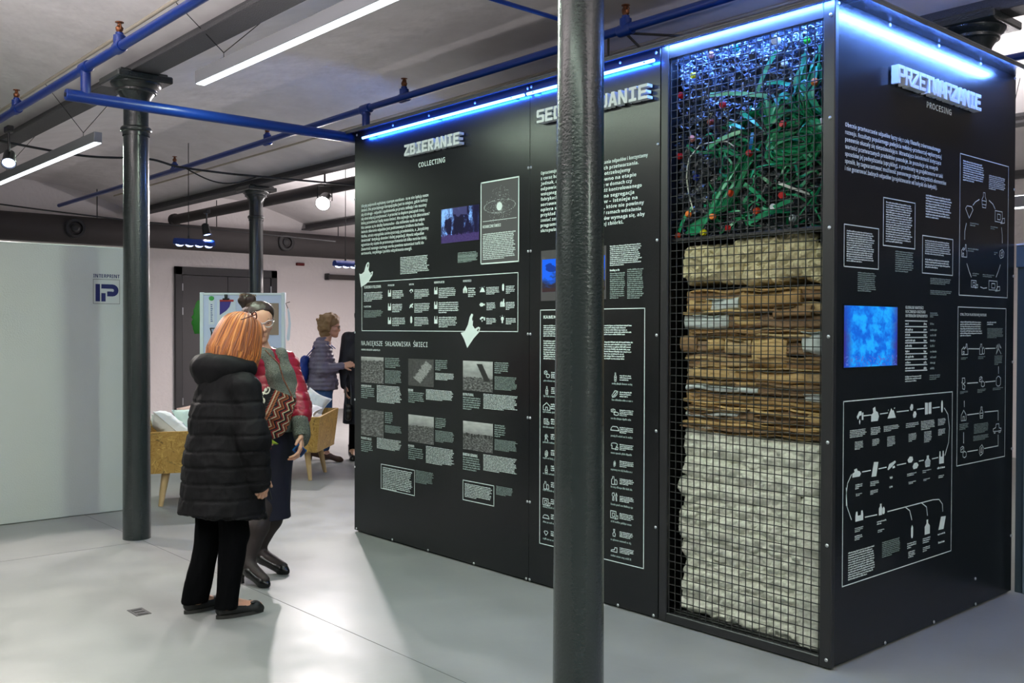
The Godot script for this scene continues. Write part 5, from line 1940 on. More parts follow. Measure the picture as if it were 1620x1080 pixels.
	# boards pressed in behind them
	for k in 11:
		var y := 0.995 + k * 0.064
		var t2 := thing("cardboard_sheet", "deeper brown board showing in the gaps behind the front layers, %s from the bottom" % nth[k], "cardboard", Vector3(3.99, y, -2.74), "boards at the back of the bale")
		var w2 := noise3(700 + k, 0.05, false, 3)
		var rg := []
		for i in 31:
			var z := lerpf(-3.12, -2.33, i / 30.0)
			var x := 3.952 + 0.016 * w2.get_noise_2d(z * 100, 7)
			var yy := y + 0.012 * w2.get_noise_2d(z * 120, 70)
			var pr := PackedVector3Array()
			for q in [Vector2(0.25, 0.0), Vector2(0.004, 0.001), Vector2(0.0, 0.02), Vector2(0.006, 0.031), Vector2(0.001, 0.042), Vector2(0.004, 0.061), Vector2(0.25, 0.061)]:
				pr.append(Vector3(x + q.x, yy + q.y, z))
			rg.append(pr)
		s = shp()
		s.loft(rg)
		part("sheet", s.done(O), cols[[2, 4, 0, 4, 3][k % 5]], t2)
	# ---- crumpled kraft paper
	var kraft := mat("kraft_paper", Color.WHITE, 0.75)
	kraft.albedo_texture = tinted(n3, Color(0.76, 0.71, 0.57), Color(0.90, 0.85, 0.71))
	relief(kraft, n3, 0.25, 4.0)
	t = thing("kraft_paper_bale", "crumpled bale of pale kraft paper above the cardboard", "bale", Vector3(3.95, 1.70, -2.75))
	var pieces := [[-3.135, -2.78, 1.715, 1.905], [-2.83, -2.58, 1.80, 1.935], [-2.80, -2.55, 1.705, 1.83], [-2.62, -2.40, 1.73, 1.945], [-2.47, -2.315, 1.70, 1.88]]
	for k in pieces.size():
		var q: Array = pieces[k]
		var f := noise3(300 + k, 0.10, true, 4)
		part("crumpled_sheet", crumple(q[0], q[1], q[2], q[3], 3.90 + 0.012 * k, 0.4, 110, 56, 0.07, 0.034, f, big), kraft, t)
	# ---- straps and bottles, top
	strapping()

func ribbon(s: Shape, pts: Array, w: float, r: RandomNumberGenerator, axis := Vector3.ZERO) -> void:
	var c := Curve3D.new()
	for k in pts.size():
		var d: Vector3 = (pts[mini(k + 1, pts.size() - 1)] - pts[maxi(k - 1, 0)]) * 0.18
		c.add_point(pts[k], -d, d)
	c.bake_interval = 0.02
	var bp := c.get_baked_points()
	var ax := axis if axis != Vector3.ZERO else Vector3(r.randfn(), r.randfn(), r.randfn()).normalized()
	var tw := r.randf_range(-2.0, 2.0)
	var prev_a := Vector3.ZERO
	var prev_b := Vector3.ZERO
	var pn := Vector3.ZERO
	for k in bp.size():
		var d := (bp[mini(k + 1, bp.size() - 1)] - bp[maxi(k - 1, 0)]).normalized()
		var side := d.cross(ax).normalized().rotated(d, tw * k / bp.size())
		if side.length() < 0.5:
			side = d.cross(Vector3.RIGHT).normalized()
		var a := bp[k] - side * w / 2
		var b := bp[k] + side * w / 2
		var n := side.cross(d)
		if k > 0:
			s.quad(prev_a + pn * 0.0005, prev_b + pn * 0.0005, b + n * 0.0005, a + n * 0.0005)
			s.quad(prev_b - pn * 0.0005, prev_a - pn * 0.0005, a - n * 0.0005, b - n * 0.0005)
		prev_a = a
		prev_b = b
		pn = n

func strap_at(u: float, v: float, dx: float) -> Vector3:   # u 0..1 across the cage, v metres up
	return Vector3(3.90 + dx, v, lerpf(-3.17, -2.305, u))

func strapping() -> void:
	var r := RandomNumberGenerator.new()
	r.seed = 99
	# dark crushed bottles and film filling the back
	var pet := mat("crushed_pet", Color(0.20, 0.22, 0.25), 0.12)
	pet.clearcoat_enabled = true
	pet.clearcoat = 1.0
	pet.clearcoat_roughness = 0.08
	var t := thing("crushed_bottle_heap", "dark glossy heap of crushed plastic bottles filling the top of the cage", "waste heap", Vector3(4.1, 1.97, -2.75))
	t.set_meta("kind", "stuff")
	var fa := noise3(500, 0.06, true, 4)
	var fb := noise3(501, 0.16, true, 3)
	var rows := []
	for j in 131:
		var row := PackedVector3Array()
		var y := lerpf(2.925, 1.968, j / 130.0)
		for i in 121:
			var z := lerpf(-3.215, -2.29, i / 120.0)
			row.append(Vector3(4.02 - 0.055 * fa.get_noise_2d(z * 100, y * 100) - 0.03 * fb.get_noise_2d(z * 100, y * 100), y, z))
		rows.append(row)
	var s := shp()
	s.loft(rows, false, false)
	var heap := part("heap", s.done(O), pet, t)
	heap.set_meta("kind", "stuff")
	# small glittering curls of clear film near the top
	s = shp()
	for k in 380:
		var p := strap_at(r.randf(), 2.87 - 0.42 * pow(r.randf(), 1.3), 0.03 + 0.08 * r.randf())
		var a := r.randf() * TAU
		var pts := []
		var rad := r.randf_range(0.006, 0.02)
		var e1 := Vector3(r.randfn(), r.randfn(), r.randfn()).normalized()
		var e2 := e1.cross(Vector3(r.randfn(), r.randfn(), r.randfn())).normalized()
		for q in 4:
			pts.append(p + e1 * cos(a + q * 1.1) * rad + e2 * sin(a + q * 1.1) * rad)
		ribbon(s, pts, r.randf_range(0.004, 0.012), r)
	var cl := part("film_curl", s.done(O), mat("clear_film", Color(0.50, 0.55, 0.66), 0.15), t)
	cl.set_meta("kind", "stuff")
	# green straps: a coil at the right, a hanging bunch, a slanting bunch at the left, loose ones between
	var gm := mat("green_strap", Color(0.05, 0.46, 0.28), 0.3)
	var gm2 := mat("green_strap_pale", Color(0.12, 0.58, 0.40), 0.3)
	t = thing("green_strapping", "tangle of bright green plastic packing straps in the cage", "straps", Vector3(3.95, 1.97, -2.75))
	t.set_meta("kind", "stuff")
	var sh := [shp(), shp()]
	for k in 26:                                   # coil lying on its side
		var pts := []
		var ce := strap_at(0.77 + r.randf_range(-0.015, 0.015), 2.37 + r.randf_range(-0.05, 0.05), 0.045 + 0.03 * r.randf())
		var ra := r.randf_range(0.10, 0.15)
		var rb := r.randf_range(0.035, 0.075)
		var ph := r.randf() * TAU
		for q in 9:
			var a := ph + q * 0.72
			pts.append(ce + Vector3(0.02 * sin(a * 1.7), sin(a) * rb, cos(a) * ra))
		ribbon(sh[k % 2], pts, 0.013, r, Vector3(0.95, 0.3, 0))
	for k in 16:                                   # hanging bunch
		var u := 0.83 + r.randf_range(-0.03, 0.09)
		var pts := [strap_at(u, 2.74 + r.randf_range(-0.05, 0.05), 0.05), strap_at(u + r.randf_range(-0.05, 0.03), 2.64, 0.035 + 0.02 * r.randf()), strap_at(u + r.randf_range(-0.05, 0.03), 2.56, 0.03), strap_at(u + r.randf_range(-0.02, 0.08), 2.46, 0.05)]
		ribbon(sh[k % 2], pts, 0.016, r, Vector3(1, 0.1, 0.2))
	for k in 18:                                   # slanting bunch, lower left
		var o := r.randf_range(-0.04, 0.04)
		var pts := [strap_at(0.04 + 0.06 * r.randf(), 1.985 + 0.04 * r.randf(), 0.05), strap_at(0.20 + o, 2.04 + o, 0.035), strap_at(0.33 + o, 2.16 - o, 0.03 + 0.03 * r.randf()), strap_at(0.44 + 0.08 * r.randf(), 2.32 + 0.12 * r.randf(), 0.06)]
		ribbon(sh[k % 2], pts, r.randf_range(0.012, 0.02), r, Vector3(1, 0.2, 0.1))
	for k in 16:                                   # fans from the middle upwards to the right
		var a := r.randf_range(0.2, 2.9)
		var ce := strap_at(0.64, 2.48, 0.05)
		var ln := r.randf_range(0.14, 0.34)
		var pts := [ce + Vector3(0, -0.02, -0.03), ce + Vector3(-0.01, sin(a) * ln * 0.3 + 0.02, cos(a) * ln * 0.4), ce + Vector3(0.02, sin(a) * ln * 0.35 - 0.02, cos(a) * ln * 0.8), ce + Vector3(0.03, sin(a) * ln * 0.2 - 0.08 * r.randf(), cos(a) * ln)]
		ribbon(sh[k % 2], pts, r.randf_range(0.010, 0.018), r, Vector3(1, 0.2, 0.2))
	for k in 84:                                   # loose lengths
		var u := r.randf_range(0.12, 0.98)
		var v := r.randf_range(1.99, 2.48)
		var a := r.randf() * TAU
		var pts := []
		for q in 4:
			pts.append(strap_at(clampf(u + cos(a) * 0.06 * q + 0.03 * r.randfn(), 0.02, 0.985), clampf(v + sin(a) * 0.05 * q + 0.02 * r.randfn(), 1.98, 2.85), 0.03 + 0.07 * r.randf()))
		ribbon(sh[k % 2], pts, r.randf_range(0.007, 0.015), r, Vector3(1, 0.3 * r.randfn(), 0.3 * r.randfn()))
	for q in [[0.24, 2.665, 0.62, 2.60], [0.22, 2.40, 0.45, 2.455], [0.36, 2.505, 0.48, 2.46], [0.55, 2.02, 0.78, 2.10], [0.50, 2.01, 0.74, 2.06], [0.56, 2.63, 0.68, 2.80], [0.62, 2.66, 0.76, 2.63], [0.02, 2.0, 0.12, 2.12], [0.48, 2.20, 0.62, 2.10], [0.45, 2.55, 0.60, 2.44]]:
		ribbon(sh[1], [strap_at(q[0], q[1], 0.022), strap_at(lerpf(q[0], q[2], 0.5), lerpf(q[1], q[3], 0.5) + 0.008, 0.014), strap_at(q[2], q[3], 0.022)], 0.020, r, Vector3(1, 0, 0))
	for k in 2:
		var o := part("strap", sh[k].done(O), [gm, gm2][k], t)
		o.set_meta("kind", "stuff")
	# black straps between them
	t = thing("black_strapping", "tangle of black plastic straps behind the green ones", "straps", Vector3(3.97, 1.97, -2.75))
	t.set_meta("kind", "stuff")
	s = shp()
	for k in 190:
		var u := r.randf_range(0.03, 0.97)
		var v := r.randf_range(1.99, 2.62)
		var a := r.randf() * TAU
		var pts := []
		for q in 4:
			pts.append(strap_at(clampf(u + cos(a + q * 0.4) * 0.05 * q, 0.02, 0.985), clampf(v + sin(a + q * 0.4) * 0.045 * q, 1.98, 2.8), 0.06 + 0.06 * r.randf()))
		ribbon(s, pts, r.randf_range(0.008, 0.016), r)
	var bo := part("strap", s.done(O), mat("black_strap", Color(0.13, 0.135, 0.15), 0.3), t)
	bo.set_meta("kind", "stuff")
	# single straps and a cord that stand out
	for q in [["white_strap", "white flat strap hanging at the right edge of the cage", Color(0.80, 0.82, 0.84), [[0.955, 2.45], [0.975, 2.38], [0.99, 2.31]], 0.014], ["white_strap", "white flat strap slanting across the lower right of the straps", Color(0.80, 0.80, 0.80), [[0.70, 2.185], [0.79, 2.15], [0.89, 2.115]], 0.013], ["blue_strap", "short light blue strap end hanging in the middle", Color(0.05, 0.50, 0.80), [[0.535, 2.44], [0.528, 2.40], [0.52, 2.36]], 0.016], ["blue_strap", "short light blue strap end above the green coil", Color(0.10, 0.55, 0.75), [[0.66, 2.60], [0.68, 2.57], [0.70, 2.54]], 0.013]]:
		var p := []
		for w in q[3]:
			p.append(strap_at(w[0], w[1], 0.016))
		s = shp()
		O = p[1]
		ribbon(s, p, q[4], r, Vector3(1, 0, 0))
		var o := part(q[0], s.done(O), mat("m_" + q[0], q[2], 0.4))
		o.position = O
		tag(o, q[1], "strap")
	var cp := []
	for w in [[0.13, 2.10], [0.105, 2.16], [0.08, 2.27], [0.10, 2.37], [0.17, 2.42], [0.28, 2.425], [0.36, 2.42], [0.41, 2.39]]:
		cp.append(strap_at(w[0], w[1], 0.018))
	var cord := cable("white_strap", cp, 0.0035, mat("cord_white", Color(0.8, 0.8, 0.76), 0.5))
	tag(cord, "thin white cord looped over the straps at the left", "cord")
	# bottle caps: pixels read as places across the cage and heights
	for q in [[0.675, 2.850, 0, "large white cap high up near the top right", 1.3], [0.865, 2.815, 1, "lime green cap near the top right corner"], [0.12, 2.78, 2, "yellow cap near the top left"], [0.245, 2.86, 3, "pale pink cap near the top edge"], [0.42, 2.86, 4, "teal cap near the top edge"], [0.03, 2.695, 5, "red cap high at the left edge"], [0.73, 2.735, 0, "small white cap right of the middle, near the top"], [0.912, 2.62, 6, "square orange cap at the right edge"], [0.33, 2.60, 5, "red cap left of the middle, upper half"], [0.245, 2.53, 7, "brick red cap left of the middle"], [0.115, 2.465, 3, "pink cap at the left, halfway up"], [0.022, 2.385, 5, "small red cap at the left edge, halfway up"], [0.722, 2.455, 5, "red cap in front of the green coil"], [0.51, 2.345, 5, "flat red cap in the middle"], [0.385, 2.165, 8, "large orange cap below the middle"], [0.09, 2.085, 6, "orange cap hanging on the white cord"], [0.265, 2.06, 6, "yellow orange cap among the slanting green straps"], [0.72, 2.125, 5, "red cap at the end of the white strap"], [0.56, 2.065, 8, "orange cap low in the middle"], [0.665, 2.075, 0, "round white cap low, right of the middle"], [0.37, 1.995, 5, "red cap just above the shelf"], [0.012, 1.98, 8, "orange red cap in the lower left corner"], [0.785, 2.015, 9, "grey ring shaped cap above the shelf at the right"], [0.20, 1.985, 2, "small yellow cap just above the shelf"], [0.145, 2.265, 10, "dark blue cap inside the white cord loop"]]:
		cap(strap_at(q[0], q[1], 0.02), q[2], q[3], r, q[4] if q.size() > 4 else 1.0)

func cap(at: Vector3, col: int, label: String, r: RandomNumberGenerator, k := 1.0) -> void:
	var t := thing("bottle_cap", label, "bottle cap", at, "bottle caps among the straps")
	var cs := [Color(0.85, 0.86, 0.86), Color(0.15, 0.75, 0.12), Color(0.85, 0.80, 0.12), Color(0.78, 0.50, 0.45), Color(0.08, 0.50, 0.45), Color(0.72, 0.08, 0.08), Color(0.90, 0.48, 0.18), Color(0.55, 0.20, 0.18), Color(0.80, 0.27, 0.10), Color(0.62, 0.66, 0.68), Color(0.08, 0.14, 0.50)]
	var m: StandardMaterial3D = M["cap_%d" % col] if M.has("cap_%d" % col) else mat("cap_%d" % col, cs[col], 0.35)
	var d := Vector3(-1.0, r.randf_range(-0.3, 0.5), r.randf_range(-0.7, 0.7)).normalized()
	var x := d.cross(Vector3.UP).normalized()
	var bs := Basis(x, d, x.cross(d))
	var s := shp()
	var R := 0.0155 * k
	s.lathe([Vector2(R * 1.02, -0.010 * k), Vector2(R * 1.02, -0.007 * k), Vector2(R * 0.97, -0.006 * k), Vector2(R * 0.97, 0.006 * k), Vector2(R * 0.88, 0.009 * k), Vector2(0.0, 0.0095 * k) if col != 9 else Vector2(R * 0.5, 0.006 * k)], at, 20, bs)
	for q in 20:
		var a := TAU * q / 20
		s.box(at + bs * Vector3(cos(a) * R * 0.98, 0, sin(a) * R * 0.98), Vector3(0.0014, 0.011, 0.0014) * k, 0, bs * Basis(Vector3.UP, -a))
	part("cap", s.done(O), m, t)

# ---------------------------------------------------------------- furniture
func box_chair(label: String, at: Vector3, turn: float) -> Node3D:
	# armchair of four tapering chipboard sides on four splayed wooden legs
	var t := thing("box_chair", label, "armchair", at, "chipboard armchairs at the far side")
	t.rotation.y = turn
	var w := 0.355
	var d := 0.38
	var b := 0.315
	var bd := 0.345
	var y0 := 0.285
	var y1 := 0.635
	var th := 0.018
	var cs := [[Vector3(-b, y0, bd), Vector3(b, y0, bd), Vector3(w, y1, d), Vector3(-w, y1, d)], [Vector3(b, y0, bd), Vector3(b, y0, -bd), Vector3(w, y1 + 0.03, -d), Vector3(w, y1, d)], [Vector3(b, y0, -bd), Vector3(-b, y0, -bd), Vector3(-w, y1 + 0.03, -d), Vector3(w, y1 + 0.03, -d)], [Vector3(-b, y0, -bd), Vector3(-b, y0, bd), Vector3(-w, y1, d), Vector3(-w, y1 + 0.03, -d)]]
	for k in 4:
		var c: Array = cs[k]
		var n: Vector3 = (c[1] - c[0]).cross(c[2] - c[0]).normalized() * th
		var s := shp()
		s.quad(c[0], c[1], c[2], c[3])
		s.quad(c[1] - n, c[0] - n, c[3] - n, c[2] - n)
		s.quad(c[3], c[2], c[2] - n, c[3] - n)
		s.quad(c[0] - n, c[1] - n, c[1], c[0])
		s.quad(c[1], c[1] - n, c[2] - n, c[2])
		s.quad(c[0] - n, c[0], c[3], c[3] - n)
		part(["front_board", "side_board", "back_board", "side_board"][k], s.done(), M.osb, t)
	var s := shp()
	s.bar(Vector3(-b + 0.02, y0 + 0.01, -bd + 0.02), Vector3(b - 0.02, y0 + 0.03, bd - 0.02), 0.003)
	part("seat_board", s.done(), M.osb, t)
	for sx in [-1.0, 1.0]:
		for sz in [-1.0, 1.0]:
			s = shp()
			s.tube([Vector3(sx * 0.235, 0.0, sz * 0.285), Vector3(sx * 0.19, y0, sz * 0.235)], [0.019, 0.034], 8)
			part("leg", s.done(), M.wood, t)
	return t

func cushion(label: String, at: Vector3, size: Vector3, bs: Basis, sd: int, m: Material) -> void:
	var t := thing("cushion", label, "cushion", at, "white cushions in the chipboard chairs")
	var f := noise3(sd, 0.05, true, 3)
	var s := shp()
	var rows := []
	var n := 22
	for side in 2:
		rows = []
		for j in n + 1:
			var row := PackedVector3Array()
			for i in n + 1:
				var u := i / float(n) * 2 - 1
				var v := j / float(n) * 2 - 1
				var e := (1 - pow(absf(u), 4)) * (1 - pow(absf(v), 4))
				var pinch := 1.0 - 0.16 * (1.0 - absf(u) ** 2) * v * v if absf(v) > absf(u) else 1.0 - 0.16 * (1.0 - absf(v) ** 2) * u * u
				var h := pow(maxf(e, 0.0), 0.5) * size.y * 0.5 * (1.0 + 0.25 * f.get_noise_2d(u * 60, v * 60 + side * 300))
				row.append(bs * Vector3(u * size.x / 2 * pinch, h * (1 if side == 0 else -1), v * size.z / 2 * pinch))
			if side == 1:
				row.reverse()
			rows.append(row)
		s.loft(rows, false, false)
	part("cover", s.done(), m, t)
	s = shp()
	var edge := []
	for k in 4 * n + 1:
		var q := k % (4 * n)
		var a := q / n
		var g := (q % n) / float(n) * 2 - 1
		var uv: Vector2 = [Vector2(g, -1), Vector2(1, g), Vector2(-g, 1), Vector2(-1, -g)][a]
		var pinch := 1.0 - 0.16 * (1.0 - minf(absf(uv.x), absf(uv.y)) ** 2)
		edge.append(bs * Vector3(uv.x * size.x / 2 * pinch, 0, uv.y * size.z / 2 * pinch))
	s.tube(edge, 0.005, 5, false)
	part("seam", s.done(), m, t)

func furniture() -> void:
	var white := mat("cushion_white", Color(0.86, 0.87, 0.87), 0.8)
	var pale := mat("cushion_pale", Color(0.78, 0.84, 0.82), 0.8)
	var pink := mat("cushion_pink", Color(0.82, 0.68, 0.66), 0.8)
	# chair behind the left column: its near corner leg stands at (3.16, -8.04)
	var a1 := deg_to_rad(-22.0)
	var c1 := Vector3(3.163, 0, -8.036) - Basis(Vector3.UP, a1) * Vector3(-0.235, 0, 0.285)
	box_chair("chipboard armchair with white cushions, between the left column and the woman in black", c1, a1)
	var b1 := Basis(Vector3.UP, a1)
	cushion("white cushion leaning at the left in the nearer chipboard armchair", c1 + b1 * Vector3(-0.14, 0.62, 0.04), Vector3(0.44, 0.16, 0.44), b1 * Basis(Vector3(0.2, 0, 1).normalized(), -0.75), 1, white)
	cushion("pale cushion standing at the right in the nearer chipboard armchair", c1 + b1 * Vector3(0.10, 0.64, 0.02), Vector3(0.40, 0.13, 0.40), b1 * Basis(Vector3(1, 0.3, 0).normalized(), 1.15), 2, pale)
	cushion("pinkish cushion behind the pale one in the nearer armchair", c1 + b1 * Vector3(0.14, 0.69, -0.15), Vector3(0.38, 0.12, 0.38), b1 * Basis(Vector3(1, 0.2, 0.3).normalized(), 1.2), 3, pink)
	cushion("flat white seat cushion low in the nearer chipboard armchair", c1 + b1 * Vector3(0, 0.39, 0), Vector3(0.46, 0.14, 0.5), b1, 8, white)
	# chair behind the women
	var a2 := deg_to_rad(-45.0)
	var c2 := Vector3(4.82, 0, -8.455) - Basis(Vector3.UP, a2) * Vector3(0.235, 0, 0.285)
	box_chair("chipboard armchair heaped with white cushions, in front of the woman in grey", c2, a2)
	var b2 := Basis(Vector3.UP, a2)
	cushion("flat white seat cushion in the farther chipboard armchair", c2 + b2 * Vector3(0, 0.54, 0.04), Vector3(0.56, 0.22, 0.60), b2, 4, white)
	cushion("upright white cushion in the middle of the farther armchair", c2 + b2 * Vector3(-0.03, 0.72, -0.14), Vector3(0.28, 0.13, 0.28), b2 * Basis(Vector3(1, 0, 0), 1.1) * Basis(Vector3.UP, 0.8), 5, white)
	cushion("peaked white cushion at the right of the farther armchair", c2 + b2 * Vector3(0.14, 0.72, -0.22), Vector3(0.26, 0.12, 0.26), b2 * Basis(Vector3(1, 0.4, 0).normalized(), 1.25) * Basis(Vector3.UP, 0.78), 6, white)
	cushion("flattened white cushion at the front of the farther armchair", c2 + b2 * Vector3(0.03, 0.66, 0.14), Vector3(0.48, 0.12, 0.38), b2 * Basis(Vector3(1, 0, 0), 0.15), 7, white)
	# third chair, almost hidden by the exhibit
	var c3 := Vector3(6.28, 0, -9.0)
	box_chair("chipboard armchair almost hidden behind the exhibit", c3, deg_to_rad(-41.0))
	# ---- the display board
	var t := thing("display_board", "pale standing display board with papers and clips pinned to it", "display board", Vector3(4.81, 0, -9.90))
	var rt := Vector3(0.749, 0, 0.662)
	var up := Vector3.UP
	var fw := Vector3(-0.662, 0, 0.749)
	t.basis = Basis(rt * 1.13, up * 1.02, fw)
	var bm := mat("board_white", Color(0.80, 0.84, 0.95), 0.4)
	var em := mat("board_edge", Color(0.88, 0.92, 0.94), 0.4)
	var s := shp()
	s.bar(Vector3(-0.385, 0.62, -0.015), Vector3(0.385, 1.84, 0.012), 0.003)
	part("sheet", s.done(), bm, t)
	for x in [-0.395, 0.395]:
		s = shp()
		s.bar(Vector3(x - 0.018, 0.0, -0.025), Vector3(x + 0.018, 1.855, 0.022), 0.004)
		part("post", s.done(), em, t)
		s = shp()
		s.bar(Vector3(x - 0.02, 0.0, -0.25), Vector3(x + 0.02, 0.025, 0.25), 0.005)
		part("foot", s.done(), em, t)
	s = shp()
	s.bar(Vector3(-0.376, 1.825, -0.022), Vector3(0.376, 1.85, 0.02), 0.003)
	part("top_rail", s.done(), em, t)
	pinned(t)

func on_board(t: Node3D, called: String, label: String, cat: String, x: float, y: float) -> Node3D:
	var o := thing(called, label, cat, t.position + t.basis * Vector3(x, y, 0.013))
	o.basis = t.basis
	return o

func pinned(t: Node3D) -> void:
	var paper := mat("paper", Color(0.86, 0.89, 0.94), 0.7)
	# narrow tag strip
	var o := on_board(t, "paper_tag", "narrow white paper tag with a green disc at the upper left of the board", "paper", -0.30, 1.66)
	var s := shp()
	s.bar(Vector3(-0.028, -0.15, 0), Vector3(0.028, 0.13, 0.002))
	part("strip", s.done(), paper, o)
	s = shp()
	s.lathe([Vector2(0.026, 0.0), Vector2(0.024, 0.006), Vector2(0.0, 0.006)], Vector3(0, 0.13, 0.002), 14, Basis(Vector3.RIGHT, Vector3(0, 0, 1), Vector3(0, -1, 0)))
	part("disc", s.done(), mat("tag_green", Color(0.20, 0.60, 0.25), 0.5), o)
	s = shp()
	for k in 9:
		s.bar(Vector3(-0.008, -0.12 + k * 0.022, 0.002), Vector3(0.008 if k % 3 else 0.012, -0.108 + k * 0.022, 0.003))
	part("printed_text", s.done(), mat("ink_blue", Color(0.35, 0.42, 0.62), 0.6), o).set_meta("kind", "stuff")
	# clipboard with a purple sheet
	o = on_board(t, "clipboard", "clipboard sheet with purple shape held by a black clip", "clipboard", -0.155, 1.64)
	s = shp()
	s.bar(Vector3(-0.09, -0.16, 0), Vector3(0.09, 0.13, 0.003))
	part("sheet", s.done(), paper, o)
	s = shp()
	s.prism(PackedVector2Array([Vector2(-0.065, -0.03), Vector2(0.0, 0.02), Vector2(0.03, 0.06), Vector2(0.045, 0.115), Vector2(-0.065, 0.115)]), 0.0012, Transform3D(Basis.IDENTITY, Vector3(0, 0, 0.003)))
	part("purple_shape", s.done(), mat("purple", Color(0.25, 0.20, 0.55), 0.6), o)
	s = shp()
	s.bar(Vector3(-0.065, 0.115, 0.003), Vector3(0.07, 0.137, 0.008), 0.002)
	part("red_bar", s.done(), mat("bar_red", Color(0.65, 0.18, 0.20), 0.5), o)
	s = shp()
	s.bar(Vector3(-0.035, 0.135, 0.002), Vector3(0.03, 0.152, 0.02), 0.004)
	s.tube([Vector3(-0.01, 0.15, 0.01), Vector3(-0.012, 0.19, 0.014), Vector3(0.006, 0.19, 0.014), Vector3(0.004, 0.15, 0.01)], 0.006, 6)
	part("clip", s.done(), M.black_plastic, o)
	# bulldog clip
	o = on_board(t, "bulldog_clip", "black wire clip at the lower left of the board", "clip", -0.275, 1.42)
	s = shp()
	s.tube([Vector3(-0.035, 0.05, 0.012), Vector3(0.035, 0.05, 0.012), Vector3(0.02, 0.0, 0.012), Vector3(-0.02, 0.0, 0.012), Vector3(-0.035, 0.05, 0.012)], 0.006, 6)
	s.tube([Vector3(-0.022, 0.0, 0.012), Vector3(-0.024, -0.06, 0.012)], 0.006, 6)
	part("wire", s.done(), M.black_plastic, o)
	# kraft card with a black pattern
	o = on_board(t, "kraft_card", "brown kraft card with a column of black marks at the right of the board", "card", 0.265, 1.57)
	s = shp()
	s.bar(Vector3(-0.085, -0.17, 0), Vector3(0.085, 0.17, 0.004))
	part("card", s.done(), mat("card_brown", Color(0.62, 0.54, 0.47), 0.7), o)
	s = shp()
	for k in 7:
		s.bar(Vector3(-0.072, -0.125 + k * 0.036, 0.004), Vector3(-0.042 - 0.008 * (k % 2), -0.105 + k * 0.036, 0.005))
	part("printed_mark", s.done(), M.black_plastic, o).set_meta("kind", "stuff")
	# green bag hanging at the left edge
	var at := t.position + t.basis * Vector3(-0.445, 1.57, 0.0)
	o = thing("green_bag", "bright green net bag hanging at the left edge of the board", "bag", at)
	o.basis = t.basis
	s = shp()
	var rings := []
	var f := noise3(8, 0.2, true, 2)
	for k in 15:
		var v := k / 14.0
		var pr := PackedVector3Array()
		var w := 0.055 * sin(PI * clampf(0.10 + v * 0.80, 0, 1)) * (1.2 - 0.45 * v)
		for q in 12:
			var a := TAU * q / 12
			pr.append(Vector3(cos(a) * w * (1 + 0.4 * f.get_noise_2d(v * 40, q * 10)) + 0.02 * v, -0.16 + v * 0.36, -sin(a) * w * 0.4))
		rings.append(pr)
	s.loft(rings)
	part("net", s.done(), mat("net_green", Color(0.12, 0.42, 0.10), 0.6), o)
	s = shp()
	s.tube([Vector3(0.02, 0.19, 0), Vector3(0.028, 0.235, 0), Vector3(0.05, 0.25, 0.0)], 0.003, 5)
	part("loop", s.done(), M.wire, o)
	# paper cutout hanging at the right edge
	at = t.position + t.basis * Vector3(0.437, 1.52, 0.0)
	o = thing("paper_cutout", "curved white paper strip hanging at the right edge of the board", "paper", at)
	o.basis = t.basis
	s = shp()
	s.prism(PackedVector2Array([Vector2(-0.015, -0.16), Vector2(0.0, -0.185), Vector2(0.018, -0.17), Vector2(0.03, 0.0), Vector2(0.02, 0.12), Vector2(0.004, 0.17), Vector2(-0.004, 0.15), Vector2(0.006, 0.0)]), 0.006, Transform3D.IDENTITY)
	part("strip", s.done(), paper, o)
	s = shp()
	s.tube([Vector3(0.0, 0.165, 0.003), Vector3(-0.02, 0.22, 0.003), Vector3(0.02, 0.235, 0.003)], 0.004, 5)
	part("hook", s.done(), M.black_plastic, o)

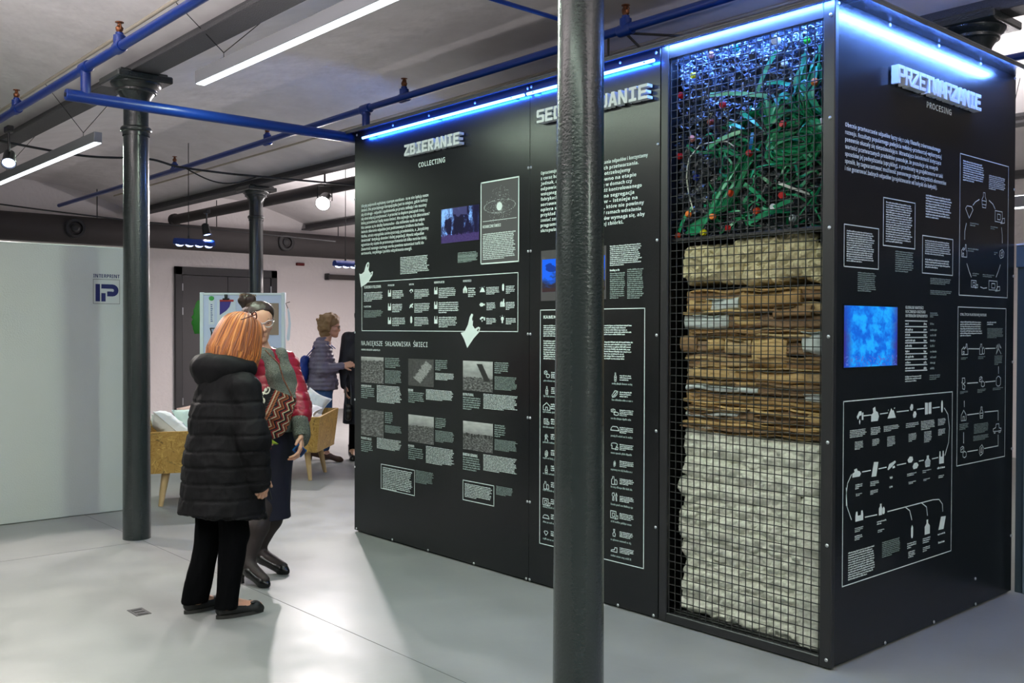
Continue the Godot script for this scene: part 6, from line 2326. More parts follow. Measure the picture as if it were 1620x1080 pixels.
# ---------------------------------------------------------------- people: smooth fields of tapering limbs, skinned
class Field:
	var lo: Vector3
	var cell: float
	var nx: int
	var ny: int
	var nz: int
	var d: PackedFloat32Array
	var k: float

	func _init(a: Vector3, b: Vector3, c: float, kk: float) -> void:
		lo = a
		cell = c
		k = kk
		nx = int((b.x - a.x) / c) + 2
		ny = int((b.y - a.y) / c) + 2
		nz = int((b.z - a.z) / c) + 2
		d.resize(nx * ny * nz)

	# a limb from a to b; the distance along lat counts less by ratio, so the section is an oval
	func limb(a: Vector3, b: Vector3, ra: float, rb: float, lat := Vector3.ZERO, ratio := 1.0) -> void:
		var m := maxf(ra, rb) * maxf(1.0, ratio) + 3.0 / k + cell
		var x0 := maxi(0, int((minf(a.x, b.x) - m - lo.x) / cell))
		var x1 := mini(nx - 1, int((maxf(a.x, b.x) + m - lo.x) / cell) + 1)
		var y0 := maxi(0, int((minf(a.y, b.y) - m - lo.y) / cell))
		var y1 := mini(ny - 1, int((maxf(a.y, b.y) + m - lo.y) / cell) + 1)
		var z0 := maxi(0, int((minf(a.z, b.z) - m - lo.z) / cell))
		var z1 := mini(nz - 1, int((maxf(a.z, b.z) + m - lo.z) / cell) + 1)
		var ab := b - a
		var il := 1.0 / maxf(ab.length_squared(), 1e-9)
		var far := 3.0 / k + cell
		var sq := 1.0 - 1.0 / ratio
		for z in range(z0, z1 + 1):
			for y in range(y0, y1 + 1):
				var i := (z * ny + y) * nx + x0
				var p := lo + Vector3(x0, y, z) * cell
				for x in range(x0, x1 + 1):
					var q := p - a
					var t := clampf(q.dot(ab) * il, 0.0, 1.0)
					q -= ab * t
					if ratio != 1.0:
						q -= lat * (q.dot(lat) * sq)
					var e := q.length() - (ra + (rb - ra) * t)
					if e < far:
						d[i] += exp(-k * e)
					i += 1
					p.x += cell

	func cut(n: Vector3, at: Vector3) -> void:      # removes what lies on the side n points to
		for z in nz:
			for y in ny:
				var i := (z * ny + y) * nx
				var p := lo + Vector3(0, y, z) * cell - at
				for x in nx:
					if p.dot(n) > 0.0:
						d[i] = 0.0
					p.x += cell
					i += 1

	func skin(s: Shape, bump = null) -> void:
		var id := PackedInt32Array()
		id.resize(d.size())
		id.fill(-1)
		var sy := nx
		var sz := nx * ny
		var co := [0, 1, sy, sy + 1, sz, sz + 1, sz + sy, sz + sy + 1]
		var off := [Vector3(0, 0, 0), Vector3(1, 0, 0), Vector3(0, 1, 0), Vector3(1, 1, 0), Vector3(0, 0, 1), Vector3(1, 0, 1), Vector3(0, 1, 1), Vector3(1, 1, 1)]
		var ed := [[0, 1], [2, 3], [4, 5], [6, 7], [0, 2], [1, 3], [4, 6], [5, 7], [0, 4], [1, 5], [2, 6], [3, 7]]
		var start := s.v.size()
		var first := s.ix.size()
		var v8 := PackedFloat32Array()
		v8.resize(8)
		for z in nz - 1:
			for y in ny - 1:
				var i := (z * ny + y) * nx
				for x in nx - 1:
					var c := 0
					if d[i] > 1.0: c += 1
					if d[i + 1] > 1.0: c += 1
					if d[i + sy] > 1.0: c += 1
					if d[i + sy + 1] > 1.0: c += 1
					if d[i + sz] > 1.0: c += 1
					if d[i + sz + 1] > 1.0: c += 1
					if d[i + sz + sy] > 1.0: c += 1
					if d[i + sz + sy + 1] > 1.0: c += 1
					if c > 0 and c < 8:
						for e in 8:
							v8[e] = clampf(-log(maxf(d[i + co[e]], 1e-9)) / k, -2.0 * cell, 2.0 * cell)
						var p := Vector3.ZERO
						var m := 0
						for e in ed:
							var a: float = v8[e[0]]
							var b: float = v8[e[1]]
							if (a < 0.0) != (b < 0.0):
								p += off[e[0]] + (off[e[1]] - off[e[0]]) * (a / (a - b))
								m += 1
						id[i] = s.vert(lo + (Vector3(x, y, z) + p / m) * cell, Vector3.ZERO)
					i += 1
		for z in range(1, nz - 1):
			for y in range(1, ny - 1):
				var i := (z * ny + y) * nx + 1
				for x in range(1, nx - 1):
					if id[i] >= 0:
						var in0 := d[i] > 1.0
						if in0 != (d[i + 1] > 1.0):
							face(s, id[i - sy - sz], id[i - sz], id[i], id[i - sy], in0)
						if in0 != (d[i + sy] > 1.0):
							face(s, id[i - 1 - sz], id[i - 1], id[i], id[i - sz], in0)
						if in0 != (d[i + sz] > 1.0):
							face(s, id[i - 1 - sy], id[i - sy], id[i], id[i - 1], in0)
					i += 1
		s.smooth(start, first)
		if bump != null:
			for q in range(start, s.v.size()):
				s.v[q] += bump.call(s.v[q], s.n[q])
			for q in range(start, s.v.size()):
				s.n[q] = Vector3.ZERO
			s.smooth(start, first)

	func face(s: Shape, a: int, b: int, c: int, e: int, flip: bool) -> void:
		if a < 0 or b < 0 or c < 0 or e < 0:
			return
		if flip:
			s.ix.append_array([a, c, b, a, e, c])
		else:
			s.ix.append_array([a, b, c, a, c, e])

# limbs: arrays [from, to, radius, radius, (lat, ratio)]
func skin_of(limbs: Array, cell: float, k: float, cuts := [], bump = null, s: Shape = null) -> Shape:
	var lo := Vector3.ONE * 1e9
	var hi := -lo
	for l in limbs:
		var m := maxf(l[2], l[3]) * (maxf(1.0, l[5]) if l.size() > 5 else 1.0) + 0.03
		for p in [l[0], l[1]]:
			lo = lo.min(p - Vector3.ONE * m)
			hi = hi.max(p + Vector3.ONE * m)
	var f := Field.new(lo, hi, cell, k)
	for l in limbs:
		if l.size() > 5:
			f.limb(l[0], l[1], l[2], l[3], l[4], l[5])
		else:
			f.limb(l[0], l[1], l[2], l[3])
	for c in cuts:
		f.cut(c[0], c[1])
	if s == null:
		s = shp()
	f.skin(s, bump)
	return s

func head_limbs(at: Vector3, b: Basis) -> Array:
	var out := []
	for l in [
		[Vector3(0, 0.028, -0.028), Vector3(0, 0.036, 0.018), 0.086, 0.080], [Vector3(0, -0.015, 0.030), Vector3(0, -0.070, 0.048), 0.060, 0.042],
		[Vector3(-0.048, -0.05, 0.0), Vector3(-0.012, -0.092, 0.062), 0.024, 0.018], [Vector3(0.048, -0.05, 0.0), Vector3(0.012, -0.092, 0.062), 0.024, 0.018],
		[Vector3(0, 0.012, 0.090), Vector3(0, -0.030, 0.106), 0.008, 0.011], [Vector3(-0.011, -0.034, 0.095), Vector3(0.011, -0.034, 0.095), 0.008, 0.008],
		[Vector3(-0.036, 0.024, 0.080), Vector3(0.036, 0.024, 0.080), 0.011, 0.011], [Vector3(-0.038, -0.022, 0.060), Vector3(-0.03, -0.03, 0.066), 0.026, 0.022], [Vector3(0.038, -0.022, 0.060), Vector3(0.03, -0.03, 0.066), 0.026, 0.022],
		[Vector3(-0.017, -0.058, 0.090), Vector3(0.017, -0.058, 0.090), 0.0065, 0.0065], [Vector3(-0.014, -0.067, 0.089), Vector3(0.014, -0.067, 0.089), 0.007, 0.007],
		[Vector3(0, -0.095, 0.078), Vector3(0, -0.092, 0.07), 0.018, 0.02],
		[Vector3(-0.080, -0.018, -0.008), Vector3(-0.084, 0.018, -0.016), 0.010, 0.014], [Vector3(0.080, -0.018, -0.008), Vector3(0.084, 0.018, -0.016), 0.010, 0.014],
	]:
		out.append([at + b * l[0], at + b * l[1], l[2], l[3]])
	return out

# wrist, the way the hand points, the way the back of the hand faces, 1 for thumb on the side across(point, back), curl of the fingers
func hand_limbs(w: Vector3, along: Vector3, back: Vector3, side: float, curl: Array) -> Array:
	var a := along.normalized()
	var n := (back - a * back.dot(a)).normalized()
	var s := a.cross(n).normalized() * side
	var out := []
	for k in 4:
		var o := (1.5 - k) * 0.0185
		out.append([w + a * 0.005 + s * o * 0.7, w + a * 0.085 + s * o - n * 0.002, 0.0135, 0.0115])
		var p := w + a * (0.088 - 0.004 * absf(k - 1.2)) + s * o
		var dirn := a
		var fn := n
		var ln: float = [0.042, 0.047, 0.044, 0.034][k]
		for q in 3:
			var c: float = curl[k] * [0.8, 1.0, 0.7][q]
			var nd := (dirn * cos(c) - fn * sin(c)).normalized()
			fn = (fn * cos(c) + dirn * sin(c)).normalized()
			dirn = nd
			var e: Vector3 = p + dirn * (ln * [1.0, 0.65, 0.52][q])
			out.append([p, e, 0.0088 - 0.0006 * q, 0.0082 - 0.0008 * q])
			p = e
	var tp := w + a * 0.025 + s * 0.032
	var td := (a * 0.75 + s * 0.55 - n * 0.35).normalized()
	out.append([w + a * 0.012 + s * 0.014, tp, 0.015, 0.012])
	out.append([tp, tp + td * 0.036, 0.011, 0.0095])
	out.append([tp + td * 0.036, tp + td * 0.036 + (td + a * 0.5).normalized() * 0.028, 0.0092, 0.008])
	return out

func ball(s: Shape, at: Vector3, r: float, sc := Vector3.ONE, n := 10) -> void:
	var prof := []
	for k in n + 1:
		var a := -PI / 2 + PI * k / n
		prof.append(Vector2(maxf(cos(a) * r, 1e-4), sin(a) * r))
	s.lathe(prof, at, n + 4, Basis.IDENTITY.scaled(sc), false)

func eyes_in(o: Node3D, at: Vector3, b: Basis) -> void:
	for e in [-1.0, 1.0]:
		var s := shp()
		var p := at + b * Vector3(e * 0.031, 0.003, 0.076)
		ball(s, p, 0.0125)
		var eye := part("eye", s.done(O), mat("eye_white", Color(0.80, 0.78, 0.76), 0.2) if not M.has("eye_white") else M.eye_white, o)
		s = shp()
		ball(s, p + b * Vector3(0, 0.001, 0.0085), 0.0062)
		part("iris", s.done(O), mat("iris", Color(0.10, 0.07, 0.05), 0.15) if not M.has("iris") else M.iris, eye)

func glasses(o: Node3D, at: Vector3, b: Basis, m: Material, r: float, wear := Vector3(0, 0.004, 0.106)) -> void:
	var g := Node3D.new()
	g.name = numbered("glasses", o)
	o.add_child(g)
	for e in [-1.0, 1.0]:
		var pts := []
		for k in 19:
			var a := TAU * k / 18
			pts.append(at + b * (wear + Vector3(e * 0.033 + cos(a) * 0.026, sin(a) * 0.019 + 0.005 * e * cos(a), -0.006 * absf(cos(a)))))
		var s := shp()
		s.tube(pts, r, 6, false)
		part("rim", s.done(O), m, g)
		s = shp()
		s.tube([at + b * (wear + Vector3(e * 0.060, 0.006, -0.006)), at + b * (wear + Vector3(e * 0.080, 0.006, -0.05)), at + b * (wear + Vector3(e * 0.086, 0.004, -0.115))], r * 0.8, 6)
		part("temple", s.done(O), m, g)
	var s := shp()
	s.tube([at + b * (wear + Vector3(-0.009, 0.004, 0)), at + b * (wear + Vector3(0, 0.008, 0.003)), at + b * (wear + Vector3(0.009, 0.004, 0))], r, 6)
	part("bridge", s.done(O), m, g)

func person(label: String, at: Vector3) -> Node3D:
	return thing("person", label, "person", at)

func quilt(pitch: float, depth: float, width: float, y_top: float, wav := 0.012) -> Callable:
	var f := noise3(12, 0.05, false, 2)
	var g := noise3(31, 0.16, true, 2)
	return func(p: Vector3, n: Vector3) -> Vector3:
		var y := p.y + wav * f.get_noise_3d(p.x * 60, 0, p.z * 60)
		var q := absf(fposmod(y, pitch) - pitch / 2)
		var out := n * (0.007 * f.get_noise_3d(p.x * 110, p.y * 110, p.z * 110) + 0.006 * g.get_noise_3d(p.x * 60, p.y * 34, p.z * 60))
		if p.y < y_top:
			out -= n * depth * exp(-pow(q / width, 2.0))
		return out

func folds(amp: float, fr: float) -> Callable:
	var f := noise3(55, 0.05, false, 3)
	return func(p: Vector3, n: Vector3) -> Vector3:
		return n * amp * f.get_noise_3d(p.x * 100 * fr, p.y * 35 * fr, p.z * 100 * fr)

func skin_mat() -> StandardMaterial3D:
	if M.has("skin"):
		return M.skin
	var m := mat("skin", Color(0.80, 0.60, 0.50), 0.5)
	m.subsurf_scatter_enabled = true
	m.subsurf_scatter_strength = 0.1
	return m

# the whole body as one skin: torso, arms, legs on a coarse grid, head and hands on fine ones
func body(o: Node3D, j: Dictionary, hb: Basis, limbs_more := [], hands := []) -> MeshInstance3D:
	var lat: Vector3 = j.lat
	var l := [
		[j.neck, j.chest, 0.06, 0.095, lat, 1.35], [j.chest, j.waist, 0.10, 0.09, lat, 1.35], [j.waist, j.hip, 0.095, 0.105, lat, 1.4],
		[j.lsh, j.rsh, 0.045, 0.045], [j.neck, j.head - hb.y * 0.06, 0.048, 0.046],
		[j.lsh, j.lel, 0.044, 0.036], [j.lel, j.lwr, 0.036, 0.026], [j.rsh, j.rel, 0.044, 0.036], [j.rel, j.rwr, 0.036, 0.026],
		[j.hip + lat * -0.08, j.lkn, 0.078, 0.052], [j.hip + lat * 0.08, j.rkn, 0.078, 0.052], [j.lkn, j.lan, 0.052, 0.034], [j.rkn, j.ran, 0.052, 0.034],
		[j.lan, j.lto, 0.033, 0.024], [j.ran, j.rto, 0.033, 0.024],
	]
	l.append_array(limbs_more)
	var s := skin_of(l, 0.014, 70.0)
	skin_of(head_limbs(j.head, hb), 0.0045, 160.0, [], null, s)
	for h in hands:
		skin_of(hand_limbs(h[0], h[1], h[2], h[3], h[4]), 0.0034, 420.0, [], null, s)
	var b := part("body", s.done(O), skin_mat(), o)
	eyes_in(b, j.head, hb)
	return b

func strands(o: Node3D, at: Vector3, b: Basis, n: int, length: float, open: float, flare: float, cols: Array, r: RandomNumberGenerator, rad: float) -> void:
	# locks that fall from the parting over the skull and hang to the given length
	var s := shp()
	for k in n:
		var th := open + (TAU - 2 * open) * (k + r.randf() * 0.9) / n     # 0 faces forward
		var dirn := Vector3(sin(th), 0, cos(th))
		var layer := r.randf()
		var pts := []
		var rr := []
		var m := 9
		var drop := length * (0.86 + 0.14 * r.randf())
		var sway := r.randf_range(-0.022, 0.022)
		for i in m:
			var f := i / float(m - 1)
			var a := f * 2.2
			var p: Vector3
			if a < PI / 2:
				p = dirn * sin(a) * (0.112 + 0.010 * layer) + Vector3(0, 0.036 + cos(a) * (0.097 + 0.012 * layer), -0.018)
			else:
				var g := (a - PI / 2) / (2.2 - PI / 2)
				p = dirn * (0.112 + 0.012 * layer + flare * sin(g * 2.0) - 0.02 * g * g) + Vector3(0, 0.036 - g * drop, -0.018)
				p += Vector3(cos(th), 0, -sin(th)) * (sway + 0.010 * sin(g * 7 + k * 1.7)) * g
			pts.append(at + b * p)
			rr.append(rad * (0.8 + 0.4 * sin(f * PI)) * (1.0 if i < m - 1 else 0.35))
		s.tint = cols[r.randi() % cols.size()]
		s.tube(pts, rr, 5, true, 0.0, 0.7)
	var m2 := mat("hair_%d" % M.size(), Color.WHITE, 0.42)
	m2.vertex_color_use_as_albedo = true
	m2.rim_enabled = true
	m2.rim = 0.2
	var h := part("hair", s.done(O), m2, o)
	h.set_meta("kind", "stuff")

func lin(c: Color) -> Color:
	return c.srgb_to_linear()

func shoe(o: Node3D, called: String, heel: Vector3, toe: Vector3, m: Material, hgt: float, open_top: float, sole_m: Material = null) -> void:
	# a low shoe or pump: heel raised by hgt, upper cut at open_top
	var d := toe - heel
	d.y = 0
	var a := d.normalized()
	var up := Vector3(0, hgt, 0)
	var l := [[heel + a * 0.03 + up + Vector3(0, 0.030, 0), heel + a * 0.10 + up * 0.75 + Vector3(0, 0.034, 0), 0.031, 0.034], [heel + a * 0.10 + up * 0.7 + Vector3(0, 0.032, 0), toe - a * 0.045 + Vector3(0, 0.026, 0), 0.034, 0.033], [toe - a * 0.045 + Vector3(0, 0.026, 0), toe - a * 0.016 + Vector3(0, 0.018, 0), 0.032, 0.017]]
	if open_top > 0.09:
		l.append([heel + a * 0.045 + up + Vector3(0, 0.04, 0), heel + a * 0.045 + up + Vector3(0, open_top, 0), 0.04, 0.044])
	var s := skin_of(l, 0.006, 120.0, [[Vector3.DOWN, Vector3(0, 0.003, 0)], [Vector3.UP, heel + up + Vector3(0, open_top, 0)]])
	var sh := part(called, s.done(O), m, o)
	s = shp()
	if hgt > 0.03:
		s.tube([heel + a * 0.036, heel + a * 0.034 + Vector3(0, hgt * 0.5, 0), heel + a * 0.034 + Vector3(0, hgt + 0.02, 0)], [0.010, 0.011, 0.027], 10)
		part("heel", s.done(O), m, sh)
	else:
		var side := a.cross(Vector3.UP)
		var pr := PackedVector3Array()
		var p2 := PackedVector3Array()
		for k in 20:
			var t := TAU * k / 20
			var ln := heel.distance_to(toe) / 2
			var p := (heel + toe) / 2 + a * cos(t) * ln + side * sin(t) * (0.037 if cos(t) < 0.3 else 0.041)
			pr.append(Vector3(p.x, 0.0, p.z))
			p2.append(Vector3(p.x, 0.018, p.z))
		s.loft([p2, pr] if side.cross(a).y > 0 else [pr, p2])
		part("sole", s.done(O), sole_m if sole_m else m, sh)

func people() -> void:
	var r := RandomNumberGenerator.new()
	r.seed = 77
	woman_in_black(r)
	woman_in_red(r)
	woman_in_grey(r)
	person_in_coat(r)

func woman_in_black(r: RandomNumberGenerator) -> void:
	var o := person("woman with a ginger bob in a long black quilted coat, seen from behind", Vector3(2.20, 0, -4.82))
	var lat := Vector3(0, 0, 1)
	var fw := Vector3(0.95, -0.30, -0.05).normalized()
	var hb := Basis(Vector3.UP.cross(fw).normalized(), fw.cross(Vector3.UP.cross(fw)).normalized(), fw)
	var hc := Vector3(2.352, 1.438, -4.855)
	var j := {
		"lat": lat, "head": hc, "neck": Vector3(2.285, 1.285, -4.84), "chest": Vector3(2.245, 1.08, -4.82), "waist": Vector3(2.225, 0.90, -4.82), "hip": Vector3(2.215, 0.76, -4.82),
		"lsh": Vector3(2.27, 1.19, -5.00), "rsh": Vector3(2.27, 1.19, -4.65), "lel": Vector3(2.29, 0.93, -5.05), "rel": Vector3(2.285, 0.94, -4.585), "lwr": Vector3(2.36, 0.72, -5.0), "rwr": Vector3(2.325, 0.745, -4.60),
		"lkn": Vector3(2.19, 0.42, -4.90), "rkn": Vector3(2.255, 0.42, -4.735), "lan": Vector3(2.125, 0.075, -4.925), "ran": Vector3(2.205, 0.075, -4.725), "lto": Vector3(2.25, 0.03, -4.94), "rto": Vector3(2.38, 0.03, -4.712),
	}
	body(o, j, hb, [], [[j.rwr, Vector3(0.12, -1, 0.05), Vector3(-0.1, 0, 1), -1.0, [0.75, 0.8, 0.85, 0.9]], [j.lwr, Vector3(0.3, -1, 0), Vector3(0, 0, -1), 1.0, [0.4, 0.4, 0.45, 0.5]]])
	var black := mat("coat_black", Color(0.085, 0.08, 0.09), 0.64)
	black.metallic_specular = 0.25
	relief(black, noise_image(256, 0.10, FastNoiseLite.TYPE_SIMPLEX_SMOOTH, 3, 4), 0.35, 9.0)
	# coat
	var hem := Vector3(2.225, 0.47, -4.82)
	var c := [
		[Vector3(2.25, 1.20, -4.83), Vector3(2.235, 1.02, -4.82), 0.140, 0.168, lat, 1.22], [Vector3(2.235, 1.02, -4.82), Vector3(2.225, 0.80, -4.82), 0.165, 0.190, lat, 1.10], [Vector3(2.225, 0.80, -4.82), hem, 0.190, 0.225, lat, 1.08], [hem, hem + Vector3(0, -0.1, 0), 0.225, 0.225, lat, 1.08],
		[Vector3(2.265, 1.195, -4.99), Vector3(2.265, 1.195, -4.65), 0.075, 0.075],
		[j.rsh + Vector3(0, -0.01, -0.01), j.rel, 0.078, 0.082], [j.rel, j.rwr + Vector3(0, -0.03, 0), 0.080, 0.060], [j.lsh, j.lel, 0.085, 0.080], [j.lel, j.lwr + Vector3(0, 0.01, 0), 0.078, 0.056],
		[Vector3(2.30, 1.27, -4.84), Vector3(2.25, 1.20, -4.83), 0.085, 0.11],
	]
	var hemcut := Vector3(-0.12, -1, 0.05).normalized()
	var s := skin_of(c, 0.009, 95.0, [[hemcut, Vector3(2.225, 0.512, -4.82)]], quilt(0.083, 0.0075, 0.0055, 1.19))
	part("coat", s.done(O), black, o)
	# sleeve cuffs
	s = skin_of([[j.rwr + Vector3(-0.002, -0.01, 0), j.rwr + Vector3(0.002, -0.05, 0), 0.062, 0.054]], 0.007, 120.0, [[Vector3.DOWN, j.rwr + Vector3(0, -0.058, 0)]])
	part("cuff", s.done(O), black, o)
	# hood lying on the back
	var hc2 := Vector3(2.27, 1.285, -4.84)
	var hl := []
	for k in 12:
		var a0 := PI * 0.18 + PI * 1.64 * k / 12
		var a1 := PI * 0.18 + PI * 1.64 * (k + 1) / 12
		var back := 0.5 - 0.5 * cos((a0 + a1) / 2)
		hl.append([hc2 + Vector3(cos(a0) * (0.10 + 0.03 * back), 0.018 * back, sin(a0) * 0.125), hc2 + Vector3(cos(a1) * (0.10 + 0.03 * back), 0.018 * back, sin(a1) * 0.125), 0.032 + 0.02 * back, 0.032 + 0.02 * back])
	hl.append([hc2 + Vector3(-0.10, -0.02, -0.06), hc2 + Vector3(-0.105, -0.03, 0.06), 0.062, 0.062])
	hl.append([hc2 + Vector3(-0.13, -0.035, 0.0), hc2 + Vector3(-0.15, 0.0, 0.0), 0.05, 0.04])
	s = skin_of(hl, 0.008, 70.0, [], folds(0.012, 1.3))
	part("hood", s.done(O), black, o)
	# pocket zip
	s = shp()
	s.tube([Vector3(2.40, 0.70, -4.66), Vector3(2.418, 0.60, -4.645)], 0.004, 6)
	part("zip", s.done(O), M.dark_trim, o)
	# trousers
	var tr := mat("trousers_black", Color(0.03, 0.03, 0.038), 0.85)
	tr.metallic_specular = 0.15
	s = skin_of([[j.hip + Vector3(0, 0, -0.08), j.lkn, 0.092, 0.072], [j.lkn, j.lan + Vector3(-0.005, -0.02, 0), 0.070, 0.062], [j.hip + Vector3(0, 0, 0.08), j.rkn, 0.092, 0.072], [j.rkn, j.ran + Vector3(-0.005, -0.02, 0), 0.070, 0.062]], 0.010, 110.0, [[Vector3.DOWN, Vector3(0, 0.045, 0)]], folds(0.014, 1.2))
	part("trousers", s.done(O), tr, o)
	var sm := mat("shoe_black", Color(0.07, 0.07, 0.075), 0.6)
	var so := mat("sole_grey", Color(0.16, 0.155, 0.15), 0.7)
	shoe(o, "shoe", Vector3(2.150, 0, -4.735), Vector3(2.405, 0, -4.708), sm, 0.012, 0.062, so)
	shoe(o, "shoe", Vector3(2.060, 0, -4.925), Vector3(2.300, 0, -4.945), sm, 0.012, 0.062, so)
	# bow on the near shoe
	s = shp()
	for e in [-1.0, 1.0]:
		ball(s, Vector3(2.335, 0.062, -4.71 + e * 0.016), 0.014, Vector3(0.8, 0.5, 1.1), 7)
	part("bow", s.done(O), sm, o)
	# hair: scalp volume and hanging locks
	var hairv := []
	for l in [[Vector3(0, 0.035, -0.03), Vector3(0, 0.045, 0.02), 0.092, 0.086], [Vector3(0, -0.02, -0.03), Vector3(0, -0.11, -0.03), 0.092, 0.088], [Vector3(-0.055, -0.02, 0.01), Vector3(-0.06, -0.13, 0.02), 0.048, 0.045], [Vector3(0.055, -0.02, 0.01), Vector3(0.06, -0.13, 0.02), 0.048, 0.045]]:
		hairv.append([hc + hb * l[0], hc + hb * l[1], l[2], l[3]])
	s = skin_of(hairv, 0.008, 80.0, [[-hb.y, hc - hb.y * 0.155]], folds(0.01, 2.0))
	part("hair", s.done(O), mat("hair_ginger", Color(0.50, 0.25, 0.09), 0.5), o)
	strands(o, hc, hb, 620, 0.225, 0.95, 0.034, [lin(Color(0.62, 0.33, 0.12)), lin(Color(0.70, 0.40, 0.16)), lin(Color(0.54, 0.27, 0.09)), lin(Color(0.76, 0.48, 0.22)), lin(Color(0.47, 0.22, 0.08))], r, 0.0058)
	# spectacles pushed up on the hair
	var gb := hb * Basis(Vector3.RIGHT, -0.55)
	glasses(o, Vector3(2.390, 1.569, -4.775) - gb * Vector3(-0.033, 0.0, 0.118), gb, mat("frame_red", Color(0.28, 0.07, 0.07), 0.25), 0.0035, Vector3(0.0, 0.0, 0.118))

func woman_in_red(r: RandomNumberGenerator) -> void:
	var o := person("woman with a hair bun in a crimson jacket, grey shawl and navy skirt", Vector3(2.74, 0, -5.38))
	var fwb := Vector3(0.28, 0, 0.96).normalized()
	var lat := Vector3(-fwb.z, 0, fwb.x)                # her right
	var fw := Vector3(-0.16, -0.14, 0.975).normalized()
	var x := Vector3.UP.cross(fw).normalized()
	var hb := Basis(x, fw.cross(x).normalized(), fw)
	hb = Basis(fw, 0.10) * hb
	var hc := Vector3(2.724, 1.535, -5.40)
	var base := Vector3(2.765, 0, -5.38)
	var R := func(side: float, y: float, f: float) -> Vector3: return base + lat * side + fwb * f + Vector3(0, y, 0)
	var j := {
		"lat": lat, "head": hc, "neck": Vector3(2.74, 1.345, -5.40), "chest": R.call(0, 1.14, 0.0), "waist": R.call(0, 0.96, 0.0), "hip": R.call(0.0, 0.80, 0.0),
		"lsh": R.call(-0.165, 1.275, 0.0), "rsh": R.call(0.165, 1.275, 0.0), "lel": Vector3(2.905, 1.045, -5.235), "rel": R.call(0.19, 1.03, -0.02), "lwr": Vector3(2.868, 0.862, -5.135), "rwr": Vector3(2.60, 0.95, -5.22),
		"lkn": R.call(-0.08, 0.43, 0.03), "rkn": R.call(0.07, 0.43, 0.06), "lan": Vector3(2.785, 0.12, -5.53), "ran": Vector3(2.59, 0.12, -5.275), "lto": Vector3(2.86, 0.035, -5.34), "rto": Vector3(2.63, 0.035, -5.13),
	}
	var bd := body(o, j, hb, [], [[j.lwr, Vector3(-0.2, -0.75, 0.35), Vector3(0.8, 0.3, 0.5), 1.0, [0.55, 0.6, 0.6, 0.65]], [j.rwr, Vector3(0.2, -0.7, 0.3), Vector3(-0.9, 0.2, 0.3), -1.0, [0.5, 0.5, 0.5, 0.5]]])
	var s := shp()
	for q in [[-0.058, 0.0075], [-0.067, 0.0078]]:
		s.tube([hc + hb * Vector3(-0.018, q[0], 0.092), hc + hb * Vector3(0, q[0] - 0.001, 0.0965), hc + hb * Vector3(0.018, q[0], 0.092)], [0.003, q[1] * 0.75, 0.003], 8)
	part("lips", s.done(O), mat("lips", Color(0.60, 0.28, 0.27), 0.4), bd)
	s = shp()
	for e in [-1.0, 1.0]:
		s.tube([hc + hb * Vector3(e * 0.016, 0.026, 0.096), hc + hb * Vector3(e * 0.034, 0.032, 0.092), hc + hb * Vector3(e * 0.052, 0.026, 0.078)], [0.0025, 0.0032, 0.002], 6)
	part("eyebrow", s.done(O), mat("brow", Color(0.16, 0.10, 0.07), 0.6), bd)
	# jacket
	var red := mat("jacket_red", Color(0.52, 0.04, 0.14), 0.38)
	red.rim_enabled = true
	red.rim = 0.3
	var cl := [
		[R.call(0, 1.27, -0.01), R.call(0, 1.10, -0.01), 0.11, 0.150, lat, 1.32], [R.call(0, 1.10, -0.01), R.call(0, 0.96, -0.01), 0.150, 0.155, lat, 1.25], [R.call(0, 0.96, -0.01), R.call(0, 0.86, -0.01), 0.155, 0.155, lat, 1.25],
		[j.lsh, j.rsh, 0.07, 0.07], [j.lsh, j.lel, 0.076, 0.070], [j.lel, lerp(j.lel, j.lwr, 0.40), 0.068, 0.066], [j.rsh, j.rel, 0.076, 0.070], [j.rel, lerp(j.rel, j.rwr, 0.7), 0.068, 0.056],
		[R.call(-0.07, 1.33, -0.03), R.call(0.07, 1.33, -0.03), 0.045, 0.045],
	]
	s = skin_of(cl, 0.0095, 80.0, [[Vector3.DOWN, R.call(0, 0.925, 0)]], quilt(0.052, 0.005, 0.005, 1.5))
	part("jacket", s.done(O), red, o)
	# shawl down the front, ends hanging
	var wool := mat("shawl_grey", Color.WHITE, 0.95)
	var wn := noise_image(256, 0.25, FastNoiseLite.TYPE_SIMPLEX, 2, 15)
	wool.albedo_texture = tinted(wn, Color(0.20, 0.21, 0.19), Color(0.56, 0.57, 0.53))
	relief(wool, wn, 1.2, 2.2)
	wool.uv1_world_triplanar = true
	var sl := []
	for q in [[[-0.055, 1.335, 0.06], [-0.055, 1.22, 0.115], 0.034, 0.042], [[-0.055, 1.22, 0.115], [-0.065, 1.06, 0.145], 0.042, 0.055], [[-0.065, 1.06, 0.145], [-0.06, 0.93, 0.15], 0.055, 0.052], [[0.055, 1.335, 0.06], [0.05, 1.22, 0.115], 0.036, 0.046], [[0.05, 1.22, 0.115], [0.03, 1.05, 0.15], 0.046, 0.058], [[0.03, 1.05, 0.15], [0.03, 0.91, 0.155], 0.058, 0.052], [[-0.06, 1.35, -0.04], [0.06, 1.35, -0.04], 0.038, 0.038], [[-0.07, 1.345, 0.0], [-0.055, 1.335, 0.06], 0.038, 0.036], [[0.07, 1.345, 0.0], [0.055, 1.335, 0.06], 0.038, 0.036], [[-0.04, 1.0, 0.15], [-0.03, 1.12, 0.14], 0.055, 0.05]]:
		sl.append([R.call(q[0][0], q[0][1], q[0][2]), R.call(q[1][0], q[1][1], q[1][2]), q[2], q[3]])
	s = skin_of(sl, 0.009, 70.0, [[Vector3.DOWN, R.call(0, 0.885, 0)]], folds(0.016, 1.6))
	part("shawl", s.done(O), wool, o)
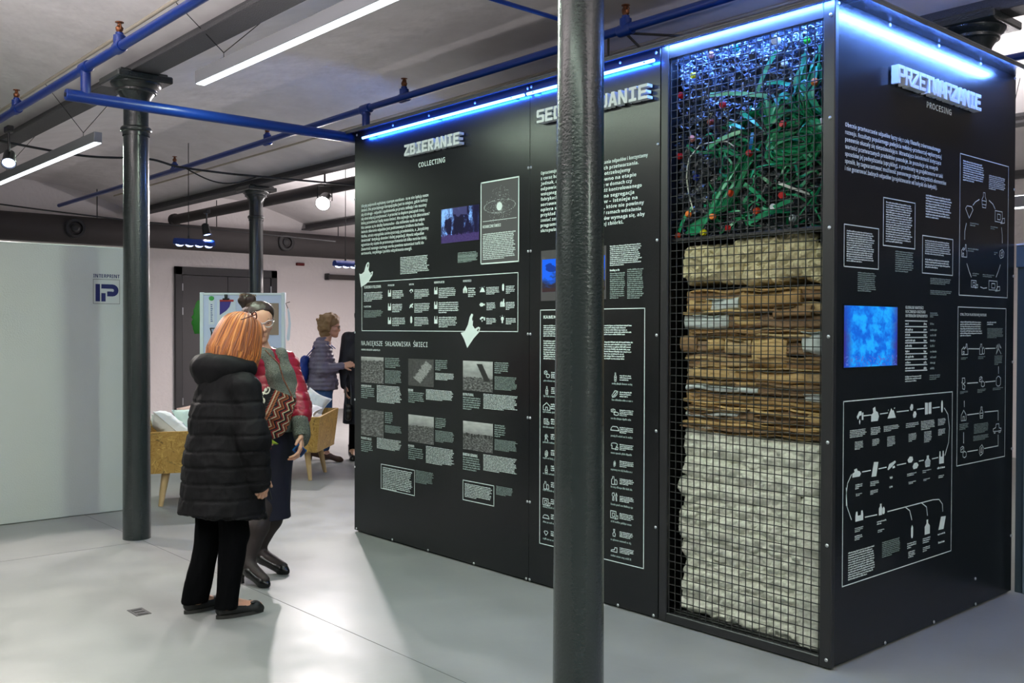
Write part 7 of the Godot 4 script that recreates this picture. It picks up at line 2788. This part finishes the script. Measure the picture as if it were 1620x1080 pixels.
	# knitted sleeve showing below the jacket sleeve
	s = skin_of([[lerp(j.lel, j.lwr, 0.45), j.lwr + Vector3(0, 0.0, 0), 0.054, 0.046]], 0.008, 90.0, [[(j.lwr - j.lel).normalized(), j.lwr + (j.lwr - j.lel).normalized() * 0.012]], folds(0.010, 1.8))
	part("sleeve", s.done(O), wool, o)
	s = skin_of([[lerp(j.rel, j.rwr, 0.6), j.rwr, 0.046, 0.042]], 0.008, 90.0, [[(j.rwr - j.rel).normalized(), j.rwr]], null)
	part("sleeve", s.done(O), wool, o)
	# the loose end of the shawl hanging from the arm
	s = skin_of([[j.lwr + Vector3(0.005, 0.09, -0.03), j.lwr + Vector3(0.012, 0.0, -0.012), 0.048, 0.046], [j.lwr + Vector3(0.02, 0.04, -0.03), j.lwr + Vector3(0.025, -0.045, -0.02), 0.032, 0.022]], 0.008, 80.0, [], folds(0.012, 2.0))
	part("shawl_end", s.done(O), wool, o)
	# skirt
	var navy := mat("skirt_navy", Color(0.055, 0.055, 0.14), 0.8)
	s = skin_of([[R.call(0, 0.98, 0), R.call(0, 0.78, 0), 0.125, 0.150, lat, 1.2], [R.call(0, 0.78, 0), R.call(0, 0.34, 0.015), 0.150, 0.120, lat, 1.15], [R.call(0, 0.34, 0.015), R.call(0, 0.26, 0.015), 0.120, 0.120, lat, 1.15]], 0.010, 80.0, [[Vector3.DOWN, Vector3(0, 0.345, 0)]], folds(0.008, 1.0))
	part("skirt", s.done(O), navy, o)
	# tights and pumps
	var ti := mat("tights", Color(0.17, 0.13, 0.125), 0.6)
	s = skin_of([[R.call(-0.08, 0.50, 0.02), j.lkn, 0.064, 0.056], [j.lkn, lerp(j.lkn, j.lan, 0.35), 0.055, 0.058], [lerp(j.lkn, j.lan, 0.35), j.lan, 0.058, 0.037], [R.call(0.07, 0.50, 0.05), j.rkn, 0.064, 0.056], [j.rkn, lerp(j.rkn, j.ran, 0.35), 0.055, 0.058], [lerp(j.rkn, j.ran, 0.35), j.ran, 0.058, 0.037], [j.lan, j.lto + Vector3(0, 0.01, 0), 0.037, 0.027], [j.ran, j.rto + Vector3(0, 0.01, 0), 0.037, 0.027]], 0.009, 90.0)
	part("tights", s.done(O), ti, o)
	var pm := mat("pump_black", Color(0.055, 0.055, 0.06), 0.22)
	shoe(o, "pump", Vector3(2.760, 0, -5.575), Vector3(2.874, 0, -5.300), pm, 0.062, 0.085)
	shoe(o, "pump", Vector3(2.562, 0, -5.335), Vector3(2.640, 0, -5.098), pm, 0.062, 0.085)
	# hair pulled back into a bun
	var hm := mat("hair_dark", Color(0.19, 0.13, 0.10), 0.4)
	var hl := []
	for l in [[Vector3(0, 0.034, -0.036), Vector3(0, 0.045, 0.0), 0.092, 0.086], [Vector3(-0.03, 0.062, 0.022), Vector3(0.03, 0.062, 0.022), 0.060, 0.060], [Vector3(-0.055, 0.0, -0.04), Vector3(0.055, 0.0, -0.04), 0.05, 0.05]]:
		hl.append([hc + hb * l[0], hc + hb * l[1], l[2], l[3]])
	s = skin_of(hl, 0.007, 120.0, [[(hb * Vector3(0, -0.50, 0.86)).normalized(), hc + hb * Vector3(0, 0.062, 0.070)]], folds(0.004, 5.0))
	var hr := part("hair", s.done(O), hm, o)
	s = shp()
	var bc := hc + Vector3(-0.052, 0.135, -0.055)
	s = skin_of([[bc + Vector3(-0.018, 0, 0), bc + Vector3(0.018, 0.006, 0), 0.034, 0.036], [bc + Vector3(0.006, -0.03, 0.008), bc, 0.034, 0.034]], 0.006, 110.0, [], folds(0.012, 4.0))
	part("bun", s.done(O), hm, hr)
	s = shp()
	for k in 26:
		var a := r.randf() * TAU
		var p := bc + Vector3(cos(a) * 0.03, 0.01, sin(a) * 0.03)
		s.tube([p, p + Vector3(cos(a) * 0.018, 0.018 + 0.012 * r.randf(), 0.01), p + Vector3(cos(a + 0.5) * 0.034, 0.012 + 0.02 * r.randf(), 0.015)], 0.0012, 4)
	var w := part("wisp", s.done(O), mat("hair_wisp", Color(0.42, 0.30, 0.18), 0.5), hr)
	w.set_meta("kind", "stuff")
	s = shp()
	var ringp := []
	for k in 15:
		var a := TAU * k / 14
		ringp.append(bc + Vector3(cos(a) * 0.026 + 0.006, sin(a) * 0.022 + 0.004, 0.026))
	s.tube(ringp, 0.007, 6, false)
	part("hair_tie", s.done(O), M.black_plastic, hr)
	glasses(o, hc, hb, mat("frame_pale", Color(0.70, 0.66, 0.66), 0.3), 0.0032)
	shoulder_bag(Vector3(2.668, 1.005, -5.125), fwb)
	# what she holds
	var t := thing("blue_wallet", "small flat blue item held in the hand of the woman in the crimson jacket", "wallet", j.lwr + Vector3(-0.035, -0.080, 0.040))
	s = shp()
	s.box(O, Vector3(0.075, 0.055, 0.010), 0.003, Basis(Vector3(0, 0, 1), -0.7) * Basis(Vector3(1, 0, 0), 0.3))
	part("case", s.done(O), mat("case_blue", Color(0.05, 0.32, 0.55), 0.3), t)
	s = shp()
	s.box(O + Vector3(0, 0, 0.006), Vector3(0.060, 0.040, 0.003), 0.001, Basis(Vector3(0, 0, 1), -0.7) * Basis(Vector3(1, 0, 0), 0.3))
	part("cover", s.done(O), mat("case_navy", Color(0.05, 0.08, 0.25), 0.3), t)
	t = thing("leaflet", "yellow green folded leaflet sticking out beside the black coat", "leaflet", Vector3(2.655, 0.862, -5.11))
	s = shp()
	s.prism(PackedVector2Array([Vector2(-0.035, -0.015), Vector2(0.045, -0.03), Vector2(-0.03, 0.022)]), 0.004, Transform3D(Basis(Vector3(0.8, 0, 0.6), Vector3.UP, Vector3(-0.6, 0, 0.8)), O))
	s.prism(PackedVector2Array([Vector2(-0.035, -0.02), Vector2(0.040, -0.033), Vector2(-0.035, -0.012)]), 0.004, Transform3D(Basis(Vector3(0.8, 0, 0.6), Vector3.UP, Vector3(-0.6, 0, 0.8)), O + Vector3(-0.003, 0, 0.005)))
	part("sheet", s.done(O), mat("leaflet_green", Color(0.55, 0.62, 0.16), 0.6), t)

# woven bag: stripes and zigzags of wool
func shoulder_bag(at: Vector3, fw: Vector3) -> void:
	var t := thing("shoulder_bag", "patterned woven shoulder bag hanging in front of the crimson jacket", "bag", at)
	var im := Image.create(128, 128, false, Image.FORMAT_RGB8)
	var cs := [Color(0.10, 0.08, 0.09), Color(0.55, 0.16, 0.10), Color(0.78, 0.70, 0.58), Color(0.45, 0.20, 0.12), Color(0.66, 0.36, 0.20), Color(0.14, 0.10, 0.14), Color(0.60, 0.14, 0.14), Color(0.80, 0.74, 0.60)]
	for y in 128:
		for x in 128:
			var c: Color
			if x < 36:
				var p := Vector2(fposmod(x, 36) - 17, fposmod(y, 30) - 15)
				var q := p.length()
				c = Color(0.86, 0.84, 0.78) if (q < 11 and q > 7) or q < 3 or (absf(p.x) < 2 and q < 14) else Color(0.07, 0.06, 0.07)
			elif x < 60:
				c = cs[int((x - 36) / 4.0) % 8]
				if (x / 2 + y / 2) % 4 == 0:
					c = c.lerp(Color(0.8, 0.75, 0.65), 0.4)
			else:
				var z := int(absf(fposmod(y, 26) - 13) + (x - 60) * 0.9)
				c = cs[int(z / 5.0) % 8]
				if z % 5 == 0:
					c = Color(0.08, 0.06, 0.08)
			im.set_pixel(x, y, c)
	var m := mat("woven", Color.WHITE, 0.9)
	m.albedo_texture = ImageTexture.create_from_image(im)
	var rt := Vector3(fw.z, 0, -fw.x)
	rt = Vector3(0.90, 0.0, 0.30).normalized()
	var f2 := rt.cross(Vector3.UP)
	f2 = Vector3(-rt.z, 0, rt.x)
	var tl := Basis(f2, -0.42)
	var e1 := tl * rt
	var e2 := tl * Vector3.UP
	# body and flap: lens shaped lofts whose texture runs across the front
	for layer in 2:
		var s := shp()
		var rings := []
		var n := 20
		for k in n + 1:
			var v := k / float(n)
			var y: float
			var w: float
			var th: float
			if layer == 0:
				y = lerpf(0.125, -0.145, v)
				w = 0.098 * (0.80 + 0.35 * sin(PI * (0.15 + v * 0.6))) * sqrt(clampf(1.0 - pow(maxf(0.0, v - 0.62) / 0.39, 2.0), 0.02, 1))
				th = 0.035 * sin(PI * clampf(0.12 + v * 0.85, 0, 1)) + 0.006
			else:
				y = lerpf(0.135, -0.03, v)
				w = 0.092 * sqrt(clampf(1.0 - pow(v, 3.0), 0.02, 1))
				th = 0.012
			var pr := PackedVector3Array()
			for q in 28:
				var a := TAU * q / 28
				pr.append(at + e1 * (cos(a) * w + 0.012 * v) + e2 * y + f2 * (sin(a) * th + (0.040 if layer == 1 else 0.0)))
			rings.append(pr)
		var st := s.v.size()
		s.loft(rings)
		for q in range(st, s.v.size()):
			var d := s.v[q] - at
			s.t[q] = Vector2(clampf(0.5 + d.dot(e1) / 0.25, 0.01, 0.99), 0.5 - d.dot(e2) / 0.30)
		part("bag_body" if layer == 0 else "flap", s.done(O), m, t)
	var s := shp()
	for k in 9:
		var p := at + e1 * (-0.04 + 0.012 * k) + e2 * (-0.158 + 0.0009 * (k - 4) * (k - 4))
		s.tube([p, p + Vector3(0, -0.035 - 0.008 * (k % 3), 0.003)], [0.003, 0.005], 5)
	var ts := part("fringe", s.done(O), mat("fringe", Color(0.45, 0.16, 0.12), 0.9), t)
	ts.set_meta("kind", "stuff")
	s = shp()
	s.tube([at + e1 * 0.09 + e2 * 0.12, at + Vector3(0.06, 0.20, 0.03), at + Vector3(0.02, 0.29, 0.05), at + Vector3(-0.04, 0.37, 0.0)], 0.010, 8, true, 0.0, 0.4)
	part("strap", s.done(O), m, t)

func woman_in_grey(r: RandomNumberGenerator) -> void:
	var o := person("woman with curly fair hair in a grey quilted jacket and jeans, pointing, far behind", Vector3(5.70, 0, -9.62))
	var fwb := Vector3(0.78, 0, 0.62).normalized()
	var lat := Vector3(-fwb.z, 0, fwb.x)
	var base := Vector3(5.665, 0, -9.64)
	var R := func(side: float, y: float, f: float) -> Vector3: return base + lat * side + fwb * f + Vector3(0, y, 0)
	var fw := (fwb + Vector3(0, -0.10, 0)).normalized()
	var x := Vector3.UP.cross(fw).normalized()
	var hb := Basis(x, fw.cross(x).normalized(), fw)
	var hc: Vector3 = R.call(0, 1.52, 0.075)
	var j := {
		"lat": lat, "head": hc, "neck": R.call(0, 1.36, 0.015), "chest": R.call(0, 1.17, -0.01), "waist": R.call(0, 0.97, -0.01), "hip": R.call(0, 0.82, 0.0),
		"lsh": R.call(-0.165, 1.29, 0.0), "rsh": R.call(0.165, 1.29, 0.0), "lel": R.call(-0.19, 1.04, 0.03), "rel": R.call(0.19, 1.03, 0.0), "lwr": R.call(-0.10, 1.02, 0.25), "rwr": R.call(0.13, 1.085, 0.235),
		"lkn": R.call(-0.09, 0.45, -0.06), "rkn": R.call(0.09, 0.45, 0.03), "lan": R.call(-0.10, 0.10, -0.13), "ran": R.call(0.10, 0.10, 0.03), "lto": R.call(-0.10, 0.03, 0.02), "rto": R.call(0.10, 0.03, 0.17),
	}
	body(o, j, hb, [], [[j.rwr, fwb + Vector3(0, 0.18, 0), lat + Vector3(0, 0.5, 0), 1.0, [0.08, 0.9, 1.0, 1.0]], [j.lwr, fwb, -lat, -1.0, [0.7, 0.7, 0.7, 0.7]]])
	var gm := mat("jacket_grey", Color(0.42, 0.39, 0.46), 0.5)
	var cl := [
		[R.call(0, 1.29, -0.02), R.call(0, 1.10, -0.02), 0.105, 0.145, lat, 1.28], [R.call(0, 1.10, -0.02), R.call(0, 0.88, -0.01), 0.145, 0.165, lat, 1.2], [R.call(0, 0.88, -0.01), R.call(0, 0.72, -0.01), 0.165, 0.17, lat, 1.2],
		[j.lsh, j.rsh, 0.062, 0.062], [j.rsh, j.rel, 0.070, 0.060], [j.rel, lerp(j.rel, j.rwr, 0.93), 0.058, 0.042], [j.lsh, j.lel, 0.070, 0.060], [j.lel, lerp(j.lel, j.lwr, 0.93), 0.058, 0.042],
		[R.call(-0.03, 1.37, 0.0), R.call(0.03, 1.37, 0.0), 0.055, 0.055],
	]
	var s := skin_of(cl, 0.013, 75.0, [[Vector3.DOWN, Vector3(0, 0.80, 0)], [Vector3.UP, Vector3(0, 1.41, 0)]], quilt(0.048, 0.010, 0.008, 2.0))
	part("jacket", s.done(O), gm, o)
	var jm := mat("jeans", Color(0.16, 0.30, 0.48), 0.8)
	s = skin_of([[j.hip + lat * -0.07, j.lkn, 0.105, 0.075], [j.lkn, j.lan + Vector3(0, 0.06, 0), 0.072, 0.055], [j.hip + lat * 0.07, j.rkn, 0.105, 0.075], [j.rkn, j.ran + Vector3(0, 0.06, 0), 0.072, 0.055]], 0.013, 80.0, [], folds(0.012, 1.0))
	part("jeans", s.done(O), jm, o)
	var bm := mat("boot_brown", Color(0.30, 0.19, 0.14), 0.4)
	shoe(o, "boot", R.call(0.10, 0, -0.02), R.call(0.10, 0, 0.235), bm, 0.045, 0.27)
	shoe(o, "boot", R.call(-0.10, 0, -0.19), R.call(-0.10, 0, 0.065), bm, 0.045, 0.27)
	# curls
	var hl := [[hc + hb * Vector3(0, 0.035, -0.03), hc + hb * Vector3(0, 0.05, 0.01), 0.095, 0.088], [hc + hb * Vector3(0, -0.02, -0.045), hc + hb * Vector3(0, -0.07, -0.045), 0.088, 0.075]]
	for k in 150:
		var a := r.randf() * TAU
		var e := r.randf_range(-0.75, 1.4)
		var d := Vector3(cos(a) * cos(e), sin(e), sin(a) * cos(e))
		if d.z > 0.35 and d.y < 0.55:
			continue
		var p := hc + hb * (Vector3(0, 0.02, -0.02) + d * Vector3(0.112, 0.118, 0.112))
		hl.append([p, p + Vector3(r.randfn(), r.randfn(), r.randfn()) * 0.012, 0.018, 0.015])
	s = skin_of(hl, 0.008, 170.0)
	var cm := mat("hair_fair", Color(0.52, 0.40, 0.26), 0.55)
	part("hair", s.done(O), cm, o)
	glasses(o, hc, hb, mat("frame_thin", Color(0.2, 0.12, 0.1), 0.3), 0.0025)
	# blue rucksack
	var t := thing("rucksack", "blue rucksack on the back of the woman in the grey jacket", "rucksack", R.call(0, 0.98, -0.24))
	var rl := [[R.call(-0.06, 1.15, -0.205), R.call(0.06, 1.15, -0.205), 0.045, 0.045], [R.call(-0.07, 1.02, -0.235), R.call(0.09, 1.02, -0.235), 0.072, 0.072], [R.call(-0.08, 0.93, -0.245), R.call(0.10, 0.93, -0.245), 0.065, 0.065]]
	s = skin_of(rl, 0.012, 32.0, [], folds(0.012, 1.0))
	var rb := mat("rucksack_blue", Color(0.06, 0.20, 0.50), 0.6)
	part("sack", s.done(O), rb, t)
	for e in [-0.10, 0.10]:
		s = shp()
		s.tube([R.call(e, 1.16, -0.20), R.call(e, 1.345, -0.04), R.call(e, 1.355, 0.02), R.call(e, 1.27, 0.12)], 0.016, 8, true, 0.0, 0.35)
		part("strap", s.done(O), rb, t)
	# handbag
	t = thing("handbag", "black handbag with two thin handles hanging in front of the woman in grey", "handbag", R.call(0.02, 0.62, 0.27))
	s = skin_of([[R.call(-0.08, 0.62, 0.29), R.call(0.10, 0.62, 0.29), 0.03, 0.03], [R.call(-0.08, 0.56, 0.29), R.call(0.10, 0.56, 0.29), 0.035, 0.035], [R.call(-0.08, 0.50, 0.29), R.call(0.10, 0.50, 0.29), 0.038, 0.038]], 0.010, 70.0)
	part("bag_body", s.done(O), M.black_plastic, t)
	for e in [-0.03, 0.03]:
		s = shp()
		s.tube([R.call(-0.06, 0.64, 0.29 + e), R.call(-0.05, 0.84, 0.28 + e), R.call(-0.02, 0.98, 0.27), R.call(0.04, 0.84, 0.28 + e), R.call(0.08, 0.64, 0.29 + e)], 0.008, 6)
		part("handle", s.done(O), M.black_plastic, t)

func person_in_coat(_r: RandomNumberGenerator) -> void:
	var o := person("person with short dark hair in a long dark coat, half hidden behind the exhibit", Vector3(6.16, 0, -9.50))
	var fwb := Vector3(-0.35, 0, 0.94).normalized()
	var lat := Vector3(-fwb.z, 0, fwb.x)
	var base := Vector3(6.09, 0, -9.48)
	var R := func(side: float, y: float, f: float) -> Vector3: return base + lat * side + fwb * f + Vector3(0, y, 0)
	var x := Vector3.UP.cross(fwb).normalized()
	var hb := Basis(x, Vector3.UP, fwb)
	var hc: Vector3 = R.call(0, 1.625, 0.02)
	var j := {
		"lat": lat, "head": hc, "neck": R.call(0, 1.455, 0.0), "chest": R.call(0, 1.25, 0.0), "waist": R.call(0, 1.05, 0.0), "hip": R.call(0, 0.90, 0.0),
		"lsh": R.call(-0.18, 1.39, 0.0), "rsh": R.call(0.18, 1.39, 0.0), "lel": R.call(-0.23, 1.10, -0.02), "rel": R.call(0.22, 1.10, -0.02), "lwr": R.call(-0.24, 0.86, 0.03), "rwr": R.call(0.22, 0.86, 0.04),
		"lkn": R.call(-0.09, 0.48, 0.01), "rkn": R.call(0.10, 0.48, 0.01), "lan": R.call(-0.10, 0.10, -0.02), "ran": R.call(0.12, 0.10, -0.02), "lto": R.call(-0.11, 0.03, 0.13), "rto": R.call(0.14, 0.03, 0.13),
	}
	body(o, j, hb, [], [[j.rwr, Vector3(0, -1, 0.1), lat, -1.0, [0.4, 0.4, 0.4, 0.4]], [j.lwr, Vector3(0, -1, 0.1), -lat, 1.0, [0.4, 0.4, 0.4, 0.4]]])
	var cm := mat("coat_navy", Color(0.09, 0.09, 0.125), 0.7)
	var s := skin_of([
		[R.call(0, 1.38, -0.02), R.call(0, 1.18, -0.02), 0.11, 0.15, lat, 1.4], [R.call(0, 1.18, -0.02), R.call(0, 0.85, -0.02), 0.15, 0.16, lat, 1.3], [R.call(0, 0.85, -0.02), R.call(0, 0.38, -0.02), 0.16, 0.19, lat, 1.25],
		[j.lsh, j.rsh, 0.062, 0.062], [j.rsh, j.rel, 0.072, 0.062], [j.rel, j.rwr, 0.060, 0.05], [j.lsh, j.lel, 0.072, 0.062], [j.lel, j.lwr, 0.060, 0.05]], 0.014, 75.0, [[Vector3.DOWN, Vector3(0, 0.42, 0)], [Vector3(fwb.x, 0.35, fwb.z).normalized(), R.call(0, 1.42, 0.06)]], folds(0.012, 0.9))
	part("coat", s.done(O), cm, o)
	var pm := mat("blouse_dark", Color(0.22, 0.22, 0.22), 0.8)
	s = skin_of([[R.call(-0.03, 1.33, 0.095), R.call(-0.02, 1.12, 0.125), 0.05, 0.05], [R.call(0.03, 1.33, 0.095), R.call(0.02, 1.12, 0.125), 0.05, 0.05]], 0.012, 80.0, [], folds(0.01, 3.0))
	part("blouse", s.done(O), pm, o)
	s = skin_of([[R.call(-0.09, 0.55, 0), j.lkn, 0.075, 0.065], [j.lkn, j.lan, 0.062, 0.045], [R.call(0.09, 0.55, 0), j.rkn, 0.075, 0.065], [j.rkn, j.ran, 0.062, 0.045]], 0.013, 80.0)
	part("trousers", s.done(O), M.trousers_black, o)
	shoe(o, "boot", R.call(-0.10, 0, -0.07), R.call(-0.12, 0, 0.18), M.pump_black, 0.03, 0.14)
	shoe(o, "boot", R.call(0.12, 0, -0.07), R.call(0.15, 0, 0.18), M.pump_black, 0.03, 0.14)
	s = skin_of([[hc + hb * Vector3(0, 0.035, -0.035), hc + hb * Vector3(0, 0.05, 0.02), 0.094, 0.088], [hc + hb * Vector3(0, -0.01, -0.04), hc + hb * Vector3(0, -0.05, -0.035), 0.082, 0.065]], 0.009, 110.0, [[(hb * Vector3(0, -0.4, 1)).normalized(), hc + hb * Vector3(0, 0.06, 0.075)]], folds(0.01, 3.0))
	part("hair", s.done(O), mat("hair_black", Color(0.10, 0.085, 0.08), 0.45), o)
